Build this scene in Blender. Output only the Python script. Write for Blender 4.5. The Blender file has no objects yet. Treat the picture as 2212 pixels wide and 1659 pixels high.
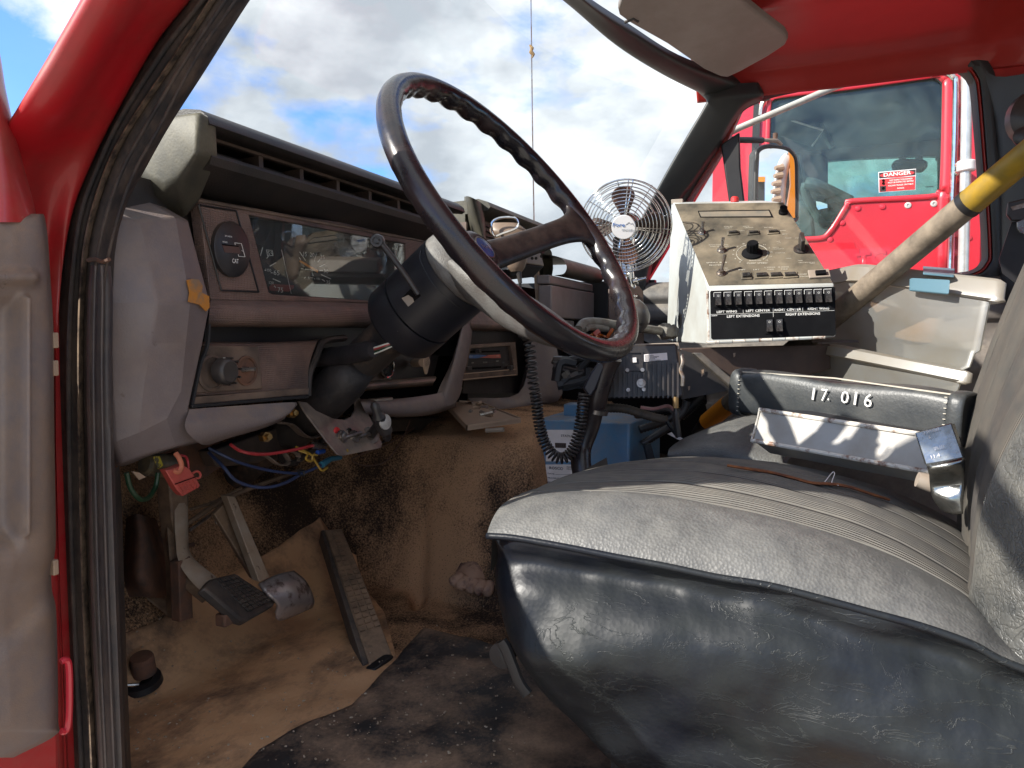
import bpy, bmesh, math, random
from mathutils import Vector as V, Matrix, noise as mnoise
random.seed(7)
sc = bpy.context.scene
R = math.radians
# ------------------------------------------------------------------ camera, world, sun, exposure
CAMLOC = V((0, 0, 1.75)); YAW = R(22.5); PITCH = R(3.7)
cam_d = bpy.data.cameras.new('camera'); cam = bpy.data.objects.new('camera', cam_d); sc.collection.objects.link(cam)
cam.location = CAMLOC
cam.rotation_euler = (R(90) - PITCH, 0, YAW - R(90))
cam_d.sensor_width = 36; cam_d.lens = 36 * 1610 / 2212
cam_d.clip_start = .02; cam_d.clip_end = 2000
sc.camera = cam
SUN = V((-.80, .85, .755)).normalized()
sun_el = math.asin(SUN.z); sun_rot = math.atan2(SUN.x, SUN.y)
w = bpy.data.worlds.new('World'); sc.world = w; w.use_nodes = True
nt = w.node_tree; N = nt.nodes; L = nt.links; N.clear()
out = N.new('ShaderNodeOutputWorld'); bg = N.new('ShaderNodeBackground'); sky = N.new('ShaderNodeTexSky')
sky.sky_type = 'NISHITA'; sky.sun_disc = False; sky.sun_elevation = sun_el; sky.sun_rotation = sun_rot
sky.air_density = 1.0; sky.dust_density = .3; sky.ozone_density = 3
bg.inputs[1].default_value = .12
tc = N.new('ShaderNodeTexCoord'); mp = N.new('ShaderNodeMapping'); mp.inputs['Scale'].default_value = (1, 1, 2.0)
mp.inputs['Location'].default_value = (2.1, .7, .2)
n1 = N.new('ShaderNodeTexNoise'); n1.inputs['Scale'].default_value = 2.2; n1.inputs['Detail'].default_value = 12; n1.inputs['Roughness'].default_value = .56; n1.inputs['Distortion'].default_value = .2
n2 = N.new('ShaderNodeTexNoise'); n2.inputs['Scale'].default_value = 3.6; n2.inputs['Detail'].default_value = 7; n2.inputs['Roughness'].default_value = .55
cr = N.new('ShaderNodeValToRGB'); cr.color_ramp.elements[0].position = .41; cr.color_ramp.elements[0].color = (.06, .06, .06, 1); cr.color_ramp.elements[1].position = .49; cr.color_ramp.elements[1].color = (1, 1, 1, 1)
cc = N.new('ShaderNodeValToRGB'); e = cc.color_ramp.elements
e[0].position = .38; e[0].color = (2.0, 2.2, 2.45, 1); e[1].position = .60; e[1].color = (4.15, 4.25, 4.35, 1)
e2_ = e.new(.5); e2_.color = (3.0, 3.2, 3.4, 1)
skb = N.new('ShaderNodeMixRGB'); skb.blend_type = 'MULTIPLY'; skb.inputs[0].default_value = 1; skb.inputs[2].default_value = (.50, .74, 1.08, 1)
mx = N.new('ShaderNodeMixRGB')
L.new(tc.outputs['Generated'], mp.inputs[0]); L.new(mp.outputs[0], n1.inputs['Vector']); L.new(mp.outputs[0], n2.inputs['Vector'])
L.new(n1.outputs['Fac'], cr.inputs[0]); L.new(n2.outputs['Fac'], cc.inputs[0])
L.new(sky.outputs[0], skb.inputs[1])
L.new(cr.outputs[0], mx.inputs[0]); L.new(skb.outputs[0], mx.inputs[1]); L.new(cc.outputs[0], mx.inputs[2])
L.new(mx.outputs[0], bg.inputs[0]); L.new(bg.outputs[0], out.inputs[0])
sd = bpy.data.lights.new('sun', 'SUN'); sd.energy = 3.5; sd.angle = R(.5); sd.color = (1, .95, .87)
so = bpy.data.objects.new('sun', sd); sc.collection.objects.link(so); so.location = (0, 0, 8)
so.rotation_euler = (-SUN).to_track_quat('-Z', 'Y').to_euler()
sc.view_settings.view_transform = 'Standard'; sc.view_settings.look = 'None'; sc.view_settings.gamma = 1
sc.view_settings.use_curve_mapping = False; sc.view_settings.exposure = 1.35

# ------------------------------------------------------------------ pixel -> world helpers (picture is 2212 x 1659 units)
F_ = 1610.
fw = V((math.cos(YAW) * math.cos(PITCH), math.sin(YAW) * math.cos(PITCH), -math.sin(PITCH)))
rt = V((math.sin(YAW), -math.cos(YAW), 0)); up = rt.cross(fw)
def ray(p): return fw + rt * ((p[0] - 1106) / F_) - up * ((p[1] - 829.5) / F_)
def pX(p, x): d = ray(p); return CAMLOC + d * (x / d.x)
def pY(p, y): d = ray(p); return CAMLOC + d * (y / d.y)
def pZ(p, z): d = ray(p); return CAMLOC + d * ((z - CAMLOC.z) / d.z)
def pD(p, t): return CAMLOC + ray(p) * t
def pPl(p, o, n): d = ray(p); return CAMLOC + d * ((o - CAMLOC).dot(n) / d.dot(n))
def depth(P): return (P - CAMLOC).dot(fw)
def pl(kind, val, pts):
    g = {'X': pX, 'Y': pY, 'Z': pZ, 'D': pD}[kind]
    return [g(q, val) for q in pts]
def zz(ox, oy, k): return lambda x, y: (ox + k * x, oy + k * y)
z2 = zz(242, 207.4, .375); z3 = zz(743.1, 138.3, .4167); z4 = zz(207.4, 708.6, .3125); z5 = zz(1192.5, 345.6, .3125)
z6 = zz(1469, 0, .336); z7 = zz(1036.9, 622.2, .3125); z8 = zz(1520.8, 518.5, .4167); f2 = zz(207.4, 1071.5, .3906)
s3 = zz(1002.4, 993.7, .5469); h4 = zz(777.7, 518.5, .2083); c5 = zz(1434.4, 423.4, .1979); t6 = zz(1572.7, 138.3, .2917)
i7 = zz(397.5, 414.8, .2109)
def Z_(f, *a): return [f(*q) for q in a]

# ------------------------------------------------------------------ materials
MATS = {}
def mat(name, col, col2=None, rough=.5, metal=0, nscale=12, lo=.4, hi=.62, bump=.0, bscale=200, dust=None, dustamt=0., spec=.5, coat=0, fine=None, rvar=.0, btype='noise', bdist=.002, stretch=None, detail=8, grain=None):
    if name in MATS: return MATS[name]
    m = bpy.data.materials.new(name); m.use_nodes = True; t = m.node_tree; n = t.nodes; l = t.links
    b = n['Principled BSDF']; b.inputs['Roughness'].default_value = rough; b.inputs['Metallic'].default_value = metal
    b.inputs['Specular IOR Level'].default_value = spec; b.inputs['Coat Weight'].default_value = coat
    b.inputs['Base Color'].default_value = (*col, 1)
    tc = n.new('ShaderNodeTexCoord'); src = tc.outputs['Object']
    if stretch:
        mpn = n.new('ShaderNodeMapping'); mpn.inputs['Scale'].default_value = stretch; l.new(src, mpn.inputs[0]); src2 = mpn.outputs[0]
    else: src2 = src
    cur = None
    if col2:
        nz = n.new('ShaderNodeTexNoise'); nz.inputs['Scale'].default_value = nscale; nz.inputs['Detail'].default_value = detail; nz.inputs['Roughness'].default_value = .65
        rp = n.new('ShaderNodeValToRGB'); rp.color_ramp.elements[0].position = lo; rp.color_ramp.elements[1].position = hi
        rp.color_ramp.elements[0].color = (*col, 1); rp.color_ramp.elements[1].color = (*col2, 1)
        l.new(src2, nz.inputs['Vector']); cur = rp.outputs[0]
        if grain:   # dust breaks up into grains at the edge of each patch
            ng = n.new('ShaderNodeTexNoise'); ng.inputs['Scale'].default_value = grain[0]; ng.inputs['Detail'].default_value = 4; ng.inputs['Roughness'].default_value = .7
            gm = n.new('ShaderNodeMath'); gm.operation = 'MULTIPLY_ADD'; l.new(src, ng.inputs['Vector']); l.new(ng.outputs['Fac'], gm.inputs[0]); gm.inputs[1].default_value = grain[1]
            gs_ = n.new('ShaderNodeMath'); gs_.operation = 'SUBTRACT'; l.new(nz.outputs['Fac'], gs_.inputs[0]); gs_.inputs[1].default_value = grain[1] * .5
            l.new(gs_.outputs[0], gm.inputs[2]); l.new(gm.outputs[0], rp.inputs[0])
        else: l.new(nz.outputs['Fac'], rp.inputs[0])
        if rvar:
            mr = n.new('ShaderNodeMapRange'); mr.inputs['From Min'].default_value = .35; mr.inputs['From Max'].default_value = .65
            mr.inputs['To Min'].default_value = max(.02, rough - rvar); mr.inputs['To Max'].default_value = min(1, rough + rvar)
            l.new(nz.outputs['Fac'], mr.inputs[0]); l.new(mr.outputs[0], b.inputs['Roughness'])
    if fine:   # small speckles of another colour: (colour, scale, threshold)
        nf = n.new('ShaderNodeTexNoise'); nf.inputs['Scale'].default_value = fine[1]; nf.inputs['Detail'].default_value = 3
        rf = n.new('ShaderNodeValToRGB'); rf.color_ramp.elements[0].position = fine[2]; rf.color_ramp.elements[1].position = min(1, fine[2] + .05)
        rf.color_ramp.elements[0].color = (0, 0, 0, 1); rf.color_ramp.elements[1].color = (1, 1, 1, 1)
        mf = n.new('ShaderNodeMixRGB'); l.new(src, nf.inputs['Vector']); l.new(nf.outputs['Fac'], rf.inputs[0]); l.new(rf.outputs[0], mf.inputs[0])
        if cur: l.new(cur, mf.inputs[1])
        else: mf.inputs[1].default_value = (*col, 1)
        mf.inputs[2].default_value = (*fine[0], 1); cur = mf.outputs[0]
    if dust:   # dust lies on faces that look up, broken by noise
        g = n.new('ShaderNodeNewGeometry'); sx = n.new('ShaderNodeSeparateXYZ'); l.new(g.outputs['Normal'], sx.inputs[0])
        nd = n.new('ShaderNodeTexNoise'); nd.inputs['Scale'].default_value = 25; nd.inputs['Detail'].default_value = 9; nd.inputs['Roughness'].default_value = .75
        l.new(src, nd.inputs['Vector'])
        a = n.new('ShaderNodeMath'); a.operation = 'MULTIPLY_ADD'; l.new(sx.outputs[2], a.inputs[0]); a.inputs[1].default_value = .55; a.inputs[2].default_value = .3
        c = n.new('ShaderNodeMapRange'); c.inputs['From Min'].default_value = .36; c.inputs['From Max'].default_value = .66; l.new(nd.outputs['Fac'], c.inputs[0])
        mu = n.new('ShaderNodeMath'); mu.operation = 'MULTIPLY'; mu.use_clamp = True; l.new(a.outputs[0], mu.inputs[0]); l.new(c.outputs[0], mu.inputs[1])
        m2 = n.new('ShaderNodeMath'); m2.operation = 'MULTIPLY'; m2.use_clamp = True; l.new(mu.outputs[0], m2.inputs[0]); m2.inputs[1].default_value = dustamt
        md = n.new('ShaderNodeMixRGB'); l.new(m2.outputs[0], md.inputs[0])
        if cur: l.new(cur, md.inputs[1])
        else: md.inputs[1].default_value = (*col, 1)
        md.inputs[2].default_value = (*dust, 1); cur = md.outputs[0]
    if cur: l.new(cur, b.inputs['Base Color'])
    if bump:
        bn = n.new('ShaderNodeBump'); bn.inputs['Strength'].default_value = bump; bn.inputs['Distance'].default_value = bdist
        if btype == 'noise':
            q = n.new('ShaderNodeTexNoise'); q.inputs['Scale'].default_value = bscale; q.inputs['Detail'].default_value = 4; o = q.outputs['Fac']
        elif btype == 'voronoi':
            q = n.new('ShaderNodeTexVoronoi'); q.inputs['Scale'].default_value = bscale; o = q.outputs['Distance']
        elif btype == 'dots':
            q = n.new('ShaderNodeTexVoronoi'); q.inputs['Scale'].default_value = bscale; q.inputs['Randomness'].default_value = 0; o = q.outputs['Distance']
        elif btype == 'crack':
            q = n.new('ShaderNodeTexVoronoi'); q.feature = 'DISTANCE_TO_EDGE'; q.inputs['Scale'].default_value = bscale
            wn = n.new('ShaderNodeTexNoise'); wn.inputs['Scale'].default_value = bscale * .4; wn.inputs['Detail'].default_value = 4
            ad = n.new('ShaderNodeMixRGB'); ad.inputs[0].default_value = .12; l.new(src2, ad.inputs[1]); l.new(src2, wn.inputs['Vector']); l.new(wn.outputs['Color'], ad.inputs[2])
            l.new(ad.outputs[0], q.inputs['Vector'])
            pw = n.new('ShaderNodeMath'); pw.operation = 'POWER'; l.new(q.outputs['Distance'], pw.inputs[0]); pw.inputs[1].default_value = .35; o = pw.outputs[0]
        elif btype == 'leather':   # pebble grain plus thin pulled creases, creases also wear pale
            q = n.new('ShaderNodeTexVoronoi'); q.inputs['Scale'].default_value = bscale * 6
            w1 = n.new('ShaderNodeTexNoise'); w1.inputs['Scale'].default_value = bscale; w1.inputs['Detail'].default_value = 5; w1.inputs['Roughness'].default_value = .6; w1.inputs['Distortion'].default_value = .8
            mpp = n.new('ShaderNodeMapping'); mpp.inputs['Scale'].default_value = (1, .55, 1.5); mpp.inputs['Rotation'].default_value = (.6, 0, 0); l.new(src, mpp.inputs[0]); l.new(mpp.outputs[0], w1.inputs['Vector'])
            s1 = n.new('ShaderNodeMath'); s1.operation = 'SUBTRACT'; l.new(w1.outputs['Fac'], s1.inputs[0]); s1.inputs[1].default_value = .5
            s2 = n.new('ShaderNodeMath'); s2.operation = 'ABSOLUTE'; l.new(s1.outputs[0], s2.inputs[0])
            s3 = n.new('ShaderNodeMapRange'); s3.inputs['From Min'].default_value = 0; s3.inputs['From Max'].default_value = .016; s3.inputs['To Min'].default_value = 1; s3.inputs['To Max'].default_value = 0; l.new(s2.outputs[0], s3.inputs[0])
            wm = n.new('ShaderNodeTexNoise'); wm.inputs['Scale'].default_value = bscale * .22; wm.inputs['Detail'].default_value = 2; l.new(src, wm.inputs['Vector'])
            s4 = n.new('ShaderNodeMapRange'); s4.inputs['From Min'].default_value = .44; s4.inputs['From Max'].default_value = .6; l.new(wm.outputs['Fac'], s4.inputs[0])
            s5 = n.new('ShaderNodeMath'); s5.operation = 'MULTIPLY'; l.new(s3.outputs[0], s5.inputs[0]); l.new(s4.outputs[0], s5.inputs[1])
            s6 = n.new('ShaderNodeMath'); s6.operation = 'MULTIPLY_ADD'; l.new(q.outputs['Distance'], s6.inputs[0]); s6.inputs[1].default_value = .25; l.new(s5.outputs[0], s6.inputs[2]); o = s6.outputs[0]
            cx = n.new('ShaderNodeMixRGB'); l.new(cur, cx.inputs[1]); cx.inputs[2].default_value = (.085, .09, .082, 1)
            s7 = n.new('ShaderNodeMath'); s7.operation = 'MULTIPLY'; l.new(s5.outputs[0], s7.inputs[0]); s7.inputs[1].default_value = .22; l.new(s7.outputs[0], cx.inputs[0]); l.new(cx.outputs[0], b.inputs['Base Color'])
        elif btype == 'wrinkle':
            q = n.new('ShaderNodeTexNoise'); q.inputs['Scale'].default_value = bscale; q.inputs['Detail'].default_value = 6; q.inputs['Roughness'].default_value = .62; q.inputs['Distortion'].default_value = 1.3
            s1 = n.new('ShaderNodeMath'); s1.operation = 'SUBTRACT'; l.new(q.outputs['Fac'], s1.inputs[0]); s1.inputs[1].default_value = .5
            s2 = n.new('ShaderNodeMath'); s2.operation = 'ABSOLUTE'; l.new(s1.outputs[0], s2.inputs[0])
            s3 = n.new('ShaderNodeMath'); s3.operation = 'POWER'; l.new(s2.outputs[0], s3.inputs[0]); s3.inputs[1].default_value = .55; o = s3.outputs[0]
        elif btype == 'wave':
            q = n.new('ShaderNodeTexWave'); q.inputs['Scale'].default_value = bscale; q.inputs['Distortion'].default_value = .3; o = q.outputs['Fac']
        if btype != 'crack': l.new(src2, q.inputs['Vector'])
        l.new(o, bn.inputs['Height']); l.new(bn.outputs[0], b.inputs['Normal'])
    MATS[name] = m
    return m
DUST = (.30, .21, .14)
LAV = mat('lavender_trim', (.178, .150, .152), (.140, .110, .108), rough=.52, nscale=9, lo=.36, hi=.68, bump=.5, bscale=420, bdist=.0010, dust=DUST, dustamt=.9, rvar=.08, fine=((.07, .05, .045), 46, .715))
DOORTRIM = mat('door_trim', (.150, .125, .122), (.175, .115, .075), rough=.55, nscale=4, bump=.3, bscale=700, bdist=.0008, dust=(.34, .22, .13), dustamt=1.0)
DASHBLK = mat('dash_black', (.014, .013, .013), (.032, .025, .022), rough=.5, nscale=9, bump=.5, bscale=420, bdist=.0008, dust=DUST, dustamt=.15)
CAPM = mat('pad_vinyl', (.030, .028, .023), (.070, .062, .042), rough=.58, nscale=9, bump=.35, bscale=300, bdist=.0008, dust=(.30, .26, .16), dustamt=.75)
PLBLK = mat('black_plastic', (.018, .018, .02), (.03, .026, .026), rough=.38, nscale=14, bump=.15, bscale=700, bdist=.0004, dust=DUST, dustamt=.25, rvar=.1)
VOID = mat('dark_void', (.006, .005, .005), rough=.9, spec=.1)
BEZ = mat('bezel', (.19, .128, .105), (.065, .050, .048), rough=.45, nscale=7, lo=.42, hi=.66, bump=1, bscale=330, btype='dots', bdist=.0016, dust=(.34, .2, .14), dustamt=.6, metal=.15)
BEZP = mat('bezel_plain', (.18, .125, .095), (.05, .04, .036), rough=.42, nscale=10, bump=.2, bscale=300, dust=(.34, .22, .14), dustamt=.7, metal=.15)
VENTM = mat('vent_plastic', (.12, .085, .075), (.06, .045, .04), rough=.4, nscale=20, dust=DUST, dustamt=.7)
RED = mat('red_paint', (.42, .010, .016), (.34, .011, .014), rough=.42, nscale=5, coat=.15, dust=(.30, .14, .10), dustamt=.8, bump=.05, bscale=500, bdist=.0003, rvar=.08)
REDIN = mat('red_cab_paint', (.34, .022, .017), (.27, .017, .014), rough=.35, nscale=3, coat=.25, bump=.06, bscale=300, bdist=.0005)
REDX = mat('faded_red_paint', (.52, .022, .038), (.46, .020, .032), rough=.35, nscale=2, coat=.5)
REDX2 = mat('fresh_red_patch', (.56, .008, .020), rough=.32, coat=.5)
RUB = mat('seal_rubber', (.022, .020, .022), (.085, .062, .050), rough=.68, nscale=22, lo=.44, hi=.68, bump=.9, bscale=90, bdist=.002, spec=.3, dust=(.26, .19, .14), dustamt=.7, fine=((.45, .42, .38), 40, .77), stretch=(1, 1, .35))
RUBT = mat('seal_lip', (.19, .14, .10), (.05, .04, .035), spec=.1, rough=.95, nscale=60, bump=.4, bscale=200)
GRYP = mat('pillar_trim', (.016, .019, .021), (.026, .028, .028), rough=.5, nscale=5, bump=.3, bscale=500, bdist=.0006)
BLKT = mat('black_trim', (.010, .010, .012), (.018, .017, .018), rough=.45, nscale=8, bump=.2, bscale=300, bdist=.0006)
WHEELM = mat('wheel_rim', (.010, .009, .012), (.038, .019, .017), rough=.26, nscale=9, lo=.46, hi=.7, bump=.35, bscale=90, bdist=.0008, spec=.6, rvar=.1, dust=(.2, .15, .11), dustamt=.12)
SPOKEM = mat('wheel_spoke', (.016, .012, .012), (.034, .023, .021), rough=.4, nscale=50, bump=.5, bscale=500, bdist=.0006, dust=DUST, dustamt=.12)
HUBM = mat('hub_vinyl', (.10, .095, .09), (.07, .06, .055), rough=.5, nscale=20, bump=1, bscale=500, bdist=.0012, dust=(.35, .33, .29), dustamt=.8)
COLM = mat('column_shroud', (.012, .013, .018), (.022, .021, .024), rough=.38, nscale=6, bump=.15, bscale=500, bdist=.0004, fine=((.25, .22, .2), 70, .79))
CHROME = mat('chrome', (.75, .74, .72), (.55, .52, .48), rough=.12, metal=1, nscale=30, rvar=.07)
STEEL = mat('bare_steel', (.42, .40, .38), (.22, .16, .12), rough=.35, metal=.9, nscale=30, rvar=.15)
GALV = mat('bent_metal', (.40, .42, .42), (.22, .23, .22), rough=.24, metal=.95, nscale=25, rvar=.12, bump=.2, bscale=60, bdist=.001)
BRKT = mat('worn_plate', (.13, .10, .085), (.34, .27, .22), rough=.5, metal=.2, nscale=24, lo=.4, hi=.7, rvar=.15, dust=DUST, dustamt=.6)
ARMP = mat('pedal_arm_paint', (.34, .28, .22), (.20, .13, .08), rough=.55, nscale=18, lo=.35, hi=.7, fine=((.05, .03, .02), 60, .66), dust=(.34, .22, .13), dustamt=.8)
ARMD = mat('dusty_iron', (.10, .065, .045), (.17, .11, .07), rough=.7, nscale=25, dust=(.34, .22, .13), dustamt=.9, bump=.3, bscale=150)
RUSTY = mat('rusty_iron', (.16, .075, .045), (.08, .05, .038), rough=.8, nscale=30, bump=.5, bscale=120)
PADR = mat('pedal_rubber', (.035, .033, .034), (.06, .05, .045), rough=.6, nscale=40, bump=.2, bscale=300, dust=(.28, .2, .14), dustamt=.5)
GASR = mat('gas_pedal_rubber', (.26, .17, .11), (.06, .043, .034), rough=.65, nscale=22, lo=.42, hi=.66, bump=.4, bscale=200, dust=(.36, .24, .15), dustamt=.9)
CARPET = mat('dusty_carpet', (.050, .034, .026), (.58, .335, .185), rough=.95, nscale=3.4, grain=(260, .55), lo=.40, hi=.58, bump=1, bscale=500, bdist=.005, spec=.1, fine=((.13, .085, .055), 300, .63), detail=12, stretch=(1, 1, .6))
MATB = mat('floor_rubber', (.60, .34, .18), (.20, .12, .075), rough=.62, nscale=7, grain=(150, .16), lo=.46, hi=.66, bump=.5, bscale=60, bdist=.003, fine=((.55, .45, .36), 170, .735), spec=.35, rvar=.1, stretch=(1, 1.6, 1))
MATK = mat('black_mat', (.030, .026, .026), (.38, .24, .155), rough=.6, nscale=6, grain=(170, .20), lo=.42, hi=.66, bump=.3, bscale=90, bdist=.002, fine=((.5, .42, .35), 190, .77), rvar=.1)
VIN = mat('seat_vinyl', (.006, .008, .013), (.017, .020, .020), rough=.46, nscale=6, lo=.40, hi=.66, bump=.36, bscale=30, btype='leather', bdist=.0020, rvar=.08, spec=.32)
VINTOP = mat('dusty_vinyl_top', (.100, .100, .098), (.066, .065, .063), rough=.5, nscale=6, bump=.5, bscale=300, btype='voronoi', bdist=.0012, dust=(.19, .185, .17), dustamt=.9)
FAB = mat('seat_fabric', (.080, .079, .077), (.15, .142, .126), rough=.85, nscale=6, bump=.6, bscale=60, btype='wave', bdist=.003, dust=(.20, .18, .15), dustamt=.8, stretch=(1, .55, 1))
FOAM = mat('torn_foam', (.25, .09, .03), (.12, .04, .02), rough=.95, nscale=60)
BLUEB = mat('blue_enclosure', (.060, .20, .37), (.07, .22, .40), rough=.42, nscale=8, bump=.35, bscale=160, bdist=.001, dust=(.30, .23, .17), dustamt=1.1)
WHT = mat('white_enamel', (.52, .54, .525), (.44, .44, .41), rough=.35, nscale=7, fine=((.30, .16, .09), 35, .76), dust=(.5, .42, .32), dustamt=.35)
WHTRUST = mat('chipped_edge', (.66, .62, .55), (.22, .12, .08), rough=.6, nscale=45, lo=.5, hi=.62)
PANELD = mat('dusty_black_panel', (.060, .054, .044), (.235, .19, .13), rough=.5, nscale=9, lo=.36, hi=.64, bump=.08, bscale=300, rvar=.12)
PANELB = mat('black_panel', (.007, .007, .008), (.012, .012, .013), rough=.6, spec=.06, nscale=10)
ROCK = mat('rocker_plastic', (.018, .018, .019), (.07, .065, .06), rough=.25, nscale=60, spec=.5)
INK = mat('white_lettering', (.75, .73, .69), rough=.6)
INKD = mat('dusty_lettering', (.50, .46, .38), rough=.6)
INKB = mat('black_lettering', (.03, .03, .035), rough=.6)
BRNBR = mat('brown_bracket', (.055, .036, .03), (.085, .055, .042), rough=.45, nscale=12, metal=.3, fine=((.4, .36, .3), 60, .75))
WOOD = mat('weathered_wood', (.25, .20, .145), (.12, .095, .07), rough=.75, nscale=30, lo=.35, hi=.65, bump=.8, bscale=40, bdist=.0015, stretch=(1, 1, 1))
YEL = mat('yellow_grip', (.36, .215, .012), (.22, .15, .03), rough=.5, nscale=14, bump=.3, bscale=40)
ORG = mat('orange_paint', (.72, .25, .02), rough=.4)
BLUEL = mat('latch_blue', (.10, .19, .24), rough=.4)
LABW = mat('label_white', (.78, .73, .73), (.70, .65, .63), rough=.5, nscale=20)
WIREG = mat('grey_conduit', (.19, .185, .165), (.13, .11, .09), rough=.5, nscale=40)
VISOR = mat('visor_vinyl', (.27, .25, .23), (.22, .20, .18), rough=.7, nscale=6, bump=.3, bscale=500, bdist=.0005)
GLOVEM = mat('glove_leather', (.40, .24, .16), (.10, .05, .04), rough=.7, nscale=28, lo=.44, hi=.6, bump=.5, bscale=80)
TAPE = mat('black_vinyl_roll', (.022, .026, .030), (.045, .048, .05), rough=.42, nscale=7, bump=.4, bscale=260, bdist=.0008, dust=(.25, .24, .2), dustamt=.4)
def solid(name, c, rough=.45, metal=0): return mat(name, c, tuple(x * .75 for x in c), rough=rough, metal=metal, nscale=40)
RWIRE = solid('red_wire', (.40, .030, .035)); BWIRE = solid('blue_wire', (.022, .034, .085)); YWIRE = solid('yellow_wire', (.40, .24, .035)); OWIRE = solid('orange_wire', (.50, .15, .08)); GWIRE = solid('green_wire', (.008, .035, .014)); BRWIRE = solid('brown_wire', (.10, .045, .03)); WWIRE = solid('white_wire', (.6, .58, .5))
FUSE = mat('orange_red_plastic', (.42, .065, .05), (.30, .05, .04), rough=.5, nscale=30, dust=DUST, dustamt=.3)
LEAF = mat('amber_lens', (.55, .14, .01), (.25, .05, .01), rough=.25, nscale=60)
FANBL = mat('fan_blade', (.16, .085, .06), (.12, .06, .045), rough=.3, nscale=20)
BADGE = mat('fan_badge', (.66, .64, .63), rough=.35); BADGEB = solid('badge_blue', (.06, .16, .42)); BADGEG = solid('badge_grey', (.35, .36, .38))
EMBL = mat('emblem_blue', (.03, .06, .22), (.05, .08, .25), rough=.2, nscale=60, coat=.6)
CREAM = mat('cream_plastic', (.36, .26, .18), (.36, .25, .18), rough=.45, nscale=30, dust=DUST, dustamt=.5)
REDL = mat('red_print', (.55, .03, .03), rough=.5); BLUP = mat('blue_print', (.05, .12, .28), rough=.5); REDP = mat('salmon_print', (.40, .10, .07), rough=.5)
GAUGEB = mat('gauge_black', (.015, .016, .018), rough=.5)
BEIGE = mat('beige_plastic', (.33, .28, .23), (.27, .22, .18), rough=.45, nscale=20, dust=DUST, dustamt=.4)
YSTAIN = None
def glass(name, tint=(1, 1, 1), refl=.06, rough=.0, haze=0.0, hazecol=(.7, .72, .7), ff=.7):
    m = bpy.data.materials.new(name); m.use_nodes = True; t = m.node_tree; n = t.nodes; l = t.links; n.clear()
    o = n.new('ShaderNodeOutputMaterial'); tr = n.new('ShaderNodeBsdfTransparent'); tr.inputs[0].default_value = (*tint, 1)
    g = n.new('ShaderNodeBsdfGlossy'); g.inputs['Roughness'].default_value = rough
    lw = n.new('ShaderNodeLayerWeight'); lw.inputs[0].default_value = .12
    ma = n.new('ShaderNodeMath'); ma.operation = 'MULTIPLY_ADD'; l.new(lw.outputs['Fresnel'], ma.inputs[0]); ma.inputs[1].default_value = ff; ma.inputs[2].default_value = refl; ma.use_clamp = True
    mx = n.new('ShaderNodeMixShader'); l.new(ma.outputs[0], mx.inputs[0]); l.new(tr.outputs[0], mx.inputs[1]); l.new(g.outputs[0], mx.inputs[2])
    last = mx.outputs[0]
    if haze:
        d = n.new('ShaderNodeBsdfDiffuse'); d.inputs[0].default_value = (*hazecol, 1)
        tcx = n.new('ShaderNodeTexCoord'); nz = n.new('ShaderNodeTexNoise'); nz.inputs['Scale'].default_value = 5; nz.inputs['Detail'].default_value = 8; nz.inputs['Distortion'].default_value = 1.5
        l.new(tcx.outputs['Object'], nz.inputs['Vector'])
        mr = n.new('ShaderNodeMapRange'); mr.inputs['From Min'].default_value = .35; mr.inputs['From Max'].default_value = .75; mr.inputs['To Min'].default_value = haze * .3; mr.inputs['To Max'].default_value = haze * 1.6
        l.new(nz.outputs['Fac'], mr.inputs[0]); m3 = n.new('ShaderNodeMixShader'); l.new(mr.outputs[0], m3.inputs[0]); l.new(last, m3.inputs[1]); l.new(d.outputs[0], m3.inputs[2]); last = m3.outputs[0]
    l.new(last, o.inputs[0]); MATS[name] = m
    return m
GLASS = glass('windshield_glass', (.96, .98, .98), .0, haze=.05, ff=.12)
GLASST = glass('teal_tinted_glass', (.58, .82, .78), .04, haze=.10, hazecol=(.34, .46, .43))
CLEAR = glass('instrument_lens', (.92, .94, .93), .09, rough=.0, haze=.02, ff=.3)
def translucent(name, col, a):
    m = bpy.data.materials.new(name); m.use_nodes = True; t = m.node_tree; n = t.nodes; l = t.links; n.clear()
    o = n.new('ShaderNodeOutputMaterial'); tr = n.new('ShaderNodeBsdfTransparent'); tr.inputs[0].default_value = (.9, .9, .86, 1)
    d = n.new('ShaderNodeBsdfDiffuse'); tl = n.new('ShaderNodeBsdfTranslucent'); g = n.new('ShaderNodeBsdfGlossy'); g.inputs['Roughness'].default_value = .3
    tcx = n.new('ShaderNodeTexCoord'); nz = n.new('ShaderNodeTexNoise'); nz.inputs['Scale'].default_value = 9; nz.inputs['Detail'].default_value = 7; l.new(tcx.outputs['Object'], nz.inputs['Vector'])
    cr = n.new('ShaderNodeValToRGB'); cr.color_ramp.elements[0].position = .4; cr.color_ramp.elements[1].position = .68; cr.color_ramp.elements[0].color = (*col, 1); cr.color_ramp.elements[1].color = (col[0] * .88, col[1] * .80, col[2] * .68, 1)
    l.new(nz.outputs['Fac'], cr.inputs[0]); l.new(cr.outputs[0], d.inputs[0]); l.new(cr.outputs[0], tl.inputs[0])
    m1 = n.new('ShaderNodeMixShader'); m1.inputs[0].default_value = .45; l.new(d.outputs[0], m1.inputs[1]); l.new(tl.outputs[0], m1.inputs[2])
    m2 = n.new('ShaderNodeMixShader'); m2.inputs[0].default_value = a; l.new(m1.outputs[0], m2.inputs[1]); l.new(tr.outputs[0], m2.inputs[2])
    m3 = n.new('ShaderNodeMixShader'); m3.inputs[0].default_value = .07; l.new(m2.outputs[0], m3.inputs[1]); l.new(g.outputs[0], m3.inputs[2]); l.new(m3.outputs[0], o.inputs[0])
    return m
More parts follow.
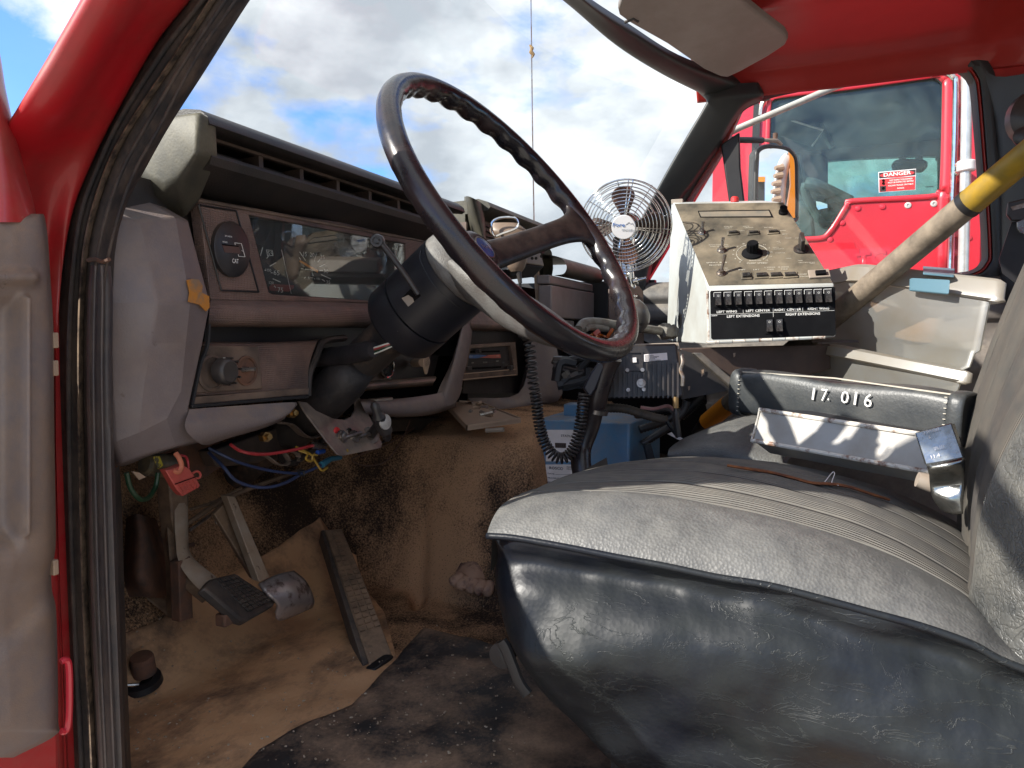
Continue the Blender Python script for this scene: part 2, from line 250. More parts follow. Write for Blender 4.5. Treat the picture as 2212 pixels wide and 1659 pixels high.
BIN = translucent('cloudy_plastic', (.46, .455, .43), .52)
BINLID = translucent('cloudy_lid', (.44, .41, .36), .08)

# ------------------------------------------------------------------ mesh helpers
def cat(P, n, closed=False):
    """Catmull-Rom through points, n segments per span"""
    P = [V(p) for p in P]; m = len(P); out = []
    if m < 3 and not closed:
        return [P[0].lerp(P[1], i / n) for i in range(n + 1)]
    rng = m if closed else m - 1
    for i in range(rng):
        if closed: a, b, c, d = P[(i - 1) % m], P[i], P[(i + 1) % m], P[(i + 2) % m]
        else:
            b, c = P[i], P[i + 1]; a = P[i - 1] if i else b * 2 - c; d = P[i + 2] if i + 2 < m else c * 2 - b
        for k in range(n):
            t = k / n; t2 = t * t; t3 = t2 * t
            out.append(.5 * ((2 * b) + (c - a) * t + (2 * a - 5 * b + 4 * c - d) * t2 + (3 * b - a - 3 * c + d) * t3))
    if not closed: out.append(P[-1].copy())
    return out
class MB:
    def __init__(s): s.v = []; s.f = []
    def add(s, vs, fs):
        o = len(s.v); s.v += [V(x) for x in vs]; s.f += [tuple(i + o for i in f) for f in fs]; return s
    def box(s, c, size, M=None):
        x, y, z = [k / 2 for k in size]
        vs = [V((a, b, d)) for a in (-x, x) for b in (-y, y) for d in (-z, z)]
        vs = [(M @ (v + V(c)) if M else v + V(c)) for v in vs]
        return s.add(vs, [(0, 1, 3, 2), (4, 6, 7, 5), (0, 4, 5, 1), (2, 3, 7, 6), (0, 2, 6, 4), (1, 5, 7, 3)])
    def tube(s, P, r, seg=10, closed=False, cap=True, flat=None):
        P = [V(p) for p in P]; n = len(P); rr = r if hasattr(r, '__len__') else [r] * n
        T = [((P[(i + 1) % n] - P[i - 1]) if closed or 0 < i < n - 1 else (P[1] - P[0] if i == 0 else P[-1] - P[-2])).normalized() for i in range(n)]
        a = T[0].orthogonal().normalized() if flat is None else (V(flat) - T[0] * V(flat).dot(T[0])).normalized(); vs = []
        for i in range(n):
            a = (a - T[i] * a.dot(T[i])).normalized() if flat is None else (V(flat) - T[i] * V(flat).dot(T[i])).normalized()
            b = T[i].cross(a); ra, rb = rr[i] if hasattr(rr[i], '__len__') else (rr[i], rr[i])
            for k in range(seg):
                t = 2 * math.pi * k / seg; vs.append(P[i] + a * (math.cos(t) * ra) + b * (math.sin(t) * rb))
        fs = []
        for i in range(n if closed else n - 1):
            j = (i + 1) % n
            for k in range(seg):
                k2 = (k + 1) % seg; fs.append((i * seg + k, i * seg + k2, j * seg + k2, j * seg + k))
        if cap and not closed: fs += [tuple(range(seg))[::-1], tuple((n - 1) * seg + k for k in range(seg))]
        return s.add(vs, fs)
    def lathe(s, prof, M, seg=28):
        """prof = [(r, h)...] about local z of M"""
        vs = [M @ V((r * math.cos(2 * math.pi * k / seg), r * math.sin(2 * math.pi * k / seg), h)) for r, h in prof for k in range(seg)]
        fs = [(i * seg + k, i * seg + (k + 1) % seg, (i + 1) * seg + (k + 1) % seg, (i + 1) * seg + k) for i in range(len(prof) - 1) for k in range(seg)]
        if prof[0][0] > 1e-5: fs.append(tuple(range(seg))[::-1])
        if prof[-1][0] > 1e-5: fs.append(tuple((len(prof) - 1) * seg + k for k in range(seg)))
        return s.add(vs, fs)
    def ball(s, c, r, seg=12, M=None, sc_=(1, 1, 1)):
        vs = []; n = seg // 2
        for i in range(n + 1):
            for k in range(seg):
                a = math.pi * i / n; b = 2 * math.pi * k / seg
                p = V((math.sin(a) * math.cos(b) * sc_[0], math.sin(a) * math.sin(b) * sc_[1], math.cos(a) * sc_[2])) * r
                vs.append((M @ p if M else p) + V(c))
        return s.add(vs, [(i * seg + k, (i + 1) * seg + k, (i + 1) * seg + (k + 1) % seg, i * seg + (k + 1) % seg) for i in range(n) for k in range(seg)])
    def slab(s, pts, vec):
        """polygon extruded by vec"""
        pts = [V(p) for p in pts]; n = len(pts); vec = V(vec)
        return s.add(pts + [p + vec for p in pts], [tuple(range(n)), tuple(range(2 * n - 1, n - 1, -1))] + [(i, i + n, (i + 1) % n + n, (i + 1) % n) for i in range(n)])
    def plate(s, outer, holes, vec):
        bm = bmesh.new(); vec = V(vec); loops = []
        for lp in [outer] + holes:
            vs = [bm.verts.new(V(p)) for p in lp]; loops.append(vs)
            for i in range(len(vs)): bm.edges.new((vs[i], vs[(i + 1) % len(vs)]))
        bmesh.ops.triangle_fill(bm, edges=bm.edges[:], use_beauty=True)
        bm.verts.index_update(); base = [v.co.copy() for v in bm.verts]; fs = [tuple(v.index for v in f.verts) for f in bm.faces]; n = len(base)
        side = []
        for vs in loops:
            ids = [v.index for v in vs]
            side += [(ids[i], ids[(i + 1) % len(ids)], ids[(i + 1) % len(ids)] + n, ids[i] + n) for i in range(len(ids))]
        bm.free()
        return s.add(base + [p + vec for p in base], fs + [tuple(i + n for i in f)[::-1] for f in fs] + side)
    def patch(s, ctrl, ku=6, kv=6, disp=None, closed_v=False):
        rows = [cat(r_, kv, closed_v) for r_ in ctrl]; nc = len(rows[0])
        cols = [cat([r_[j] for r_ in rows], ku) for j in range(nc)]; nr = len(cols[0])
        G = [[cols[j][i] for j in range(nc)] for i in range(nr)]
        if disp:
            for i in range(nr):
                for j in range(nc):
                    G[i][j] = G[i][j] + V(disp(i / ku, j / kv, G[i][j]))
        s.G = G
        fs = [(i * nc + j, i * nc + j + 1, (i + 1) * nc + j + 1, (i + 1) * nc + j) for i in range(nr - 1) for j in range(nc - 1)]
        if closed_v: fs += [(i * nc + nc - 1, i * nc, (i + 1) * nc, (i + 1) * nc + nc - 1) for i in range(nr - 1)]
        return s.add([p for r_ in G for p in r_], fs)
    def ring(s, inner, outer, inner2=None, ):
        n = len(inner); return s.add(list(inner) + list(outer), [(i, (i + 1) % n, n + (i + 1) % n, n + i) for i in range(n)])
def wloc(o):
    p = V((0, 0, 0))
    while o: p += o.location; o = o.parent
    return p
def obj(name, mb, m, parent=None, angle=35, bevel=0, label=None, kind=None, solidify=0, seg=2, sub=0, origin=None):
    base = wloc(parent) if parent else (V(origin) if origin is not None else V((0, 0, 0)))
    me = bpy.data.meshes.new(name); me.from_pydata([tuple(v - base) for v in mb.v], [], mb.f)
    bm = bmesh.new(); bm.from_mesh(me); bmesh.ops.recalc_face_normals(bm, faces=bm.faces[:]); bm.to_mesh(me); bm.free()
    me.materials.append(m); me.shade_smooth()
    if angle < 180: me.set_sharp_from_angle(angle=R(angle))
    o = bpy.data.objects.new(name, me); sc.collection.objects.link(o)
    if parent: o.parent = parent
    else: o.location = base
    if solidify:
        md = o.modifiers.new('t', 'SOLIDIFY'); md.thickness = solidify; md.offset = 0
    if sub:
        md = o.modifiers.new('s', 'SUBSURF'); md.levels = sub; md.render_levels = sub
    if bevel:
        md = o.modifiers.new('b', 'BEVEL'); md.width = bevel; md.segments = seg; md.limit_method = 'ANGLE'; md.angle_limit = R(30)
    if label: o['label'] = label
    if kind: o['kind'] = kind
    return o
def tag(o, label, c, group=None):
    o['label'] = label; o['category'] = c
    if group: o['group'] = group
    return o
def base_of(mb):
    xs = [v.x for v in mb.v]; ys = [v.y for v in mb.v]; zs = [v.z for v in mb.v]
    return V(((min(xs) + max(xs)) / 2, (min(ys) + max(ys)) / 2, min(zs)))
def single(name, mb, m, label, c, group=None, **k): return tag(obj(name, mb, m, origin=base_of(mb), **k), label, c, group)
def thing(name, label, c, loc, group=None):
    o = bpy.data.objects.new(name, None); sc.collection.objects.link(o); o.location = loc; o.empty_display_size = .05
    return tag(o, label, c, group)
def inst(name, me, parent, M, label=None):
    o = bpy.data.objects.new(name, me); sc.collection.objects.link(o); o.parent = parent
    o.matrix_local = Matrix.Translation(-wloc(parent)) @ M
    if label: o['label'] = label
    return o
def frame(o, ex, ey, ez=None):
    ex = V(ex).normalized(); ey = V(ey); ey = (ey - ex * ey.dot(ex)).normalized(); ez = ex.cross(ey)
    m = Matrix((ex, ey, ez)).transposed().to_4x4(); m.translation = V(o); return m
def zframe(o, z, x=None):
    z = V(z).normalized(); x = V(x) if x is not None else z.orthogonal(); x = (x - z * x.dot(z)).normalized(); y = z.cross(x)
    m = Matrix((x, y, z)).transposed().to_4x4(); m.translation = V(o); return m
def text(s, p0, p1, upv, h, m, parent, name='lettering', h_w=True, off=.0006, bold=0):
    """lettering from p0 to p1 (baseline ends), cap height h, up direction upv"""
    cu = bpy.data.curves.new('t', 'FONT'); cu.body = s; cu.size = 1; cu.extrude = 0.0; cu.resolution_u = 2; cu.offset = bold
    t = bpy.data.objects.new('t', cu); sc.collection.objects.link(t); dg = bpy.context.evaluated_depsgraph_get(); dg.update()
    me = bpy.data.meshes.new_from_object(t.evaluated_get(dg)); bpy.data.objects.remove(t); bpy.data.curves.remove(cu)
    if not me.vertices: return None
    xs = [v.co.x for v in me.vertices]; ys = [v.co.y for v in me.vertices]; x0, x1 = min(xs), max(xs); y0, y1 = min(ys), max(ys)
    ex = (p1 - p0); wd = ex.length; ex = ex / wd; ey = (V(upv) - ex * V(upv).dot(ex)).normalized(); nn = ex.cross(ey)
    base = wloc(parent); kx = wd / max(1e-6, x1 - x0); ky = h / max(1e-6, y1 - y0)
    for v in me.vertices:
        v.co = p0 - base + ex * ((v.co.x - x0) * kx) + ey * ((v.co.y - y0) * ky) + nn * off
    me.materials.clear(); me.materials.append(m); me.name = name
    o = bpy.data.objects.new(name, me); sc.collection.objects.link(o); o.parent = parent; return o
def rrect(x0, y0, x1, y1, r, n=5):
    P = []
    for cx, cy, a in ((x1 - r, y1 - r, 0), (x0 + r, y1 - r, 90), (x0 + r, y0 + r, 180), (x1 - r, y0 + r, 270)):
        for k in range(n + 1):
            t = R(a + 90 * k / n); P.append((cx + r * math.cos(t), cy + r * math.sin(t)))
    return P
def fbm(p, sc_, oct=3):
    return mnoise.fractal(V(p) * sc_, 1, 2, oct)
#@@STRUCT
# ================================================================== GROUND AND CAB BODY
g = MB(); g.add([(-600, -600, 0), (600, -600, 0), (600, 600, 0), (-600, 600, 0)], [(0, 1, 2, 3)])
GRAV = mat('gravel_yard', (.50, .45, .38), (.40, .35, .29), rough=.95, nscale=.6, bump=1, bscale=30, bdist=.02)
obj('ground', g, GRAV, kind='structure')

cab = thing('truck_cab', 'red truck cab body around the camera with dark windshield pillars, red ceiling and dusty floor', 'truck cab', (1.5, 0, 1.0))
XD, XP, ZF = .62, 2.38, 1.18

# --- left door post: painted outer post, three rubber bands
def band(pl_, pr_, xl, xr, bulge, k=8, m=6, nrm=V((-.75, -.66, 0))):
    """surface between two pixel curves standing on planes X=xl and X=xr, bulging out"""
    a = cat([pX(p, xl) for p in pl_], k); b = cat([pX(p, xr) for p in pr_], k); n = min(len(a), len(b)); rows = []
    for i in range(n):
        A = a[i]; B = b[i]; rows.append([A + nrm * -.02] + [A.lerp(B, j / m) + nrm * (bulge * math.sin(math.pi * j / m) ** .6) for j in range(m + 1)] + [B + nrm * -.02])
    mb = MB(); nc = m + 3
    mb.add([p for r_ in rows for p in r_], [(i * nc + j, i * nc + j + 1, (i + 1) * nc + j + 1, (i + 1) * nc + j) for i in range(n - 1) for j in range(nc - 1)])
    return mb
cL = [(331, -120), (265, 0), (200, 110), (120, 240), (50, 350), (58, 470), (80, 620), (100, 800), (108, 1000), (118, 1300), (128, 1659), (134, 1900)]
cA = [(500, -120), (417, 0), (340, 100), (253, 253), (200, 360), (160, 467), (138, 600), (126, 780), (126, 1000), (135, 1300), (153, 1659), (165, 1900)]
cB = [(535, -120), (455, 0), (376, 123), (270, 283), (222, 380), (186, 500), (172, 620), (168, 780), (170, 1000), (178, 1300), (196, 1659), (206, 1900)]
cB2 = [(547, -120), (466, 0), (386, 123), (280, 283), (233, 380), (197, 500), (183, 620), (178, 780), (181, 1000), (189, 1300), (208, 1659), (218, 1900)]
cC = [(610, -120), (528, 0), (440, 140), (363, 260), (307, 360), (266, 440), (240, 560), (237, 780), (240, 1000), (247, 1300), (263, 1659), (272, 1900)]
REDP_ = mat('red_post_paint', (.40, .008, .014), (.30, .016, .016), rough=.42, nscale=10, coat=.2, dust=(.28, .13, .09), dustamt=.9, fine=((.25, .10, .07), 90, .72), rvar=.1)
# painted post with two soft ridges
def ridge_disp(i, j, p):
    t = j / 5.; return V((-.75, -.66, 0)) * (.010 * math.sin(t * math.pi * 2.3 + .5))
a = [pX(p, .50 + .075 * min(1, max(0, (p[1] - 250) / 350))) for p in cL]; b = [pX(p, .60) for p in cA]
mb = MB(); mb.patch([[A + V((.03, .10, 0)), A + V((-.012, .03, 0)), A, A.lerp(B, .3), A.lerp(B, .62), B, B + V((.03, .06, 0))] for A, B in zip(a, b)], 6, 5, ridge_disp)
obj('door_post', mb, REDP_, cab, angle=80)
mb = band([(q[0] - 9, q[1]) for q in cA], cB, .607, .604, .008); obj('outer_seal', mb, RUB, cab, angle=80)
mb = band(cB, cB2, .602, .602, .012, m=3); obj('seal_lip', mb, RUBT, cab, angle=80)
mb = band([(q[0] + 2, q[1]) for q in cB2], cC, .603, .625, .007)
obj('inner_seal', mb, RUB, cab, angle=80)
# scuff trim that starts below the bend, dark panel edge behind it
sl = [(196, 574), (190, 640), (187, 800), (190, 1000), (197, 1300), (214, 1659), (226, 1900)]; sr = [(232, 572), (237, 640), (236, 800), (240, 1000), (250, 1300), (264, 1659), (274, 1900)]
mb = band(sl, sr, .592, .600, .004); obj('scuff_trim', mb, mat('scuff_plastic', (.035, .033, .04), (.075, .062, .058), rough=.45, nscale=22, bump=.3, bscale=120, stretch=(1, 1, .25), dust=DUST, dustamt=.6, fine=((.3, .27, .24), 60, .76)), cab, angle=80)
for fr_, cc_, r_ in ((.35, cC, .0022), (.72, cC, .0018)):
    P = [pX((q1[0] * (1 - fr_) + q2[0] * fr_, q1[1]), .592) for q1, q2 in zip(cB2, cc_)]; obj('seal_bead', MB().tube(cat(P, 5), r_, 6), RUB, cab, angle=180)
for fr_ in (.3, .66):
    P = [pX((q1[0] * (1 - fr_) + q2[0] * fr_, q1[1] * (1 - fr_) + q2[1] * fr_), .586) for q1, q2 in zip(sl, sr)]; obj('trim_rib', MB().tube(cat(P, 5), .0016, 6), MATS['scuff_plastic'], cab, angle=180)
P = [pX((q1[0] * .45 + q2[0] * .55, q1[1]), .597) for q1, q2 in zip(cA, cB)]; obj('seal_bead', MB().tube(cat(P, 5), .003, 6), RUB, cab, angle=180)
kl = [(236, 985), (240, 1100), (246, 1300), (258, 1659), (268, 1900)]; kr = [(252, 1010), (258, 1120), (266, 1393), (277, 1659), (288, 1900)]
mb = band(kl, kr, .625, .64, .003); obj('kick_panel', mb, PLBLK, cab, angle=80)
# clip
mb = MB(); mb.tube([pX(p, .588) for p in ((190, 562), (205, 560), (222, 566), (236, 560))], .0025, 6); obj('clip', mb, RUSTY, cab)

# --- roof skin
rows = []
for y in (.37, .30, .1, -.2, -.5, -.95):
    dz = 0
    rows.append([V((.66, y, 2.47 + dz)), V((.78, y, 2.56 + dz)), V((1.0, y, 2.60 + dz)), V((1.5, y, 2.615 + dz)), V((1.95, y, 2.60 + dz)), V((2.2, y, 2.575 + dz)), V((2.32, y, 2.54 + dz)), V((2.385, y, 2.475 + dz))])
def roofd(i, j, p):
    d = -.014 * math.exp(-((p.x - (1.98 + .12 * (p.y + .2))) / .016) ** 2) - .010 / (1 + math.exp(-(p.x - (2.0 + .12 * (p.y + .2))) / .01))
    return V((0, 0, d + .004 * fbm(p, 3)))
mb = MB(); mb.patch(rows, 10, 12, roofd); obj('ceiling', mb, REDIN, cab, angle=180, solidify=.012)
# door-top rail between ceiling and window on passenger side
tp = [(1540, 192), (1650, 200), (1850, 158), (2060, 118), (2120, 130)]
# header trim along the windshield top
hd = [pl('X', 1.0, [(1210, 0)])[0]]
hA = [pX((1040, -130), 1.35), pX((1215, 0), 1.62), pX((1330, 97), 1.86), pX((1430, 160), 2.08), pX((1520, 205), 2.30)]
hB = [pX((1115, -130), 1.35), pX((1262, 0), 1.62), pX((1370, 72), 1.86), pX((1480, 140), 2.08), pX((1600, 183), 2.34)]
mb = MB(); mb.patch([[A + V((.02, .012, .03)), A, A.lerp(B, .5) + V((0, -.012, -.004)), B, B + V((0, .02, .03))] for A, B in zip(hA, hB)], 6, 4)
obj('windshield_header', mb, GRYP, cab, angle=80)
# right windshield pillar
L_ = [pX(p, 2.30) for p in ((1505, 190), (1526, 212), (1520, 232), (1480, 300), (1440, 370), (1402, 440), (1360, 520), (1330, 600))]
R_ = [pX(p, 2.36) for p in ((1640, 180), (1646, 208), (1600, 236), (1548, 318), (1500, 390), (1455, 455), (1410, 560), (1390, 640))]
mb = MB(); mb.patch([[A + V((.06, .0, 0)), A, A.lerp(B, .25) + V((-.010, -.006, 0)), A.lerp(B, .85) + V((-.012, -.006, 0)), B, B + V((.03, 0, 0))] for A, B in zip(L_, R_)], 6, 5)
obj('windshield_pillar', mb, GRYP, cab, angle=80)
# driver side pillar inside (behind the seals)
mb = MB(); mb.patch([[pX((q[0] - 60, q[1]), .66) , pX((q[0] - 12, q[1]), .645)] for q in cC[:6]], 6, 3); obj('windshield_pillar', mb, BLKT, cab, angle=80)
# windshield glass
rows = []
for z in (1.88, 2.05, 2.25, 2.47):
    y0 = .80 - .60 * (z - 1.95); rows.append([V((x, y0 + .20 * (1 - ((x - 1.5) / .86) ** 2) - (.08 if x > 2 else 0) * ((x - 2) / .3), z)) for x in (.655, .9, 1.2, 1.5, 1.8, 2.1, 2.33)])
mb = MB(); mb.patch(rows, 4, 4); obj('windshield', mb, GLASS, cab, angle=180)
# cowl and front shell below the windshield, seen only through gaps
mb = MB(); mb.patch([[V((x, y, z)) for x in (.55, 1.0, 1.5, 2.0, 2.4)] for y, z in ((1.0, 1.90), (1.35, 1.86), (2.0, 1.80), (2.5, 1.6))], 3, 3); obj('cowl', mb, RED, cab, angle=180)
mb = MB(); mb.box((1.5, 1.50, 1.5), (1.85, .04, .84)); obj('firewall', mb, VOID, cab)
mb = MB(); mb.box((2.42, 1.0, 1.50), (.03, 1.0, .86)); obj('side_panel', mb, BLKT, cab)
mb = MB(); mb.box((.600, 1.15, 1.50), (.03, .66, .80)); obj('side_panel', mb, RED, cab)
mb = MB(); mb.box((.61, .1, 1.11), (.08, 1.2, .10)); mb.box((.60, .1, 1.03), (.05, 1.3, .10)); obj('door_sill', mb, RED, cab, bevel=.01)
rwl = [V((.56, -.97, 1.15)), V((2.44, -.97, 1.15)), V((2.44, -.97, 2.6)), V((.56, -.97, 2.6))]
rwh = [V((x, -.97, z)) for x, z in rrect(.80, 1.88, 2.20, 2.42, .07)]
mb = MB(); mb.plate(rwl, [rwh], (0, -.04, 0)); obj('rear_wall', mb, BLKT, cab)
mb = MB(); mb.add([p + V((0, -.02, 0)) for p in rwh], [tuple(range(len(rwh)))]); obj('added_rear_window', mb, GLASS, cab)  # unseen rear opening, added to let sky light onto dash and floor
mb = MB(); mb.slab([(.61, -.62, 1.1), (.61, -.93, 1.1), (.64, -.93, 2.5), (.64, -.62, 2.5)], (.04, 0, 0)); obj('rear_door_post', mb, RED, cab)

mb = MB(); mb.box((2.415, -.69, 1.8), (.03, .56, 1.4)); obj('quarter_panel', mb, REDIN, cab)
# --- passenger door: inside trim, window frame, panes
pd = thing('passenger_door', 'closed far side door with black framed window and vent pane, grey ribbed lower trim', 'door', (XP, 0, 1.1))
IN = [(1597, 240), (1640, 214), (1700, 196), (1850, 170), (2050, 150), (2075, 152), (2095, 172), (2103, 210), (2118, 400), (2126, 540), (2122, 566), (2104, 582), (2060, 590), (1900, 604), (1700, 618), (1500, 628), (1396, 634), (1386, 620), (1390, 590), (1440, 500), (1500, 400), (1556, 310)]
inn = cat([pX(p, XP) for p in IN], 5, True)
c0 = sum(inn, V()) / len(inn)
def grow(P, d):   # grow loop outward in the YZ plane
    out = []; n = len(P)
    for i in range(n):
        t = (P[(i + 1) % n] - P[i - 1]).normalized(); nn = V((0, -t.z, t.y))
        if nn.dot(P[i] - c0) < 0: nn = -nn
        out.append(P[i] + nn * d)
    return out
def loopband(prof, m, name, parent):
    mb = MB(); loops = [[q + V((dx, 0, 0)) for q in grow(inn, d)] for d, dx in prof]; n = len(inn)
    mb.add([p for l_ in loops for p in l_], [(i * n + k, i * n + (k + 1) % n, (i + 1) * n + (k + 1) % n, (i + 1) * n + k) for i in range(len(loops) - 1) for k in range(n)])
    return obj(name, mb, m, parent, angle=60)
loopband([(-.002, .03), (.004, .005), (.008, -.004), (.010, .004)], BLKT, 'window_gasket', pd)
loopband([(.009, .01), (.010, -.002), (.014, -.006), (.017, -.004), (.018, .02)], REDIN, 'painted_reveal', pd)
loopband([(.017, .012), (.019, -.012), (.035, -.020), (.052, -.016), (.058, .02)], BLKT, 'window_frame', pd)
# outer door jamb strip on the rear side and sheet around the frame
mb = MB()
outer = [pX(p, XP + .02) for p in ((1625, 150), (2230, 20), (2240, 800), (2200, 1300), (1380, 1300), (1372, 650), (1436, 545), (1500, 430), (1560, 330), (1612, 215))]
oo = grow(inn, .05)
mb.plate([V((XP + .02, p.y, p.z)) for p in outer], [[V((XP + .02, p.y, p.z)) for p in oo]], (.03, 0, 0)); obj('door_skin', mb, REDIN, pd)
mb = MB(); mb.patch([[pX(p, XP - .02) for p in r_] for r_ in (((1570, 300), (1598, 290), (1604, 296)), ((1583, 360), (1600, 352), (1606, 356)), ((1572, 440), (1606, 440), (1612, 442)), ((1560, 640), (1618, 640), (1624, 640)))], 4, 3)
mb2 = MB(); mb2.slab([pX(p, XP - .005) for p in ((1557, 312), (1597, 285), (1599, 360), (1612, 470), (1622, 640), (1590, 640), (1575, 440))], (.02, 0, 0)); obj('vent_divider', mb2, BLKT, pd, bevel=.004)
mb = MB(); mb.add([V((XP + .012, p.y, p.z)) for p in inn], [tuple(range(len(inn)))]); obj('window_pane', mb, GLASS, pd)
# ribbed trim below the belt
prof = [(0, .02), (-.03, 0), (-.045, -.03), (-.035, -.05), (-.05, -.065), (-.05, -.10), (-.035, -.115), (-.035, -.17), (-.06, -.19), (-.07, -.24), (-.05, -.27), (-.04, -.34), (-.055, -.36), (-.05, -.45), (-.05, -.75)]
mb = MB(); zb = pX((1900, 612), XP).z
mb.patch([[V((XP + dx, y, zb + dz)) for y in (.62, .3, 0, -.3, -.55)] for dx, dz in prof], 3, 2)
obj('door_trim', mb, mat('far_door_trim', (.09, .085, .082), (.12, .105, .095), rough=.5, nscale=6, bump=.2, bscale=400, dust=(.34, .30, .25), dustamt=.9), pd, angle=60)
mb = MB(); 
for k in range(24): mb.box(pX((1815 + 3.6 * k, 630), XP - .035), (.008, .006, .006))
obj('stitching', mb, LABW, pd)
# rear corner of the cab: black panel, belt reel
mb = MB(); mb.patch([[pX(p, x) for p, x in r_] for r_ in ((((2112, 120), 2.37), ((2150, 165), 2.34), ((2260, 150), 2.2)), (((2152, 300), 2.37), ((2170, 300), 2.33), ((2290, 300), 2.2)), (((2160, 560), 2.37), ((2176, 560), 2.33), ((2290, 560), 2.2)), (((2150, 900), 2.37), ((2170, 900), 2.33), ((2290, 900), 2.2)))], 5, 4); obj('rear_corner_panel', mb, BLKT, cab, angle=80)

# ================================================================== FLOOR
def floorz(x, y):
    z = ZF
    t = min(1, max(0, (y - .92) / .38)); z += .50 * t * t * (3 - 2 * t) * (1.0)
    hx = 1.385 + .03 * math.sin(y * 9) + .10 * max(0, (.72 - y)) ; s = min(1, max(0, (x - hx) / .13)); s = s * s * (3 - 2 * s)
    e = min(1, max(0, (y - .515) / .07)); e = e * e * (3 - 2 * e)
    top = 1.555 - .25 * max(0, y - .75) ** 1.0 * .2
    top -= .06 * (1 - min(1, max(0, (x - hx) / .30)))
    z = max(z, z + (top - z) * s * e) if top > z else z
    c = .022 * math.exp(-((x - 1.43 + (y - .8) * .55) / .020) ** 2) * s * 0
    f = 1.45 - .12 * (y - .7)
    z += -.05 * math.exp(-((y - (.815 + .35 * (x - 1.43))) / .016) ** 2) * math.exp(-((x - 1.42) / .06) ** 2)
    z += .008 * fbm((x, y, 0), 4) + .003 * fbm((x, y, 3), 15)
    return z
nx, ny = 230, 190; X0, X1, Y0, Y1 = .62, 2.3, -.5, 1.45
mb = MB(); mb.add([(X0 + (X1 - X0) * i / nx, Y0 + (Y1 - Y0) * j / ny, floorz(X0 + (X1 - X0) * i / nx, Y0 + (Y1 - Y0) * j / ny)) for i in range(nx + 1) for j in range(ny + 1)],
    [(i * (ny + 1) + j, (i + 1) * (ny + 1) + j, (i + 1) * (ny + 1) + j + 1, i * (ny + 1) + j + 1) for i in range(nx) for j in range(ny)])
obj('floor', mb, CARPET, kind='structure', angle=180)
def drape(pts, off, name, m, label, c, lift=0):
    bm = bmesh.new(); bm.faces.new([bm.verts.new((p[0], p[1], 0)) for p in pts])
    xs = [p[0] for p in pts]; ys = [p[1] for p in pts]
    for a0, a1, nn in ((min(xs), max(xs), V((1, 0, 0))), (min(ys), max(ys), V((0, 1, 0)))):
        k = a0 + .012
        while k < a1: bmesh.ops.bisect_plane(bm, geom=bm.verts[:] + bm.edges[:] + bm.faces[:], plane_co=nn * k, plane_no=nn); k += .012
    bm.verts.index_update(); vs = []
    for v in bm.verts:
        vs.append(V((v.co.x, v.co.y, floorz(v.co.x, v.co.y) + off + lift * max(0, fbm((v.co.x, v.co.y, 9), 5)))))
    mb = MB(); mb.add(vs, [tuple(v.index for v in f.verts) for f in bm.faces]); bm.free()
    return single(name, mb, m, label, c, angle=180, solidify=.004)
def fp(p, z=ZF):   # pixel to floor point: march along the sight line until it meets the floor
    t = .5; d = ray(p)
    while t < 3:
        q = CAMLOC + d * t
        if q.z <= floorz(q.x, q.y): return q
        t += .003
    return pZ(p, z)
P_ = [fp(p)[:2] for p in ((270, 1380), (380, 1330), (420, 1290), (560, 1215), (690, 1125), (770, 1210), (830, 1330), (860, 1445), (905, 1500), (760, 1700), (260, 1750), (262, 1550))]
drape(P_, .004, 'floor_mat', MATB, 'brown dust covered rubber mat lying under the pedals', 'floor mat', lift=.006)
P_ = [fp(p)[:2] for p in ((915, 1371), (1100, 1420), (1300, 1500), (1500, 1800), (420, 1800), (560, 1640), (760, 1540), (840, 1455))]
drape(P_, .011, 'floor_mat', MATK, 'black worn rubber mat with a pointed corner lying beside the seat', 'floor mat')
# ================================================================== DASHBOARD
dash = thing('dashboard', 'dusty dashboard with hooded vents, instrument window and lavender side trim', 'dashboard', (1.5, .78, 1.6))
YF = .78
# hood over the vents: profile swept along X
def sweepx(prof, x0, x1, name, m, parent, n=2, **k):
    mb = MB(); c = len(prof); xs = [x0 + (x1 - x0) * i / n for i in range(n + 1)]
    mb.add([V((x, y, z)) for x in xs for y, z in prof], [(i * c + j, i * c + (j + 1) % c, (i + 1) * c + (j + 1) % c, (i + 1) * c + j) for i in range(n) for j in range(c)] + [tuple(range(c)), tuple(n * c + j for j in range(c))])
    return obj(name, mb, m, parent, **k)
hood = [(1.08, 2.00), (.90, 2.034), (.76, 2.040), (.735, 2.036), (.722, 2.026), (.719, 2.017), (.726, 2.013), (.775, 2.018), (.90, 2.018)]
sweepx(hood, .74, 1.47, 'brow', DASHBLK, dash, n=6, angle=60)
sweepx([(.90, 1.984), (.780, 1.984), (.727, 1.984), (.722, 1.978), (.726, 1.968), (.779, 1.942), (.90, 1.94)], .745, 1.47, 'lower_brow', DASHBLK, dash, angle=40)
mb = MB(); mb.box((1.11, .86, 1.997), (.74, .10, .03)); obj('vent_cavity', mb, VOID, dash)
# vent slats: six dividers + rails
vg = obj('vent_grille', MB().box((1.11, .768, 2.0145), (.735, .010, .0045)).box((1.11, .764, 1.9870), (.735, .018, .0055)), VENTM, dash, bevel=.0008)
xs = [pY(z2(x, y), .77).x for x, y in ((845, 400), (1080, 465), (1290, 520), (1475, 565), (1640, 610), (1790, 650))]
for x in xs + [x_ for x_ in (xs[-1] + .105, xs[-1] + .2)]:
    mb = MB(); mb.slab([(x - .0045, .765, 1.989), (x + .0045, .765, 1.989), (x + .0035, .765, 2.013), (x - .0055, .765, 2.013)], (0.012, .05, 0)); obj('vent_slat', mb, VENTM, vg)
for k in range(6):
    x = (xs + [xs[-1] + .1])[k]; mb = MB(); mb.box((x - .045, .79, 1.997), (.06, .003, .018), Matrix.Rotation(0, 4, 'X')); obj('vent_flap', mb, DASHBLK, vg)
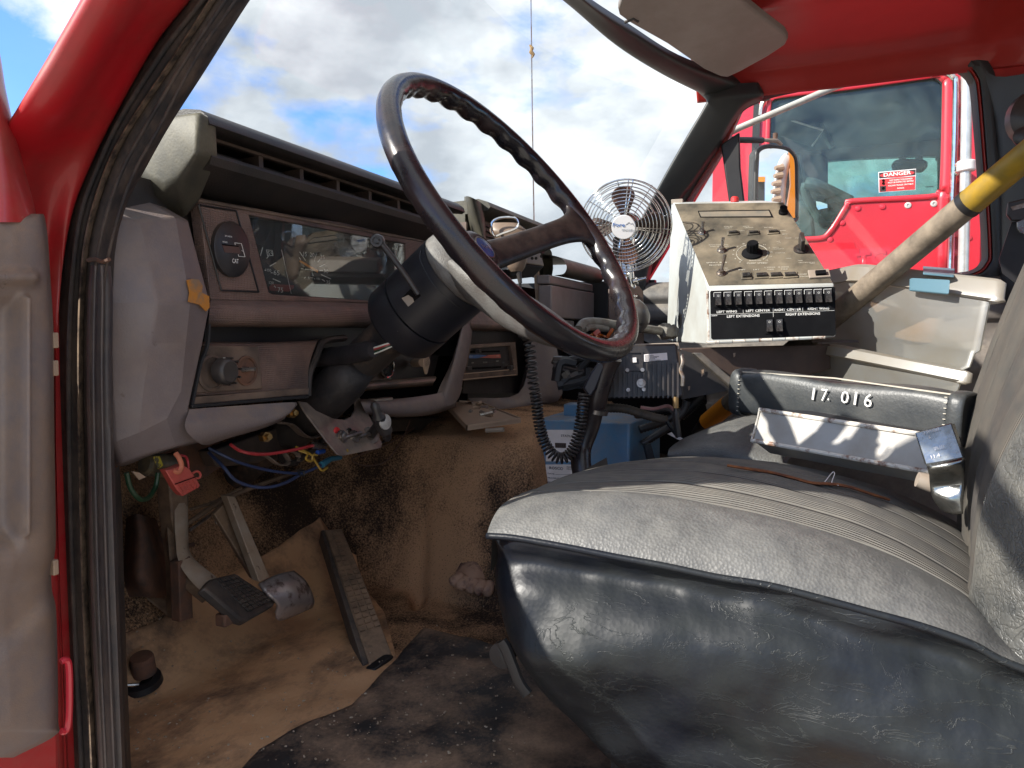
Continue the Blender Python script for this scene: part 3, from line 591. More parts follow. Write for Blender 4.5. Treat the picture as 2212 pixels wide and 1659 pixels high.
# left end cap of the hood
a = pY((440, 238), .72); b = pY((474, 272), .72); c = pY((474, 335), .72); d = pY((425, 345), .722); e = pX((372, 250), .715); gq = pX((303, 381), .705); h = pX((352, 412), .705); h2 = pX((372, 408), .690); d2 = pY((408, 385), .735)
lo = [pY((470, 340), .725), pY((458, 375), .735), pY((432, 440), .76), pY((414, 471), .765), pX((330, 470), .70), pX((250, 464), .66), pX((268, 440), .655)]
a = pY((430, 237), .722); b = pX((362, 257), .724); c = pY((423, 333), .722); d = pX((390, 387), .724); e = pX((353, 402), .722); f_ = pX((303, 372), .716)
k = pY((471, 263), .720); j = pY((474, 338), .722); i_ = pY((436, 430), .765); h = pY((405, 470), .785); g_ = pX((255, 462), .745)
bk2 = [p + V((.012, .20, 0)) for p in (a, b, f_, g_, h, i_, j, k)]
mb = MB(); mb.add([a, b, f_, e, d, c, k, j, i_, h, g_] + bk2, [(0, 1, 2, 3, 4, 5), (0, 5, 7, 6), (5, 4, 9, 8, 7), (4, 3, 2, 10, 9),
    (0, 11, 12, 1), (1, 12, 13, 2), (2, 13, 14, 10), (10, 14, 15, 9), (9, 15, 16, 8), (8, 16, 17, 7), (7, 17, 18, 6), (6, 18, 11, 0)])
obj('end_light_block', MB().box((.745, .85, 1.90), (.13, .10, .10)), DASHBLK, dash)  # added block, stops sun leaking between hood end and end panel
obj('brow_end', mb, CAPM, dash, angle=180, bevel=.006, seg=3)
# lavender end panel: faceted
def fac(name, P, F, m=LAV, bevel=.004, back_=None, **k):
    mb = MB(); mb.add(P, F); return obj(name, mb, m, dash, bevel=bevel, **k)
R_ = [[pX(z2(0, 690), .650), pY(z2(160, 715), .768), pY(z2(365, 700), .757), pY(z2(442, 718), .764)],
      [pX(z2(-5, 950), .640), pY(z2(212, 960), .756), pY(z2(410, 950), .747), pY(z2(505, 960), .758)],
      [pX(z2(-10, 1190), .636), pY(z2(260, 1190), .738), pY(z2(450, 1188), .734), pY(z2(568, 1195), .750)],
      [pX(z2(-12, 1420), .636), pY(z2(222, 1420), .750), pY(z2(425, 1420), .744), pY(z2(525, 1420), .755)],
      [pX(z2(-8, 1700), .638), pY(z2(180, 1700), .764), pY(z2(398, 1700), .753), pY(z2(465, 1700), .757)],
      [pX((246, 955), .645), pY((300, 935), .772), pY((360, 905), .757), pY((409, 882), .757)],
      [pX((262, 1003), .665), pY((310, 985), .785), pY((380, 965), .770), pY((450, 946), .768)],
      [pX((266, 1008), .72), pY((312, 990), .83), pY((382, 968), .83), pY((470, 946), .83)]]
R_ = [[r_[0] + V((.004, .10, .0)), r_[0]] + r_[1:] + [r_[3] + V((.008, .03, 0))] for r_ in R_]
R_ = [[p + V((0, .06, .03)) for p in R_[0]]] + R_
mb = MB(); mb.patch(R_, 1, 1); obj('end_panel', mb, LAV, dash, angle=12, bevel=.0035)
# lower lavender band under the switch panel
rows = [[pY((409, 884), .757), pY((520, 876), .757), pY((630, 869), .757), pY((642, 874), .76)],
        [pY((400, 925), .745), pY((500, 915), .745), pY((610, 900), .747), pY((636, 882), .76)],
        [pY((430, 957), .757), pY((500, 940), .757), pY((575, 918), .758), pY((622, 893), .765)],
        [pY((450, 962), .82), pY((500, 945), .82), pY((570, 925), .82), pY((615, 905), .82)]]
mb = MB(); mb.patch(rows, 5, 5); obj('lower_panel', mb, LAV, dash, angle=60)
# orange stain on the end panel: rust/dust mark has its own shape
mb = MB(); SP = [(405, 605), (416, 602), (430, 604), (438, 618), (436, 632), (452, 640), (453, 664), (446, 672), (432, 658), (416, 654), (408, 652), (411, 632)]
mb.slab([pY(p, .7400 - .014 * max(0, (455 - p[0]) / 60) * (1 - abs(p[1] - 654) / 90)) for p in SP], (0, .002, 0))
obj('paint_smear', mb, mat('orange_stain', (.50, .20, .03), (.26, .17, .10), rough=.6, nscale=30, lo=.48, hi=.6), dash)
# instrument bezel (upper): plate with window and small panels
UP = [(430, 436), (520, 446), (700, 472), (876, 500), (905, 506), (905, 660), (800, 655), (640, 645), (455, 645)]
WIN = [(538, 464), (876, 526), (880, 640), (860, 652), (805, 650), (590, 636), (581, 632)]
mb = MB(); mb.plate(pl('Y', .772, [(430, 436), (876, 500), (1000, 520), (1000, 668), (800, 654), (455, 648)]), [pl('Y', .772, WIN)], (0, .018, 0)); obj('bezel', mb, BEZ, dash, bevel=.0015)
mb = MB(); mb.slab(pl('Y', .7705, [z2(500, 628), z2(718, 664), z2(845, 1128), z2(632, 1118)]), (0, .004, 0)); obj('bezel_panel', mb, BEZ, dash, bevel=.0015)
for q in (((715, 662), (845, 1130)), ((845, 1130), (630, 1120)), ((630, 1120), (500, 628)), ((500, 628), (716, 662))):
    mb = MB(); mb.tube([pY(z2(*t), .7695) for t in q], .0013, 5); obj('panel_seam', mb, BLKT, dash)
mb = MB(); mb.tube(cat(pl('Y', .7705, [z2(495, 600), z2(900, 672), z2(1500, 782), z2(1880, 850)]), 3), .0028, 6); obj('bezel_edge', mb, BEZP, dash)
# rolled shelf and dark gap below
sh = [(455, 648), (800, 655), (1010, 668)]
mb = MB(); mb.patch([pl('Y', .772, sh), pl('Y', .757, [(453, 662), (798, 666), (1010, 677)]), pl('Y', .752, [(452, 680), (795, 685), (1005, 690)]), pl('Y', .760, [(450, 700), (790, 702), (1000, 705)]), pl('Y', .80, [(448, 706), (790, 708), (1000, 708)])], 5, 6); obj('bezel_roll', mb, BEZ, dash, angle=80)
mb = MB(); mb.slab(pl('Y', .80, [(446, 690), (1010, 690), (1010, 770), (700, 760), (440, 745)]), (0, .03, 0)); obj('shadow_gap', mb, BLKT, dash)
# lower bezel with switch plate
mb = MB(); mb.patch([pl('Y', .80, [(438, 738), (560, 739), (640, 738), (690, 732)]), pl('Y', .776, [(434, 748), (560, 745), (640, 742), (683, 742)]), pl('Y', .772, [(426, 800), (560, 790), (630, 790), (667, 792)]), pl('Y', .770, [(420, 855), (560, 846), (630, 842), (665, 840)])], 5, 5)
obj('lower_bezel', mb, BEZ, dash, angle=60)
mb = MB(); mb.slab(pl('Y', .762, [(417, 858), (420, 874), (667, 852), (668, 838)]), (0, .01, 0)); obj('bezel_trim', mb, BEZP, dash, bevel=.001)
mb = MB(); mb.slab(pl('Y', .757, [(415, 875), (416, 882), (668, 860), (668, 853)]), (0, .015, 0)); obj('bezel_trim', mb, BLKT, dash, bevel=.001)
mb = MB(); mb.tube(cat(pl('Y', .762, [(451, 660), (449, 740), (432, 790), (414, 878)]), 4), .003, 6); obj('edge_bead', mb, BLKT, dash)
sw = obj('switch_plate', MB().slab(pl('Y', .764, [z4(765, 125), z4(1125, 125), z4(1150, 420), z4(680, 450), z4(690, 380)]), (0, .01, 0)), BEZP, dash, bevel=.0012)
nY = V((0, -1, 0))
def rnd(p, y, r, prof, m, name, parent, seg=24, z=nY, **k):
    c_ = pY(p, y); return obj(name, MB().lathe([(a_ * r, b_) for a_, b_ in prof], zframe(c_, z), seg), m, parent, **k)
rnd(z4(795, 310), .7635, .025, [(1.0, 0), (1.0, .002), (.85, .003), (.8, -.004), (.0, -.004)], BEZP, 'switch_recess', sw)
rnd(z4(850, 300), .762, .012, [(1, 0), (1, .012), (.8, .014), (0, .014)], BLKT, 'switch_stem', sw)
kn = rnd(z4(915, 300), .742, .0175, [(1, -.014), (1.02, -.001), (.9, .003), (.8, .0045), (0, .004)], PLBLK, 'headlight_knob', sw)
for k in range(20):
    t = 2 * math.pi * k / 20; c_ = pY(z4(915, 300), .748)
    mb = MB(); mb.box((.0183, 0, 0), (.0022, .0022, .013), zframe(c_, nY) @ Matrix.Rotation(t, 4, 'Z')); obj('knob_rib', mb, PLBLK, kn) if k % 2 == 0 else None
rnd(z4(1035, 295), .7635, .0215, [(1.0, 0), (1.0, .003), (.86, .003), (.84, -.006), (.0, -.006)], RUSTY, 'toggle_recess', sw)
mb = MB(); mb.tube([pY(z4(1010, 288), .764), pY(z4(1100, 283), .745)], [.004, .0028], 10); obj('toggle', mb, STEEL, sw)
mb = MB(); mb.box(pY(z4(898, 212), .7625), (.010, .001, .004)); obj('switch_mark', mb, INKD, sw)
# instruments
cl = obj('instrument_cluster', MB().slab(pl('Y', .806, [(528, 450), (1000, 520), (1000, 670), (560, 650)]), (0, .01, 0)), GAUGEB, dash)
obj('lens', MB().slab([p + V((0, .0, 0)) for p in [pY(q, .7745) for q in ((539, 466), (876, 528), (880, 640), (860, 651), (805, 649), (590, 635), (582, 631))]], (0, .002, 0)), CLEAR, dash)
def itx(s, x, y, hpx, wpx=None, m=INK, yy=.8045):
    w_ = (wpx or len(s) * hpx * .55) * .2109; p0 = pY((i7(x, y)[0] - w_ / 2, i7(x, y)[1]), yy); p1 = pY((i7(x, y)[0] + w_ / 2, i7(x, y)[1]), yy)
    p1.z = p0.z; text(s, p0, p1, (0, 0, 1), hpx * .2109 / 1610 * depth(p0), m, cl)
itx('55', 880, 648, 46, 58); itx('100', 862, 812, 30, 56); itx('65', 945, 848, 50, 60); itx('120', 892, 942, 28, 46); itx('75', 985, 1026, 50, 56)
itx('15', 1238, 655, 44, 34); itx('20', 1310, 662, 44, 46); itx('25', 1415, 682, 40, 44); itx('30', 1452, 828, 40, 46); itx('RPM x 100', 1330, 888, 22, 120); itx('35', 1475, 935, 30, 40)
def mark(x0, y0, x1, y1, wd, m, nm='scale_mark', yy=.8035):
    a_ = pY(i7(x0, y0), yy); b_ = pY(i7(x1, y1), yy); d_ = (b_ - a_).normalized(); s_ = d_.cross(V((0, 1, 0))) * wd
    obj(nm, MB().slab([a_ - s_, b_ - s_ * .8, b_ + s_ * .8, a_ + s_], (0, .0006, 0)), m, cl)
for q in ((785, 650, 808, 568), (848, 680, 866, 655), (880, 760, 945, 722), (910, 888, 990, 922), (925, 962, 942, 978), (893, 826, 908, 828), (828, 800, 838, 802), (1185, 612, 1245, 700), (1335, 710, 1358, 630), (1370, 718, 1395, 688), (1390, 765, 1445, 740), (1390, 803, 1422, 803), (1200, 785, 1225, 788), (1240, 790, 1300, 795), (1312, 815, 1325, 860), (1405, 845, 1505, 890), (1415, 895, 1445, 915), (1232, 885, 1245, 872), (1180, 670, 1198, 692)): mark(*q, .0007, INK)
mark(1372, 815, 1186, 705, .0022, ORG, 'needle', .800)
obj('speed_band', MB().slab([pY(i7(*q), .8042) for q in ((905, 940), (1130, 955), (1125, 985), (1075, 1020), (880, 1010), (870, 975))], (0, .0006, 0)), mat('maroon_print', (.22, .05, .045), rough=.5), cl)
for q in (((845, 592), (905, 598)), ((905, 598), (915, 650)), ((915, 650), (858, 655)), ((858, 655), (845, 592))): mark(*q[0], *q[1], .0004, INK, 'number_frame')
mark(1000, 590, 1100, 1040, .0004, LABW, 'divider')
# hour meter
hc = pY((499, 539), .767); hm = obj('hour_meter', MB().lathe([(.0345, -.004), (.0345, .003), (.031, .005), (.0, .005)], zframe(hc, (0, -1, .0), (1, 0, 0)), 40), PLBLK, dash)
for v in hm.data.vertices:   # the dial is taller than wide
    v.co.z = (v.co.z + wloc(hm).z - hc.z) * 1.12 + hc.z - wloc(hm).z
yy = .7615
obj('hour_window', MB().slab([pY(i7(*q), yy) for q in ((388, 530), (560, 552), (582, 632), (418, 618))], (0, .001, 0)), mat('brown_lcd', (.10, .055, .045), rough=.3), hm)
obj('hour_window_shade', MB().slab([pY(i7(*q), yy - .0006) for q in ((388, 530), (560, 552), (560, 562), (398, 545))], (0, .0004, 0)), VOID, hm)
def htx(s, x0, x1, y, hpx, m=INK):
    p0 = pY(i7(x0, y), yy - .0004); p1 = pY(i7(x1, y), yy - .0004); p1.z = p0.z; text(s, p0, p1, (0, 0, 1), hpx * .2109 / 1610 * depth(p0), m, hm, bold=.01)
htx('CAT', 492, 556, 726, 46); htx('201-8276', 415, 490, 455, 16); htx('HOURS', 392, 440, 516, 16)
for q in (((520, 520), (588, 528)), ((588, 528), (625, 664)), ((625, 664), (560, 658)), ((520, 520), (526, 542)), ((560, 658), (556, 640)), ((604, 605), (590, 600))):
    a_ = pY(i7(*q[0]), yy - .0005); b_ = pY(i7(*q[1]), yy - .0005); obj('print_line', MB().tube([a_, b_], .0004, 4), INK, hm)
# column opening and right lower panel with gauge and pull knob
mb = MB(); mb.slab(pl('Y', .83, [(660, 700), (1010, 690), (1010, 880), (660, 900)]), (0, .05, 0)); obj('column_opening', mb, VOID, dash)
mb = MB(); mb.tube(cat(pl('Y', .775, [(745, 730), (700, 738), (682, 775), (668, 810), (665, 855)]), 5), .006, 8); obj('opening_rim', mb, PLBLK, dash)
gp = obj('gauge_panel', MB().slab(pl('Y', .80, [(780, 770), (960, 720), (935, 820), (782, 834)]), (0, .01, 0)), PLBLK, dash)
mb = MB(); mb.slab(pl('Y', .797, [h4(50, 1470), h4(190, 1290), h4(330, 1440)]), (0, .002, 0)); obj('gauge_plate', mb, STEEL, gp)
gc = pY(h4(278, 1305), .790)
obj('gauge_ring', MB().lathe([(.0235, -.004), (.0245, .002), (.023, .004), (.0215, .003), (.0215, 0)], zframe(gc, (0, -1, 0)), 32), CHROME, gp)
obj('gauge_dial', MB().lathe([(.0215, .0), (0, .0)], zframe(gc, (0, -1, 0)), 32), GAUGEB, gp)
obj('gauge_glass', MB().lathe([(.0215, .0025), (0, .0028)], zframe(gc, (0, -1, 0)), 32), CLEAR, gp)
obj('gauge_needle', MB().tube([gc + V((0, -.001, 0)), gc + V((-.008, -.001, .012))], .001, 5), CREAM, gp)
mb = MB(); mb.patch([pl('Y', .79, [h4(40, 1480), h4(400, 1440), h4(780, 1410)]), pl('Y', .765, [h4(20, 1500), h4(400, 1465), h4(790, 1432)]), pl('Y', .765, [h4(0, 1550), h4(400, 1520), h4(760, 1490)]), pl('Y', .80, [h4(0, 1570), h4(400, 1540), h4(760, 1510)])], 4, 3); obj('gauge_sill', mb, BEZP, dash, angle=30)
pk = pY(h4(560, 1275), .79); kd = pY(h4(692, 1262), .70)
kb = obj('air_brake_knob', MB().tube([pk, pY(h4(650, 1270), .72)], .0085, 16), CREAM, dash)
fr = frame(kd, (1, 0, 0), (0, 0, 1)); dm = [(.0, .0245), (.0045, .022), (.021, .003), (.021, -.003), (.0045, -.023), (0, -.0245), (-.0045, -.023), (-.021, -.003), (-.021, .003), (-.0045, .022)]
k2 = obj('knob_face', MB().slab([fr @ V((x * .62, y, 0)) for x, y in dm], (0, .004, 0)), CREAM, kb, bevel=.0008)
for i, s in enumerate(('SYSTEM', 'PARK', 'PUSH', 'PULL')):
    p0 = kd + V((.006 - i * .004, -.0004, .010 - i * .003)); text(s, p0, p0 - V((0, 0, .016 - i * .002)), (1, 0, 0), .0026, INKB, k2)
# lavender post right of the column
for nm, rows in (('centre_post', [[((1001, 690), .77), ((1008, 672), .755), ((1022, 670), .765), ((1024, 690), .80)], [((975, 780), .77), ((985, 770), .752), ((1010, 760), .757), ((1014, 760), .80)], [((950, 835), .77), ((968, 845), .750), ((996, 826), .757), ((999, 828), .80)], [((940, 865), .77), ((966, 876), .752), ((988, 864), .757), ((999, 838), .80)]]),
                 ('lower_post', [[((778, 862), .79), ((850, 862), .772), ((945, 850), .760), ((968, 836), .757)], [((780, 870), .775), ((850, 872), .758), ((945, 868), .752), ((985, 860), .757)], [((790, 890), .775), ((860, 895), .758), ((930, 890), .755), ((985, 872), .762)], [((800, 896), .80), ((865, 901), .80), ((930, 896), .80), ((985, 880), .80)]])):
    mb = MB(); mb.patch([[pY(p, y) for p, y in r_] for r_ in rows], 5, 5); obj(nm, mb, LAV, dash, angle=60)
mb = MB(); mb.slab(pl('Y', .77, [(812, 862), (850, 858), (848, 876), (816, 880)]), (0, .02, 0)); obj('post_notch', mb, BEIGE, dash, bevel=.002)
# heater control
mb = MB(); mb.slab(pl('Y', .80, [(1010, 690), (1160, 690), (1150, 850), (1000, 850)]), (0, .02, 0)); obj('heater_surround', mb, PLBLK, dash)
mb = MB(); mb.patch([pl('Y', .772, [(1022, 672), (1100, 676), (1160, 680)]), pl('Y', .757, [(1016, 705), (1090, 706), (1150, 706)]), pl('Y', .79, [(1014, 715), (1090, 716), (1145, 716)])], 4, 4); obj('heater_brow', mb, BEZ, dash, angle=80)
hf = obj('heater_control', MB().plate(pl('Y', .766, [h4(1130, 1090), h4(1612, 1058), h4(1640, 1400), h4(1040, 1465)]), [pl('Y', .766, [h4(1150, 1125), h4(1560, 1095), h4(1600, 1350), h4(1100, 1380)])], (0, .02, 0)), BEZP, dash, bevel=.0012)
obj('heater_face', MB().slab(pl('Y', .775, [h4(1110, 1110), h4(1575, 1090), h4(1610, 1370), h4(1060, 1400)]), (0, .008, 0)), PLBLK, hf)
yy2 = .7735
obj('cold_print', MB().slab(pl('Y', yy2, [h4(1125, 1190), h4(1230, 1188), h4(1330, 1200), h4(1200, 1228), h4(1130, 1225)]), (0, .0006, 0)), BLUP, hf)
obj('hot_print', MB().slab(pl('Y', yy2, [h4(1240, 1218), h4(1340, 1192), h4(1455, 1186), h4(1460, 1222), h4(1400, 1226)]), (0, .0006, 0)), REDP, hf)
obj('slot', MB().slab(pl('Y', yy2, [h4(1120, 1152), h4(1450, 1146), h4(1450, 1163), h4(1120, 1170)]), (0, .0006, 0)), VOID, hf)
obj('slot', MB().slab(pl('Y', yy2, [h4(1100, 1325), h4(1465, 1308), h4(1465, 1325), h4(1100, 1345)]), (0, .0006, 0)), VOID, hf)
obj('slide_knob', MB().box(pY(h4(1225, 1150), .765), (.014, .012, .009)), PLBLK, hf, bevel=.001)
obj('slide_knob', MB().box(pY(h4(1120, 1330), .765), (.020, .012, .008)), PLBLK, hf, bevel=.001)
obj('slide_knob', MB().box(pY(h4(1555, 1325), .765), (.016, .012, .012)), PLBLK, hf, bevel=.001)
for s, x, y in (('COLD', 1150, 1215), ('HOT', 1425, 1212), ('OFF', 1165, 1282), ('FLOOR', 1298, 1278), ('DEF', 1425, 1262)):
    p0 = pY(h4(x - 4 * len(s), y), yy2 - .0007); p1 = pY(h4(x + 4 * len(s), y), yy2 - .0007); p1.z = p0.z; text(s, p0, p1, (0, 0, 1), .0035, INKD, hf)
for y_ in (1392, 1450): obj('heater_trim', MB().slab(pl('Y', .764, [h4(1050, y_ - 6), h4(1620, y_ - 58), h4(1620, y_ - 48), h4(1050, y_ + 4)]), (0, .002, 0)), CREAM, hf)
# lower centre piece beside heater
mb = MB(); mb.patch([[pX(p, x) for p, x in r_] for r_ in ((((1150, 690), 1.95), ((1165, 640), 1.97), ((1180, 600), 2.0)), (((1145, 760), 1.94), ((1168, 700), 1.96), ((1190, 690), 2.0)), (((1120, 850), 1.92), ((1160, 850), 1.95), ((1215, 850), 2.0)), (((1010, 860), 1.7), ((1060, 900), 1.8), ((1150, 880), 2.0)))], 4, 4); obj('centre_side', mb, LAV, dash, angle=60)
mb = MB(); mb.slab([pX(p, 1.97) for p in ((1153, 590), (1162, 585), (1172, 670), (1168, 700), (1160, 690))], (.01, .0, 0)); obj('centre_strip', mb, CREAM, dash)
# centre pod with its own small brow and vent
pod = [(1.02, 2.02), (.86, 2.064), (.745, 2.068), (.722, 2.060), (.715, 2.048), (.722, 2.040), (.78, 2.035), (.78, 1.93), (1.02, 1.93)]
sweepx(pod, 1.595, 2.16, 'centre_pod', CAPM, dash, n=4, angle=50)
mb = MB(); mb.patch([pl('Y', .82, [(1003, 425), (1003, 480), (1010, 545)]), pl('Y', .735, [(1012, 424), (1022, 470), (1040, 540)]), pl('Y', .716, [(1030, 432), (1042, 470), (1046, 520)]), pl('Y', .74, [(1042, 440), (1048, 480), (1050, 520)])], 4, 4); obj('pod_end', mb, CAPM, dash, angle=80)
for k in range(3):
    mb = MB(); mb.box((1.86, .775, 2.022 - k * .012), (.50, .01, .004)); obj('vent_slat', mb, DASHBLK, dash)
mb = MB(); mb.patch([[pX(p, x) for p, x in r_] for r_ in ((((1180, 530), 2.14), ((1192, 545), 2.15), ((1195, 580), 2.15)), (((1150, 600), 2.1), ((1190, 600), 2.15), ((1188, 625), 2.15)))], 3, 3); obj('pod_side', mb, CAPM, dash)
# passenger side pad and glove box face
pg = []
for x in (2.0, 2.18, 2.30, 2.36): 
    pg.append([V((x, y - .02 * (x - 2), z)) for y, z in ((1.0, 1.98), (.82, 1.985), (.70, 1.975), (.665, 1.95), (.67, 1.925), (.70, 1.92))])
mb = MB(); mb.patch(pg, 5, 5); obj('passenger_pad', mb, CAPM, dash, angle=180)
for z0, z1, y, nm in ((1.918, 1.893, .695, 'glove_box_panel'), (1.890, 1.800, .690, 'glove_box_door'), (1.796, 1.74, .70, 'glove_box_sill')):
    mb = MB(); mb.box((2.16, y + .02, (z0 + z1) / 2), (.42, .04, z0 - z1)); obj(nm, mb, mat('glove_trim', (.21, .175, .165), (.17, .135, .125), rough=.5, nscale=6, dust=(.36, .3, .26), dustamt=.8), dash, bevel=.004)
mb = MB(); mb.patch([[V((x, y, z)) for x in (1.95, 2.1, 2.35)] for y, z in ((.74, 1.75), (.76, 1.68), (.80, 1.55), (.86, 1.35))], 4, 4); obj('passenger_knee_panel', mb, mat('knee_trim', (.07, .062, .068), (.05, .045, .05), rough=.5, nscale=6, dust=DUST, dustamt=.3), dash, angle=80)
mb = MB(); mb.box((1.5, 1.0, 1.80), (1.7, .30, .20)); obj('dash_body', mb, VOID, dash)

# ================================================================== STEERING COLUMN AND WHEEL
WC = V((1.0575, .4248, 1.932)); tt, bb = R(35.2), R(-8.4)
wn = V((math.sin(bb) * math.cos(tt), -math.cos(bb) * math.cos(tt), math.sin(tt)))
e1 = V((-wn.y, wn.x, 0)).normalized(); e2 = wn.cross(e1)
if e2.z < 0: e2 = -e2
WR = .249
def wp(th, r=WR, h=0): return WC + e1 * (r * math.cos(th)) + e2 * (r * math.sin(th)) + wn * h
wheel = thing('steering_wheel', 'large glossy black two spoke steering wheel with worn finger grip rim', 'steering wheel', WC + wn * -.06)
mb = MB(); n, seg = 216, 14; vs = []
for i in range(n):
    th = 2 * math.pi * i / n; o_ = V((math.cos(th), math.sin(th)))
    ripple = .0024 * math.cos(th * 34)
    for k in range(seg):
        a_ = 2 * math.pi * k / seg; ca, sa = math.cos(a_), math.sin(a_)
        rr = .0165 + (ripple * max(0, (-ca * .8 - sa * .6)) if (ca < .3) else 0)
        vs.append(wp(th, WR + ca * rr, sa * rr * 1.08))
mb.add(vs, [(i * seg + k, i * seg + (k + 1) % seg, ((i + 1) % n) * seg + (k + 1) % seg, ((i + 1) % n) * seg + k) for i in range(n) for k in range(seg)])
obj('rim', mb, WHEELM, wheel, angle=180)
def spoke(th, name):
    mb = MB(); rows = []
    d_ = V((math.cos(th), math.sin(th)))
    for r_, hw, h, tk in ((.030, .028, -.100, .012), (.07, .025, -.082, .011), (.12, .0235, -.055, .010), (.17, .0235, -.028, .009), (.205, .027, -.012, .008), (.225, .036, -.002, .008), (.238, .052, 0, .009), (.250, .070, 0, .009)):
        c_ = lambda s, u: WC + (e1 * d_[0] + e2 * d_[1]) * (r_ if abs(s) < .9 else (r_ if r_ < .2 else math.sqrt(max(0, r_ * r_ - (hw * s) ** 2 * .9)))) + (-e1 * d_[1] + e2 * d_[0]) * (hw * s) + wn * (h + u * tk)
        rows.append([c_(-1, 0), c_(-.8, .8), c_(0, 1.0), c_(.8, .8), c_(1, 0), c_(.8, -.9), c_(0, -1.1), c_(-.8, -.9)])
    mb.patch(rows, 3, 3, closed_v=True); return obj(name, mb, SPOKEM, wheel, angle=180)
spoke(R(4), 'spoke'); spoke(R(250), 'spoke')
hub = obj('hub_pad', MB().lathe([(.030, -.125), (.041, -.120), (.043, -.105), (.042, -.092), (.037, -.083), (.028, -.078), (.024, -.079), (.0, -.079)], zframe(WC, wn, e1), 40), SPOKEM, wheel, angle=60)
obj('emblem', MB().lathe([(.0195, -.0788), (.019, -.0770), (.014, -.0764), (0, -.0760)], zframe(WC, wn, e1), 36), EMBL, hub, angle=60)
obj('emblem_ring', MB().lathe([(.0212, -.0788), (.0212, -.0768), (.0192, -.0764), (.0192, -.0788)], zframe(WC, wn, e1), 36), STEEL, hub)
text('Ford', WC + wn * -.0755 - e1 * .011 - e2 * .005, WC + wn * -.0755 + e1 * .011 - e2 * .003, e2, .0085, STEEL, hub, name='emblem_lettering')
# textured rear cone with its skirt running out under the lower spoke
obj('hub_cone', MB().lathe([(.066, -.142), (.0700, -.138), (.0690, -.128), (.063, -.115), (.052, -.104), (.040, -.098), (.03, -.095)], zframe(WC, wn, e1), 40), HUBM, wheel, angle=60)
mb = MB(); th = R(251); d_ = (e1 * math.cos(th) + e2 * math.sin(th)); s_ = (-e1 * math.sin(th) + e2 * math.cos(th)); rows = []
for r_, hw, h0, h1 in ((.03, .058, -.105, -.138), (.07, .054, -.085, -.130), (.11, .046, -.060, -.112), (.15, .038, -.040, -.092), (.19, .031, -.024, -.066), (.22, .025, -.014, -.042), (.245, .018, -.008, -.018)):
    q = lambda s, h: WC + d_ * r_ + s_ * (hw * s) + wn * h
    rows.append([q(-1, h0), q(-.3, h0 + .004), q(.3, h0 + .004), q(1, h0), q(.95, (h0 + h1) / 2), q(.5, h1), q(-.5, h1), q(-.95, (h0 + h1) / 2)])
mb.patch(rows, 4, 3, closed_v=True); obj('spoke_skirt', mb, HUBM, wheel, angle=180)
# column
col = thing('steering_column', 'black steering column with round shroud, exposed wires and turn signal lever', 'steering column', WC + wn * -.5)
fz = zframe(WC, wn, e1)
obj('shroud', MB().lathe([(.03, -.144), (.066, -.143), (.0705, -.139), (.0705, -.19), (.0705, -.234)], fz, 48), COLM, col, angle=40)
obj('shroud_ring', MB().lathe([(.0685, -.2375), (.0715, -.237), (.0712, -.280), (.066, -.288), (.060, -.291), (.030, -.295)], fz, 48), COLM, col, angle=40)
obj('column_tube', MB().lathe([(.036, -.28), (.036, -.44), (.030, -.54), (.030, -.80)], fz, 28), mat('column_tube', (.03, .024, .022), (.12, .075, .05), rough=.6, nscale=22, lo=.5, hi=.65, bump=.3, bscale=90), col, angle=40)
obj('shaft_boot', MB().lathe([(.030, -.38), (.040, -.42), (.043, -.50), (.040, -.60)], zframe(WC + V((-.02, 0, -.015)), wn, e1), 20), mat('boot_rubber', (.015, .013, .014), (.03, .024, .022), rough=.6, nscale=20, bump=.8, bscale=40, bdist=.004), col, angle=80)
# signal lever on the near side
lp = [pX(z3(385, 1195), .985), pX(z3(300, 1070), .975), pX(z3(200, 940), .965), pX(z3(172, 918), .962)]
lv = obj('signal_lever', MB().tube(cat(lp, 4), [.0042] * 5 + [.0046] * 4 + [.0050] * 4, 12), PLBLK, col)
kc = lp[-1]; vv = (CAMLOC - kc).normalized()
obj('lever_knob', MB().lathe([(.007, -.010), (.0105, -.008), (.0105, .003), (.009, .006), (.006, .006), (.006, .003), (.003, .003), (.003, .005), (0, .005)], zframe(kc, vv + V((0, .2, .1))), 24), PLBLK, lv)
# slot plate the lever comes out of, standing proud of the shroud
sp_ = [pX(h4(*q), .9835) for q in ((430, 600), (560, 465), (628, 578), (498, 690))]
# project slot onto shroud surface
def on_cyl(p, r=.0712):
    d = ray(p).normalized(); ax = wn; o_ = CAMLOC - WC
    dp = d - ax * d.dot(ax); op = o_ - ax * o_.dot(ax); a_ = dp.dot(dp); b_ = 2 * dp.dot(op); c_ = op.dot(op) - r * r; di = b_ * b_ - 4 * a_ * c_
    if di < 0: di = 0
    t = (-b_ - math.sqrt(di)) / (2 * a_); return CAMLOC + d * t
q4 = [on_cyl(h4(*q)) for q in ((432, 600), (562, 468), (628, 578), (498, 688))]
obj('lever_slot', MB().slab(q4, V((.002, 0, 0))), VOID, col)
q4 = [on_cyl(h4(*q), .0722) for q in ((430, 602), (500, 690), (560, 640), (545, 600), (500, 570))]
obj('slot_plate', MB().slab(q4, V((.001, 0, 0))), BEIGE, col)
mb = MB(); mb.tube(cat([on_cyl(h4(*q), .0716) for q in ((630, 110), (625, 200), (680, 330), (780, 480), (960, 650), (1040, 700))], 6), .0008, 5); obj('shroud_seam', mb, BLKT, col)
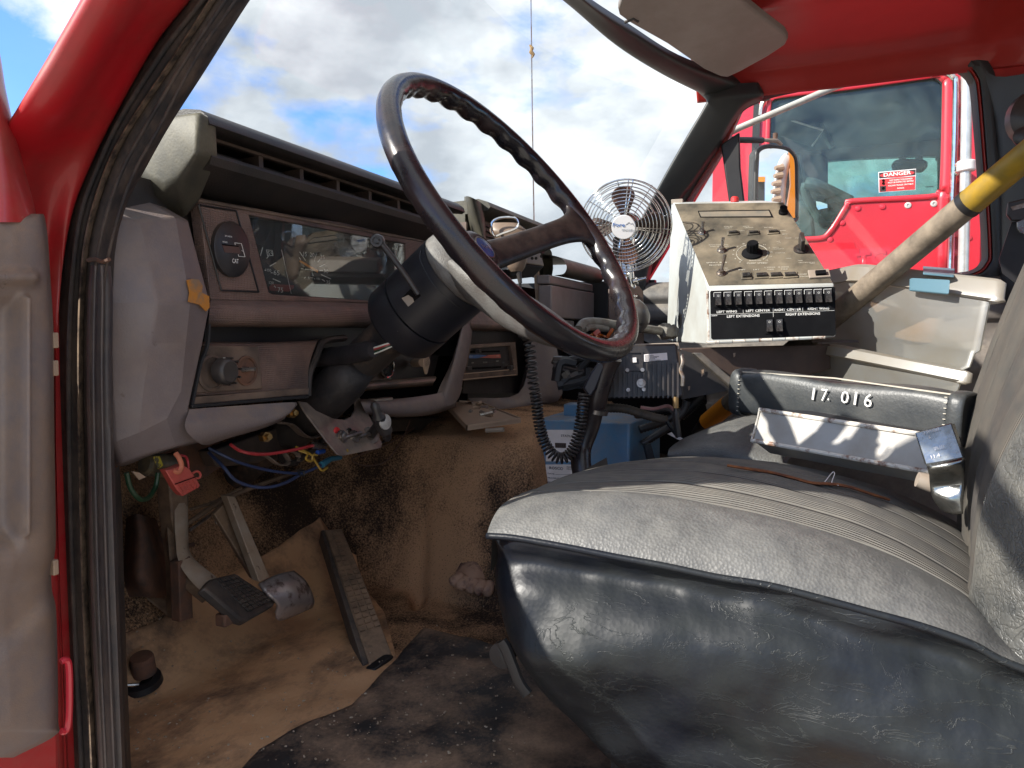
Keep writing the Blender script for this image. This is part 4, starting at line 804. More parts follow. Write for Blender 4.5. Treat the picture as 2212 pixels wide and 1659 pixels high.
# harness with bare wires
wa, wb = pX(z4(1500, 210), 1.08), pX(z4(1920, 150), 1.03)
obj('harness_sleeve', MB().tube(cat([wa, pX(z4(1700, 190), 1.06), wb], 6), [(.010, .010)] + [(.018, .015)] * 11 + [(.013, .012)], 14), mat('black_tape', (.014, .013, .015), (.028, .024, .026), rough=.5, nscale=30, bump=.6, bscale=60, bdist=.002), col)
for i, (m_, dy) in enumerate(((WWIRE, 0), (RWIRE, 9), (BRWIRE, 18), (GWIRE, 30), (WWIRE, 40))):
    obj('wire', MB().tube(cat([pX(z4(1880, 150 + dy), 1.035), pX(z4(1940, 132 + dy), 1.03), pX(z4(2010, 110 + dy * .8), 1.03), pX(z4(2060, 95 + dy * .6), 1.04)], 4), .0016, 6), m_, col)
# ================================================================== PEDALS
def pedal_arm(pts, plane, w_, t_, name, m, parent, flat=(1, 0, 0)):
    P = [pY(p, y) for p, y in pts]; return obj(name, MB().tube(cat(P, 5), [(w_, t_)] * (5 * (len(P) - 1) + 1), 4, flat=flat), m, parent, bevel=.001, angle=30)
pb = pY((520, 1290), .86)
ped = thing('clutch_pedal', 'pedal with black ribbed rubber pad hanging on a curved dusty arm', 'pedal', pb)
ck = [((392, 1070), .98), ((392, 1150), .96), ((398, 1200), .94), ((425, 1238), .915), ((468, 1275), .885)]
obj('arm', MB().tube(cat([pY(p, y) for p, y in ck], 5), [(.006, .016)] * 21, 8, flat=(0, 1, .2)), ARMP, ped)
obj('arm_back', MB().tube(cat([pY((p[0] - 12, p[1] + 8), y + .02) for p, y in ck], 5), [(.012, .020)] * 21, 8, flat=(0, 1, .2)), ARMD, ped)
PC = [pY(f2(*q), y) for q, y in (((640, 455), .87), ((770, 425), .90), ((1000, 575), .88), ((985, 605), .86), ((835, 690), .83), ((800, 680), .83), ((600, 505), .845))]
pn = (PC[1] - PC[0]).cross(PC[4] - PC[0]).normalized()
if pn.y > 0: pn = -pn
obj('pad', MB().slab(PC, -pn * .016), PADR, ped, bevel=.004)
o0 = pY(f2(640, 470), .868) + pn * .001; ux = (pY(f2(770, 435), .895) - o0); uy = (pY(f2(830, 640), .838) - o0)
# ribs of the pad: 6 x 7 raised blocks
fr_o = pY(f2(655, 462), .868); a1 = pY(f2(775, 438), .892) - fr_o; a2 = pY(f2(845, 640), .838) - fr_o - (pY(f2(0, 0), 1) - pY(f2(0, 0), 1))
Q = [pY(f2(650, 470), .867), pY(f2(772, 440), .893), pY(f2(972, 580), .873), pY(f2(838, 640), .838)]
mblk = None
for i in range(5):
    for j in range(9):
        def bl(s, t): return (Q[0] * (1 - s) + Q[1] * s) * (1 - t) + (Q[3] * (1 - s) + Q[2] * s) * t
        off = .5 * (j % 1)
        s0, s1 = (i + .10) / 5, (i + .90) / 5; t0, t1 = (j + .12) / 9, (j + .88) / 9
        obj('pad_block', MB().slab([bl(s0, t0) + pn * .0003, bl(s1, t0) + pn * .0003, bl(s1, t1) + pn * .0003, bl(s0, t1) + pn * .0003], pn * .0028), PADR, ped)
obj('pad_bracket', MB().box(pY(f2(730, 670), .85), (.035, .02, .02)), RUSTY, ped, bevel=.003)
bpd = thing('brake_pedal', 'bare silver metal pedal with worn face on a tan painted straight arm', 'pedal', pY((620, 1290), .88))
obj('arm', MB().slab([pY(f2(*q), .93 - .06 * (q[1] / 470)) for q in ((725, 0), (770, 0), (962, 450), (905, 478))], (.006, .022, 0)), ARMP, bpd, bevel=.002)
obj('arm_side', MB().slab([pY(f2(*q), .955 - .05 * (q[1] / 470)) for q in ((655, 100), (735, 20), (905, 475), (870, 455))], (.002, .012, 0)), ARMD, bpd, bevel=.002)
obj('pad', MB().patch([[pY(f2(900, 485), .89), pY(f2(1000, 440), .89), pY(f2(1090, 418), .895)], [pY(f2(940, 540), .872), pY(f2(1060, 500), .868), pY(f2(1160, 480), .875)], [pY(f2(1000, 600), .862), pY(f2(1100, 575), .856), pY(f2(1200, 575), .866)], [pY(f2(990, 650), .868), pY(f2(1020, 685), .868), pY(f2(1190, 615), .872)]], 6, 6), mat('worn_steel_pad', (.52, .47, .46), (.16, .12, .11), rough=.38, metal=.7, nscale=34, lo=.5, hi=.62, rvar=.1), bpd, solidify=.006, angle=180)
# cross linkage
lk = thing('pedal_linkage', 'dusty linkage rods and bracket crossing behind the pedal arms', 'linkage', pY((430, 1110), 1.0))
for nm, P, r_, m_ in (('rod', [((405, 1130), .97), ((500, 1072), 1.0), ((650, 1015), 1.02)], .0045, ARMD), ('rod', [((412, 1100), .98), ((460, 1085), 1.0), ((520, 1055), 1.0)], .003, ARMD), ('rod', [((410, 1145), .97), ((462, 1110), .98), ((468, 1130), .98)], .003, STEEL), ('rod', [((420, 1175), 1.05), ((340, 1195), 1.08), ((290, 1175), 1.1)], .004, RUSTY)):
    obj(nm, MB().tube(cat([pY(p, y) for p, y in P], 5), r_, 8), m_, lk)
obj('post', MB().slab(pl('Y', .97, [(362, 1000), (400, 1010), (408, 1080), (402, 1150), (412, 1270), (388, 1340), (385, 1220), (372, 1120)]), (0, .03, 0)), ARMD, lk, bevel=.003)
obj('post', MB().slab([pY(p, .93) for p in ((386, 1215), (412, 1200), (418, 1335), (390, 1345))], (0.0, .02, 0)), RUSTY, lk, bevel=.002)
obj('bracket', MB().slab(pl('Y', 1.0, [(385, 950), (470, 930), (480, 1010), (430, 1040), (390, 1010)]), (0, .02, 0)), RUSTY, lk, bevel=.003)
obj('housing', MB().patch([[pY(p, y) for p, y in r_] for r_ in ((((270, 1120), 1.12), ((300, 1110), 1.05), ((350, 1130), 1.12)), (((265, 1180), 1.10), ((310, 1175), 1.02), ((370, 1190), 1.10)), (((262, 1240), 1.08), ((310, 1250), 1.0), ((385, 1250), 1.08)), (((265, 1290), 1.06), ((330, 1290), 1.02), ((390, 1300), 1.06)))], 5, 5), RUSTY, lk, angle=180)
fl = single('floor_flap', MB().slab([fp(p) + V((0, 0, .012)) for p in ((300, 1245), (325, 1250), (380, 1345), (390, 1352), (372, 1352), (318, 1310))], (0, .0, .005)), ARMD, 'curled flap of dusty floor lining beside the clutch linkage', 'flap')
# accelerator
ac = thing('accelerator_pedal', 'long narrow treadle accelerator pedal caked with brown dust', 'pedal', fp((810, 1440)))
hov = lambda p, k: CAMLOC + (fp(p) - CAMLOC) * k
A0, A1, B0, B1 = hov(f2(1262, 185), .955), hov(f2(1360, 178), .955), hov(f2(1510, 925), .985), hov(f2(1640, 875), .985)
an = (A1 - A0).cross(B0 - A0).normalized(); an = an if an.y < 0 else -an
tp_ = [A0, A1, A1.lerp(B1, .5) + V((.004, 0, 0)), B1, B0, A0.lerp(B0, .5)]
obj('tread', MB().slab(tp_, -an * .022), GASR, ac, bevel=.003)
obj('side', MB().slab([A0 + V((-.010, .002, 0)), A0, B0, B0 + V((-.012, .004, .002))], -an * .03), PADR, ac, bevel=.002)
for i in range(3):
    for j in range(24):
        if j < 5 and i != 1 or (j in (5, 6) and i == 2) or j > 19: continue
        s0, s1 = (i + .14) / 3, (i + .86) / 3; t0, t1 = (j + .15) / 25 + .02, (j + .8) / 25 + .02
        q = lambda s, t: (A0.lerp(A1, s)).lerp(B0.lerp(B1, s), t) + an * .0003
        obj('tread_block', MB().slab([q(s0, t0), q(s1, t0), q(s1, t1), q(s0, t1)], an * .0024), GASR, ac)
obj('heel_hinge', MB().box(hov(f2(1570, 930), .99), (.06, .02, .012)), BLKT, ac, bevel=.003)
# dimmer switch on the floor
q = fp((302, 1478))
dmz = thing('foot_switch', 'round rusty foot dimmer switch standing on the floor left of the pedals', 'switch', q)
obj('plunger', MB().lathe([(.018, .005), (.018, .032), (.016, .036), (0, .037)], zframe(q + V((.01, 0, .01)), (-.25, -.1, 1)), 20), RUSTY, dmz)
obj('grommet', MB().lathe([(.034, .0), (.032, .010), (.022, .012), (.018, .006)], zframe(q, (-.2, -.1, 1)), 20), BLKT, dmz)
obj('clip', MB().tube([q + V((-.03, .0, .03)), q + V((-.035, .01, .012)), q + V((-.01, -.01, .006))], .002, 6), STEEL, dmz)

# ================================================================== UNDER THE DASH
und = thing('under_dash_clutter', 'dark tangle of brackets, hoses and brass fittings under the dash', 'brackets', (1.05, .9, 1.6))
rnd_ = random.Random(3)
for i in range(16):
    x = 280 + rnd_.random() * 720; y = 900 + rnd_.random() * 60 - (x - 280) * .03; yy_ = .88 + rnd_.random() * .2
    P = [pY((x, y), yy_), pY((x + rnd_.uniform(10, 80), y + rnd_.uniform(10, 70)), yy_), pY((x + rnd_.uniform(60, 160), y + rnd_.uniform(-20, 40)), yy_), pY((x + rnd_.uniform(100, 220), y + rnd_.uniform(-50, 20)), yy_)]
    obj('hose', MB().tube(cat(P, 5), rnd_.choice((.003, .0045, .006)), 7), rnd_.choice((BLKT, ARMD, PLBLK, BRWIRE)), und)
obj('support_bracket', MB().slab(pl('Y', .90, [(455, 975), (660, 905), (1000, 900), (1000, 925), (700, 940), (560, 1000), (470, 1010)]), (0, .03, 0)), mat('dark_frame', (.03, .022, .018), (.06, .04, .03), rough=.7, nscale=20), und, bevel=.004)
for p in ((634, 892), (577, 944), (728, 884), (770, 900)):
    obj('brass_bolt', MB().lathe([(.0085, -.012), (.0085, .0), (.005, .0), (.005, .008), (0, .008)], zframe(pY(p, .80), (-.3, -1, .1)), 6), mat('brass', (.45, .28, .10), (.2, .12, .06), rough=.35, metal=.9, nscale=40), und)
obj('strap', MB().tube(cat([pY(z4(*q), .84) for q in ((1270, 655), (1350, 670), (1430, 740), (1500, 755), (1545, 730))], 4), [(.002, .009)] * 17, 6, flat=(0, 0, 1)), BRKT, und)
obj('strap', MB().tube(cat([pY(z4(*q), .88) for q in ((1080, 860), (1180, 890), (1250, 940), (1310, 945), (1330, 915), (1300, 850), (1390, 870), (1400, 920))], 4), [(.002, .006)] * 29, 6, flat=(0, 0, 1)), BRKT, und)
obj('flasher_can', MB().lathe([(.016, 0), (.016, .045), (.012, .048), (0, .048)], zframe(pY(z4(545, 960), .82), (-1, .1, .25)), 20), mat('can_black', (.05, .045, .035), (.12, .09, .05), rough=.4, nscale=60), und)
obj('can_label', MB().slab([pY(z4(*q), .799) for q in ((395, 890), (440, 885), (465, 950), (430, 975))], (0, .001, 0)), mat('yellow_print', (.35, .28, .02), (.06, .05, .03), rough=.5, nscale=160, lo=.48, hi=.54), und)
# wires: each a thing
def wire(P, r, m, label, nm='wire', y=None, k=6):
    pts = [pY(z4(q[0], q[1]), q[2]) for q in P]; mb = MB().tube(cat(pts, k), r * .8, 8); return single(nm, mb, m, label, 'wire')
wire([(930, 805, .80), (990, 845, .80), (1080, 868, .79), (1200, 870, .79), (1380, 840, .78), (1500, 812, .775)], .0032, RWIRE, 'bright red cable with a crimped end under the dash')
single('cable_lug', MB().tube([pY(z4(1498, 812), .775), pY(z4(1560, 815), .772)], [.0055, .005], 10).tube([pY(z4(1560, 815), .772), pY(z4(1588, 816), .772)], .0035, 8), STEEL, 'silver crimp lug on the end of the red cable', 'lug')
wire([(780, 830, .84), (900, 890, .82), (1020, 940, .81), (1200, 985, .80), (1330, 1002, .79), (1430, 1000, .785), (1540, 955, .78), (1580, 930, .78)], .0030, BWIRE, 'upper of two dark blue cables tied together under the dash')
wire([(780, 860, .85), (880, 960, .82), (960, 1050, .81), (1080, 1095, .80), (1200, 1100, .79), (1320, 1065, .785), (1420, 1010, .785), (1500, 975, .78)], .0032, BWIRE, 'lower sagging dark blue cable of the two tied under the dash')
wire([(1380, 820, .79), (1440, 850, .785), (1490, 880, .78), (1520, 930, .78), (1560, 985, .775), (1600, 965, .775)], .0024, YWIRE, 'yellow wire hanging loose with a hooked end')
wire([(1400, 845, .79), (1460, 870, .78), (1450, 905, .775), (1490, 920, .775), (1500, 880, .775), (1530, 878, .775)], .0024, YWIRE, 'yellow wire looped in a small knot beside the blue terminal')
single('blue_terminal', MB().tube([pY(z4(1530, 860), .775), pY(z4(1575, 850), .775)], .0042, 8), solid('terminal_blue', (.02, .07, .30)), 'small bright blue crimp terminal beside the cable lug', 'terminal')
single('teal_connector', MB().tube([pY(z4(1560, 945), .778), pY(z4(1620, 905), .778), pY(z4(1690, 895), .78)], [.006, .005, .004], 8), solid('teal_plastic', (.03, .14, .20)), 'teal connector where the blue cables meet', 'connector')
single('cable_tie', MB().tube([pY(z4(1398, 990), .784), pY(z4(1435, 985), .782), pY(z4(1438, 1018), .782), pY(z4(1405, 1020), .784)], .0022, 6, closed=True), BLKT, 'black cable tie around the two blue cables', 'cable tie')
wire([(2170, 640, .86), (2130, 740, .86), (2080, 830, .86), (1990, 930, .86), (1850, 950, .86), (1770, 905, .86), (1900, 850, .86), (2040, 790, .87), (2200, 690, .88)], .0016, BRWIRE, 'thin brown wire loop trailing below the switch plate')
wire([(210, 1000, .78), (240, 1110, .78), (300, 1180, .78), (360, 1175, .79), (410, 1100, .80), (430, 1000, .80)], .0040, GWIRE, 'dark green cable hanging in a loop at the far left')
wire([(550, 865, .775), (575, 900, .770), (590, 950, .768), (570, 995, .768), (530, 985, .770)], .0042, OWIRE, 'orange wire bent in a hook above the red fuse holder')
wire([(580, 880, .79), (620, 890, .785), (635, 930, .78), (640, 980, .78)], .0022, RWIRE, 'thin red wire running into the red fuse holder')
fh = thing('fuse_holder', 'salmon red plastic fuse holder hanging from wires', 'fuse holder', pY(z4(600, 1100), .77))
FH = [pY(z4(*q), .768) for q in ((480, 985), (530, 975), (600, 945), (650, 975), (720, 1080), (718, 1100), (600, 1165), (560, 1120))]
obj('cover', MB().slab(FH, (.004, .016, .0)), FUSE, fh, bevel=.0015)
obj('lid_seam', MB().tube([pY(z4(545, 1080), .7665), pY(z4(685, 1030), .7665)], .0007, 4), VOID, fh)
for i in range(5):
    for j in range(3):
        obj('lid_rib', MB().tube([pY(z4(575 + i * 24 + j * 12, 1085 - i * 8 + j * 20), .767), pY(z4(583 + i * 24 + j * 12, 1098 - i * 8 + j * 20), .767)], .0009, 4), FUSE, fh)
obj('cover_loop', MB().tube(cat([pY(z4(*q), .77) for q in ((665, 1005), (700, 990), (722, 1010), (715, 1035), (690, 1040))], 4), .0016, 6), FUSE, fh)
single('paper_tag', MB().slab([pY(z4(*q), .80) for q in ((250, 990), (300, 1000), (345, 1030), (300, 1050))], (0, .002, 0)), CREAM, 'torn cream tag hanging above the green cable', 'tag')
# switch plate bracket below the column
bp = thing('toggle_bracket', 'worn metal bracket plate with column cut-out carrying toggle switches and a T handle', 'bracket', pY((745, 985), .74))
BO = Z_(z4, (1400, 505), (1460, 515), (1520, 570), (1640, 625), (1720, 635), (1770, 610), (1795, 560), (1790, 510), (1740, 480), (1760, 468), (1820, 475), (1850, 520), (1980, 800), (1970, 830), (1700, 885), (1670, 875), (1600, 790), (1450, 590))
def bY(p): return pY(p, .80 - (p[1] - 855) * .0006)
BP = [bY(p) for p in BO]; bn = V((0, -1, -.15)).normalized()
obj('plate', MB().plate(BP, [], (0, .004, 0)), BRKT, bp, bevel=.001)
def bob(p, off=0): return bY(p) + V((0, -off, 0))
for x, y, dx, dy in ((1690, 755, 80, -32), (1775, 755, 75, -32)):
    c_ = bob(z4(x, y), .0); tip = bob(z4(x + dx, y + dy), .018)
    t_ = obj('toggle_switch', MB().lathe([(.0125, 0), (.0125, .003), (.0085, .003), (.0085, .009), (.005, .010), (0, .010)], zframe(c_, (0, -1, 0)), 16), STEEL, bp)
    obj('toggle_lever', MB().tube([c_ + V((0, -.008, 0)), tip], [.0026, .0038], 10), STEEL, t_)
    obj('toggle_nut', MB().lathe([(.0095, .003), (.0095, .006), (.006, .006)], zframe(c_, (0, -1, 0)), 6), CHROME, t_)
obj('red_bezel', MB().lathe([(.008, 0), (.007, .003), (0, .003)], zframe(bob(z4(1660, 715)), (0, -1, 0)), 14), REDL, bp)
obj('screw', MB().lathe([(.006, 0), (.006, .003), (0, .004)], zframe(bob(z4(1745, 710)), (0, -1, 0)), 6), CHROME, bp)
obj('yellow_dot', MB().slab([bob(z4(*q), .001) for q in ((1728, 838), (1740, 836), (1744, 856), (1734, 858))], (0, .001, 0)), YEL, bp)
tc_ = bob(z4(1895, 745)); tk = pY(z4(1965, 650), .70)
th_ = obj('pull_handle', MB().lathe([(.017, 0), (.016, .004), (.010, .005), (.010, .010)], zframe(tc_, (tk - tc_)), 20), STEEL, bp)
obj('handle_stem', MB().tube([tc_, tk], .0085, 14), BLKT, th_)
tf = zframe(tk, (-.2, -1, .1))
obj('handle_bar', MB().tube(cat([tk + V((-.020, 0, .036)), tk + V((-.014, -.004, .016)), tk, tk + V((.012, -.004, -.018)), tk + V((.022, 0, -.034))], 4), [.005] + [.008] * 4 + [.012] * 8 + [.008] * 3 + [.005], 12), PLBLK, th_)
obj('handle_cap', MB().lathe([(.0135, .010), (.0135, .013), (.0, .0145)], tf, 24), mat('scuffed_disc', (.50, .47, .43), (.33, .30, .27), rough=.4, nscale=60), th_)
# tray with fittings
tr = thing('parts_tray', 'dusty metal tray of small fittings resting on the carpeted engine cover', 'tray', pX((1040, 912), 1.50))
T = [pX(p, x) for p, x in (((958, 862), 1.62), ((1040, 868), 1.72), ((1125, 902), 1.52), ((1010, 918), 1.44))]
obj('tray_base', MB().slab([p - V((0, 0, .004)) for p in T], (0, 0, -.004)), CREAM, tr, bevel=.001)
for i in range(4): obj('tray_side', MB().slab([T[i], T[(i + 1) % 4], T[(i + 1) % 4] + V((0, 0, -.012)), T[i] + V((0, 0, -.012))], ((.0, .003, 0))), CREAM, tr)
for i in range(14):
    s, t = rnd_.uniform(.15, .85), rnd_.uniform(.15, .8); q = T[0].lerp(T[1], s).lerp(T[3].lerp(T[2], s), t)
    a_ = rnd_.uniform(0, 6.28); d_ = V((math.cos(a_), math.sin(a_), .2)) * rnd_.uniform(.008, .016)
    obj('fitting', MB().tube([q - d_, q + d_], rnd_.uniform(.003, .006), 6), rnd_.choice((STEEL, BRKT, ARMD, CREAM)), tr)
obj('lip', MB().tube([pX(p, 1.45) for p in ((1050, 930), (1088, 928))], .005, 8), BEIGE, tr)
# ================================================================== BLUE CONTROL BOX
bx = thing('blue_control_box', 'blue painted metal box with white STATUS label and inspection decal', 'control box', (1.6, .46, 1.2))
XB = 1.56
TL, TRf, TRb = pX((1160, 900), XB), pX((1290, 897), XB), None
fl_ = [pX(p, XB) for p in ((1160, 905), (1322, 905), (1322, 1160), (1160, 1160))]
dp_ = V((.22, .02, 0))
y0_, y1_ = fl_[0].y, pX((1290, 905), XB).y; y2_ = pX((1360, 915), XB + .02).y; y3_ = pX((1392, 920), XB + .13).y
zt = fl_[0].z; yr = y0_
PR = [(XB, y0_), (XB, pX((1360, 905), XB).y), (XB + .12, pX((1393, 905), XB + .12).y), (XB + .30, pX((1393, 905), XB + .12).y), (XB + .30, y0_)]
body = MB().slab([(x, y, 1.19) for x, y in PR], (0, 0, zt - 1.19)); obj('enclosure', body, BLUEB, bx, bevel=.004)
obj('mount_block', MB().box((XB + .12, .53, zt + .012), (.05, .05, .03)), BLUEB, bx, bevel=.003)
obj('rusty_bolt', MB().lathe([(.008, 0), (.008, .006), (0, .007)], zframe(pX((1378, 902), XB + .10), (-.2, 0, 1)), 6), RUSTY, bx)
lab = obj('status_label', MB().slab([pX(z7(*q), XB - .001) for q in ((462, 980), (750, 980), (755, 1198), (455, 1198))], (.0006, 0, 0)), LABW, bx, bevel=.0)
eY = V((0, -1, 0))
def xt(s, x0, x1, y, hpx, m, parent, x=XB - .002, fn=z7, kk=.3125):
    p0 = pX(fn(x0, y), x); p1 = pX(fn(x1, y), x); p1.z = p0.z; return text(s, p0, p1, (0, 0, 1), hpx * kk / F_ * depth(p0), m, parent, bold=.01)
xt('STATUS', 560, 643, 1028, 16, INKB, lab)
obj('counter', MB().slab([pX(z7(*q), XB - .002) for q in ((518, 1070), (594, 1072), (594, 1106), (520, 1104))], (.001, 0, 0)), mat('brown_counter', (.07, .04, .035), rough=.4), lab)
for i in range(5): xt('8', 528 + i * 13, 537 + i * 13, 1098, 18, BLKT, lab, XB - .0028)
dec = obj('inspection_decal', MB().slab([pX(z7(*q), XB - .001) for q in ((452, 1220), (710, 1220), (710, 1390), (452, 1390))], (.0006, 0, 0)), LABW, bx)
xt('ROSCO', 480, 575, 1252, 20, INKB, dec); xt('INSPECTION', 600, 676, 1240, 8, INKB, dec); xt('DECAL', 600, 645, 1254, 8, INKB, dec)
for s, y, x1 in (('DATE:', 1286, 516), ('PROGRAM:', 1316, 558), ('SERIAL NO:', 1346, 565), ('BY:', 1373, 492)):
    xt(s, 468, x1, y, 10, INKB, dec); obj('rule_line', MB().tube([pX(z7(x1 + 5, y + 2), XB - .002), pX(z7(700, y + 2), XB - .002)], .0004, 4), INKB, dec)
# ================================================================== CB RADIO, MICROPHONE, COILED CORD
cb = thing('radio_unit', 'small dark metal radio with beige side hanging under the centre pod', 'radio', pD((1150, 640), 1.55))
q = lambda x, y, d: pD((x, y), d)
mb = MB(); F0 = [q(1090, 470, 1.42), q(1130, 512, 1.36), q(1182, 560, 1.36), q(1195, 600, 1.40)]
obj('side', MB().slab([q(*h4(1735, 90), 1.42), q(*h4(1850, 50), 1.45), q(*h4(1912, 270), 1.45), q(*h4(1700, 240), 1.42)], (.08, .12, 0)), BEIGE, cb, bevel=.002)
obj('bottom', MB().slab([q(*h4(1540, 300), 1.40), q(*h4(1700, 250), 1.418), q(*h4(1910, 270), 1.448), q(*h4(1800, 385), 1.44), q(*h4(1560, 380), 1.42)], (.09, .13, .0)), BLKT, cb, bevel=.002)
for x, y in ((1765, 155), (1785, 190), (1825, 190), (1880, 170)): obj('screw_hole', MB().lathe([(.003, 0), (.003, .001), (0, .001)], zframe(q(*h4(x, y), 1.418), -fw), 8), VOID, cb)
mic = thing('hand_microphone', 'beige hand microphone with silver edge clipped behind the steering wheel', 'microphone', q(1115, 590, 1.36))
mb = MB(); rows = []
for (x0, x1), y, hd_ in (((1062, 1118), 482, .006), ((1058, 1140), 500, .016), ((1070, 1146), 515, .017), ((1088, 1142), 540, .016), ((1092, 1139), 560, .014), ((1096, 1134), 577, .011), ((1104, 1128), 587, .006)):
    c_ = q((x0 + x1) / 2, y, 1.37); hw = (x1 - x0) / 2 / F_ * 1.37
    rows.append([c_ + rt * (hw * math.cos(t)) + fw * (hd_ * math.sin(t)) for t in [k * math.pi / 4 for k in range(8)]])
mb.patch(rows, 4, 3, closed_v=True); obj('body', mb, mat('mic_plastic', (.22, .16, .12), (.18, .125, .09), rough=.45, nscale=30, dust=DUST, dustamt=.5), mic, angle=180)
obj('trim_ring', MB().tube(cat([q(*z3(a_, b_), 1.348) for a_, b_ in ((765, 830), (800, 800), (870, 795), (900, 810), (895, 850), (820, 880), (780, 890))], 4, True), .0022, 8, closed=True), CHROME, mic)
obj('cord_boot', MB().tube([q(1119, 580, 1.37), q(1124, 612, 1.37)], [.006, .0035], 10), PLBLK, mic)
CP = [q(1123, 606, 1.37), q(1127, 650, 1.38), q(1128, 712, 1.40), q(1140, 728, 1.42), q(1146, 760, 1.42), q(1150, 810, 1.42), q(1158, 860, 1.42), q(1164, 910, 1.42), q(1174, 950, 1.42), q(1192, 980, 1.42), q(1213, 990, 1.42), q(1233, 978, 1.42), q(1248, 945, 1.42), q(1256, 900, 1.42), q(1262, 850, 1.43)]
cl_ = cat(CP, 40); ln = [0]
for i in range(1, len(cl_)): ln.append(ln[-1] + (cl_[i] - cl_[i - 1]).length)
H = []; tot = ln[-1]; a_ = V((1, 0, 0)); nst = 2400
j = 0; s0 = .15 * tot
for i in range(nst + 1):
    s_ = tot * i / nst
    while j < len(ln) - 2 and ln[j + 1] < s_: j += 1
    p = cl_[j].lerp(cl_[j + 1], (s_ - ln[j]) / max(1e-9, ln[j + 1] - ln[j])); T_ = (cl_[min(j + 2, len(cl_) - 1)] - cl_[max(0, j - 1)]).normalized()
    n_ = (rt - T_ * rt.dot(T_)).normalized() if abs(T_.dot(rt)) < .9 else (up - T_ * up.dot(T_)).normalized()
    n_ = (fw - T_ * fw.dot(T_)).normalized(); b_ = T_.cross(n_)
    amp = .0095 * min(1, max(0, (s_ - s0) / (.03 * tot))) * (1 + .0)
    pitch = .0062 if s_ > .45 * tot else .0085
    ph = 2 * math.pi * (min(s_, .45 * tot) / .0105 + max(0, s_ - .45 * tot) / .0068)
    H.append(p + n_ * (amp * math.cos(ph)) + b_ * (amp * math.sin(ph)))
single('coiled_cord', MB().tube(H, .0023, 6), PLBLK, 'black coiled microphone cord hanging in a loop', 'cord')
# ================================================================== GEAR STICK, MODULE, CONDUITS
gs = thing('gear_stick', 'black bent gear lever rising from the floor with rounded knob', 'gear lever', pD((1265, 1060), 1.45))
gpn = [q(1275, 1075, 1.44), q(1262, 1040, 1.45), q(1255, 1000, 1.46), q(1258, 965, 1.47), q(1275, 920, 1.47), q(1290, 860, 1.46), q(1308, 800, 1.45), q(1322, 770, 1.44)]
obj('lever', MB().tube(cat(gpn, 5), [.020] * 14 + [.019] * 10 + [.021] * 12, 14), mat('lever_black', (.020, .018, .022), (.05, .035, .03), rough=.3, nscale=20, rvar=.1), gs)
obj('side_rail', MB().slab([q(*z7(*p), 1.43) for p in ((760, 600), (820, 515), (870, 520), (800, 700), (760, 760), (715, 690))], fw * .02), mat('rail_blue_black', (.022, .022, .032), rough=.4), gs, bevel=.003)
obj('lever_ring', MB().lathe([(.0215, -.004), (.0215, .004)], zframe(q(*z7(810, 850), 1.465), gpn[5] - gpn[4]), 16), STEEL, gs)
hl = thing('shift_lever', 'grey knobbed lever beside the orange lens', 'lever', q(1370, 720, 1.70))
kc2 = q(1383, 678, 1.66)
obj('knob', MB().tube(cat([q(1352, 656, 1.66), q(1368, 664, 1.66), q(1382, 678, 1.66), q(1382, 695, 1.67), q(1365, 715, 1.68)], 5), [.006, .013, .017, .019, .020] + [.022] * 5 + [.021] * 5 + [.019] * 4 + [.012, .006], 14), mat('knob_grey', (.075, .07, .066), (.11, .095, .085), rough=.3, nscale=20), hl, angle=180)
obj('stem', MB().tube([q(1365, 715, 1.68), q(1340, 760, 1.69)], .008, 8), BLKT, hl)
pipe = thing('conduit_pipe', 'grey conduit tube with hex fitting entering the side of the white box', 'pipe', q(1400, 712, 1.80))
obj('tube', MB().tube(cat([q(1250, 712, 1.62), q(1262, 698, 1.64), q(1290, 696, 1.68), q(1330, 702, 1.72), q(1380, 708, 1.78), q(1425, 715, 1.84)], 5), .0105, 14), WIREG, pipe)
obj('tube', MB().tube(cat([q(1262, 712, 1.63), q(1275, 706, 1.65), q(1310, 710, 1.70)], 5), .008, 12), WIREG, pipe)
obj('hex_fitting', MB().lathe([(.018, -.014), (.021, -.013), (.021, .010), (.017, .011), (.017, .02), (.019, .02), (.019, .028)], zframe(q(1438, 716, 1.85), (rt + fw * .6)), 6), WIREG, pipe, bevel=.001)
ln_ = thing('broken_lens_pile', 'heap of broken amber lens pieces and a dried leaf in a holder', 'lens pieces', q(1290, 735, 1.62))
for i in range(26):
    p = q(1290 + rnd_.gauss(0, 22), 728 - abs(rnd_.gauss(0, 9)) + 10, 1.60 + rnd_.uniform(0, .06)); M_ = Matrix.Rotation(rnd_.uniform(0, 6), 4, V((rnd_.random(), rnd_.random(), rnd_.random())).normalized())
    obj('lens_piece', MB().box((0, 0, 0), (rnd_.uniform(.012, .026), rnd_.uniform(.008, .018), .002), Matrix.Translation(p) @ M_), rnd_.choice((LEAF, LEAF, FUSE, GLOVEM, ARMP)), ln_)
mod = thing('finned_module', 'black finned amplifier module with white label and cable connectors', 'electronic module', q(1395, 860, 1.5))
MC = [q(1308, 745, 1.52), q(1462, 742, 1.50), q(1478, 858, 1.48), q(1300, 862, 1.50)]
mx_ = (MC[1] - MC[0]).normalized(); my_ = (MC[0] - MC[3]).normalized(); mn = mx_.cross(my_).normalized()
obj('case', MB().slab(MC, fw * .05), PLBLK, mod, bevel=.004)
def mq(x, y, off=0): return pPl(z7(x, y), MC[0], mn) + mn * off
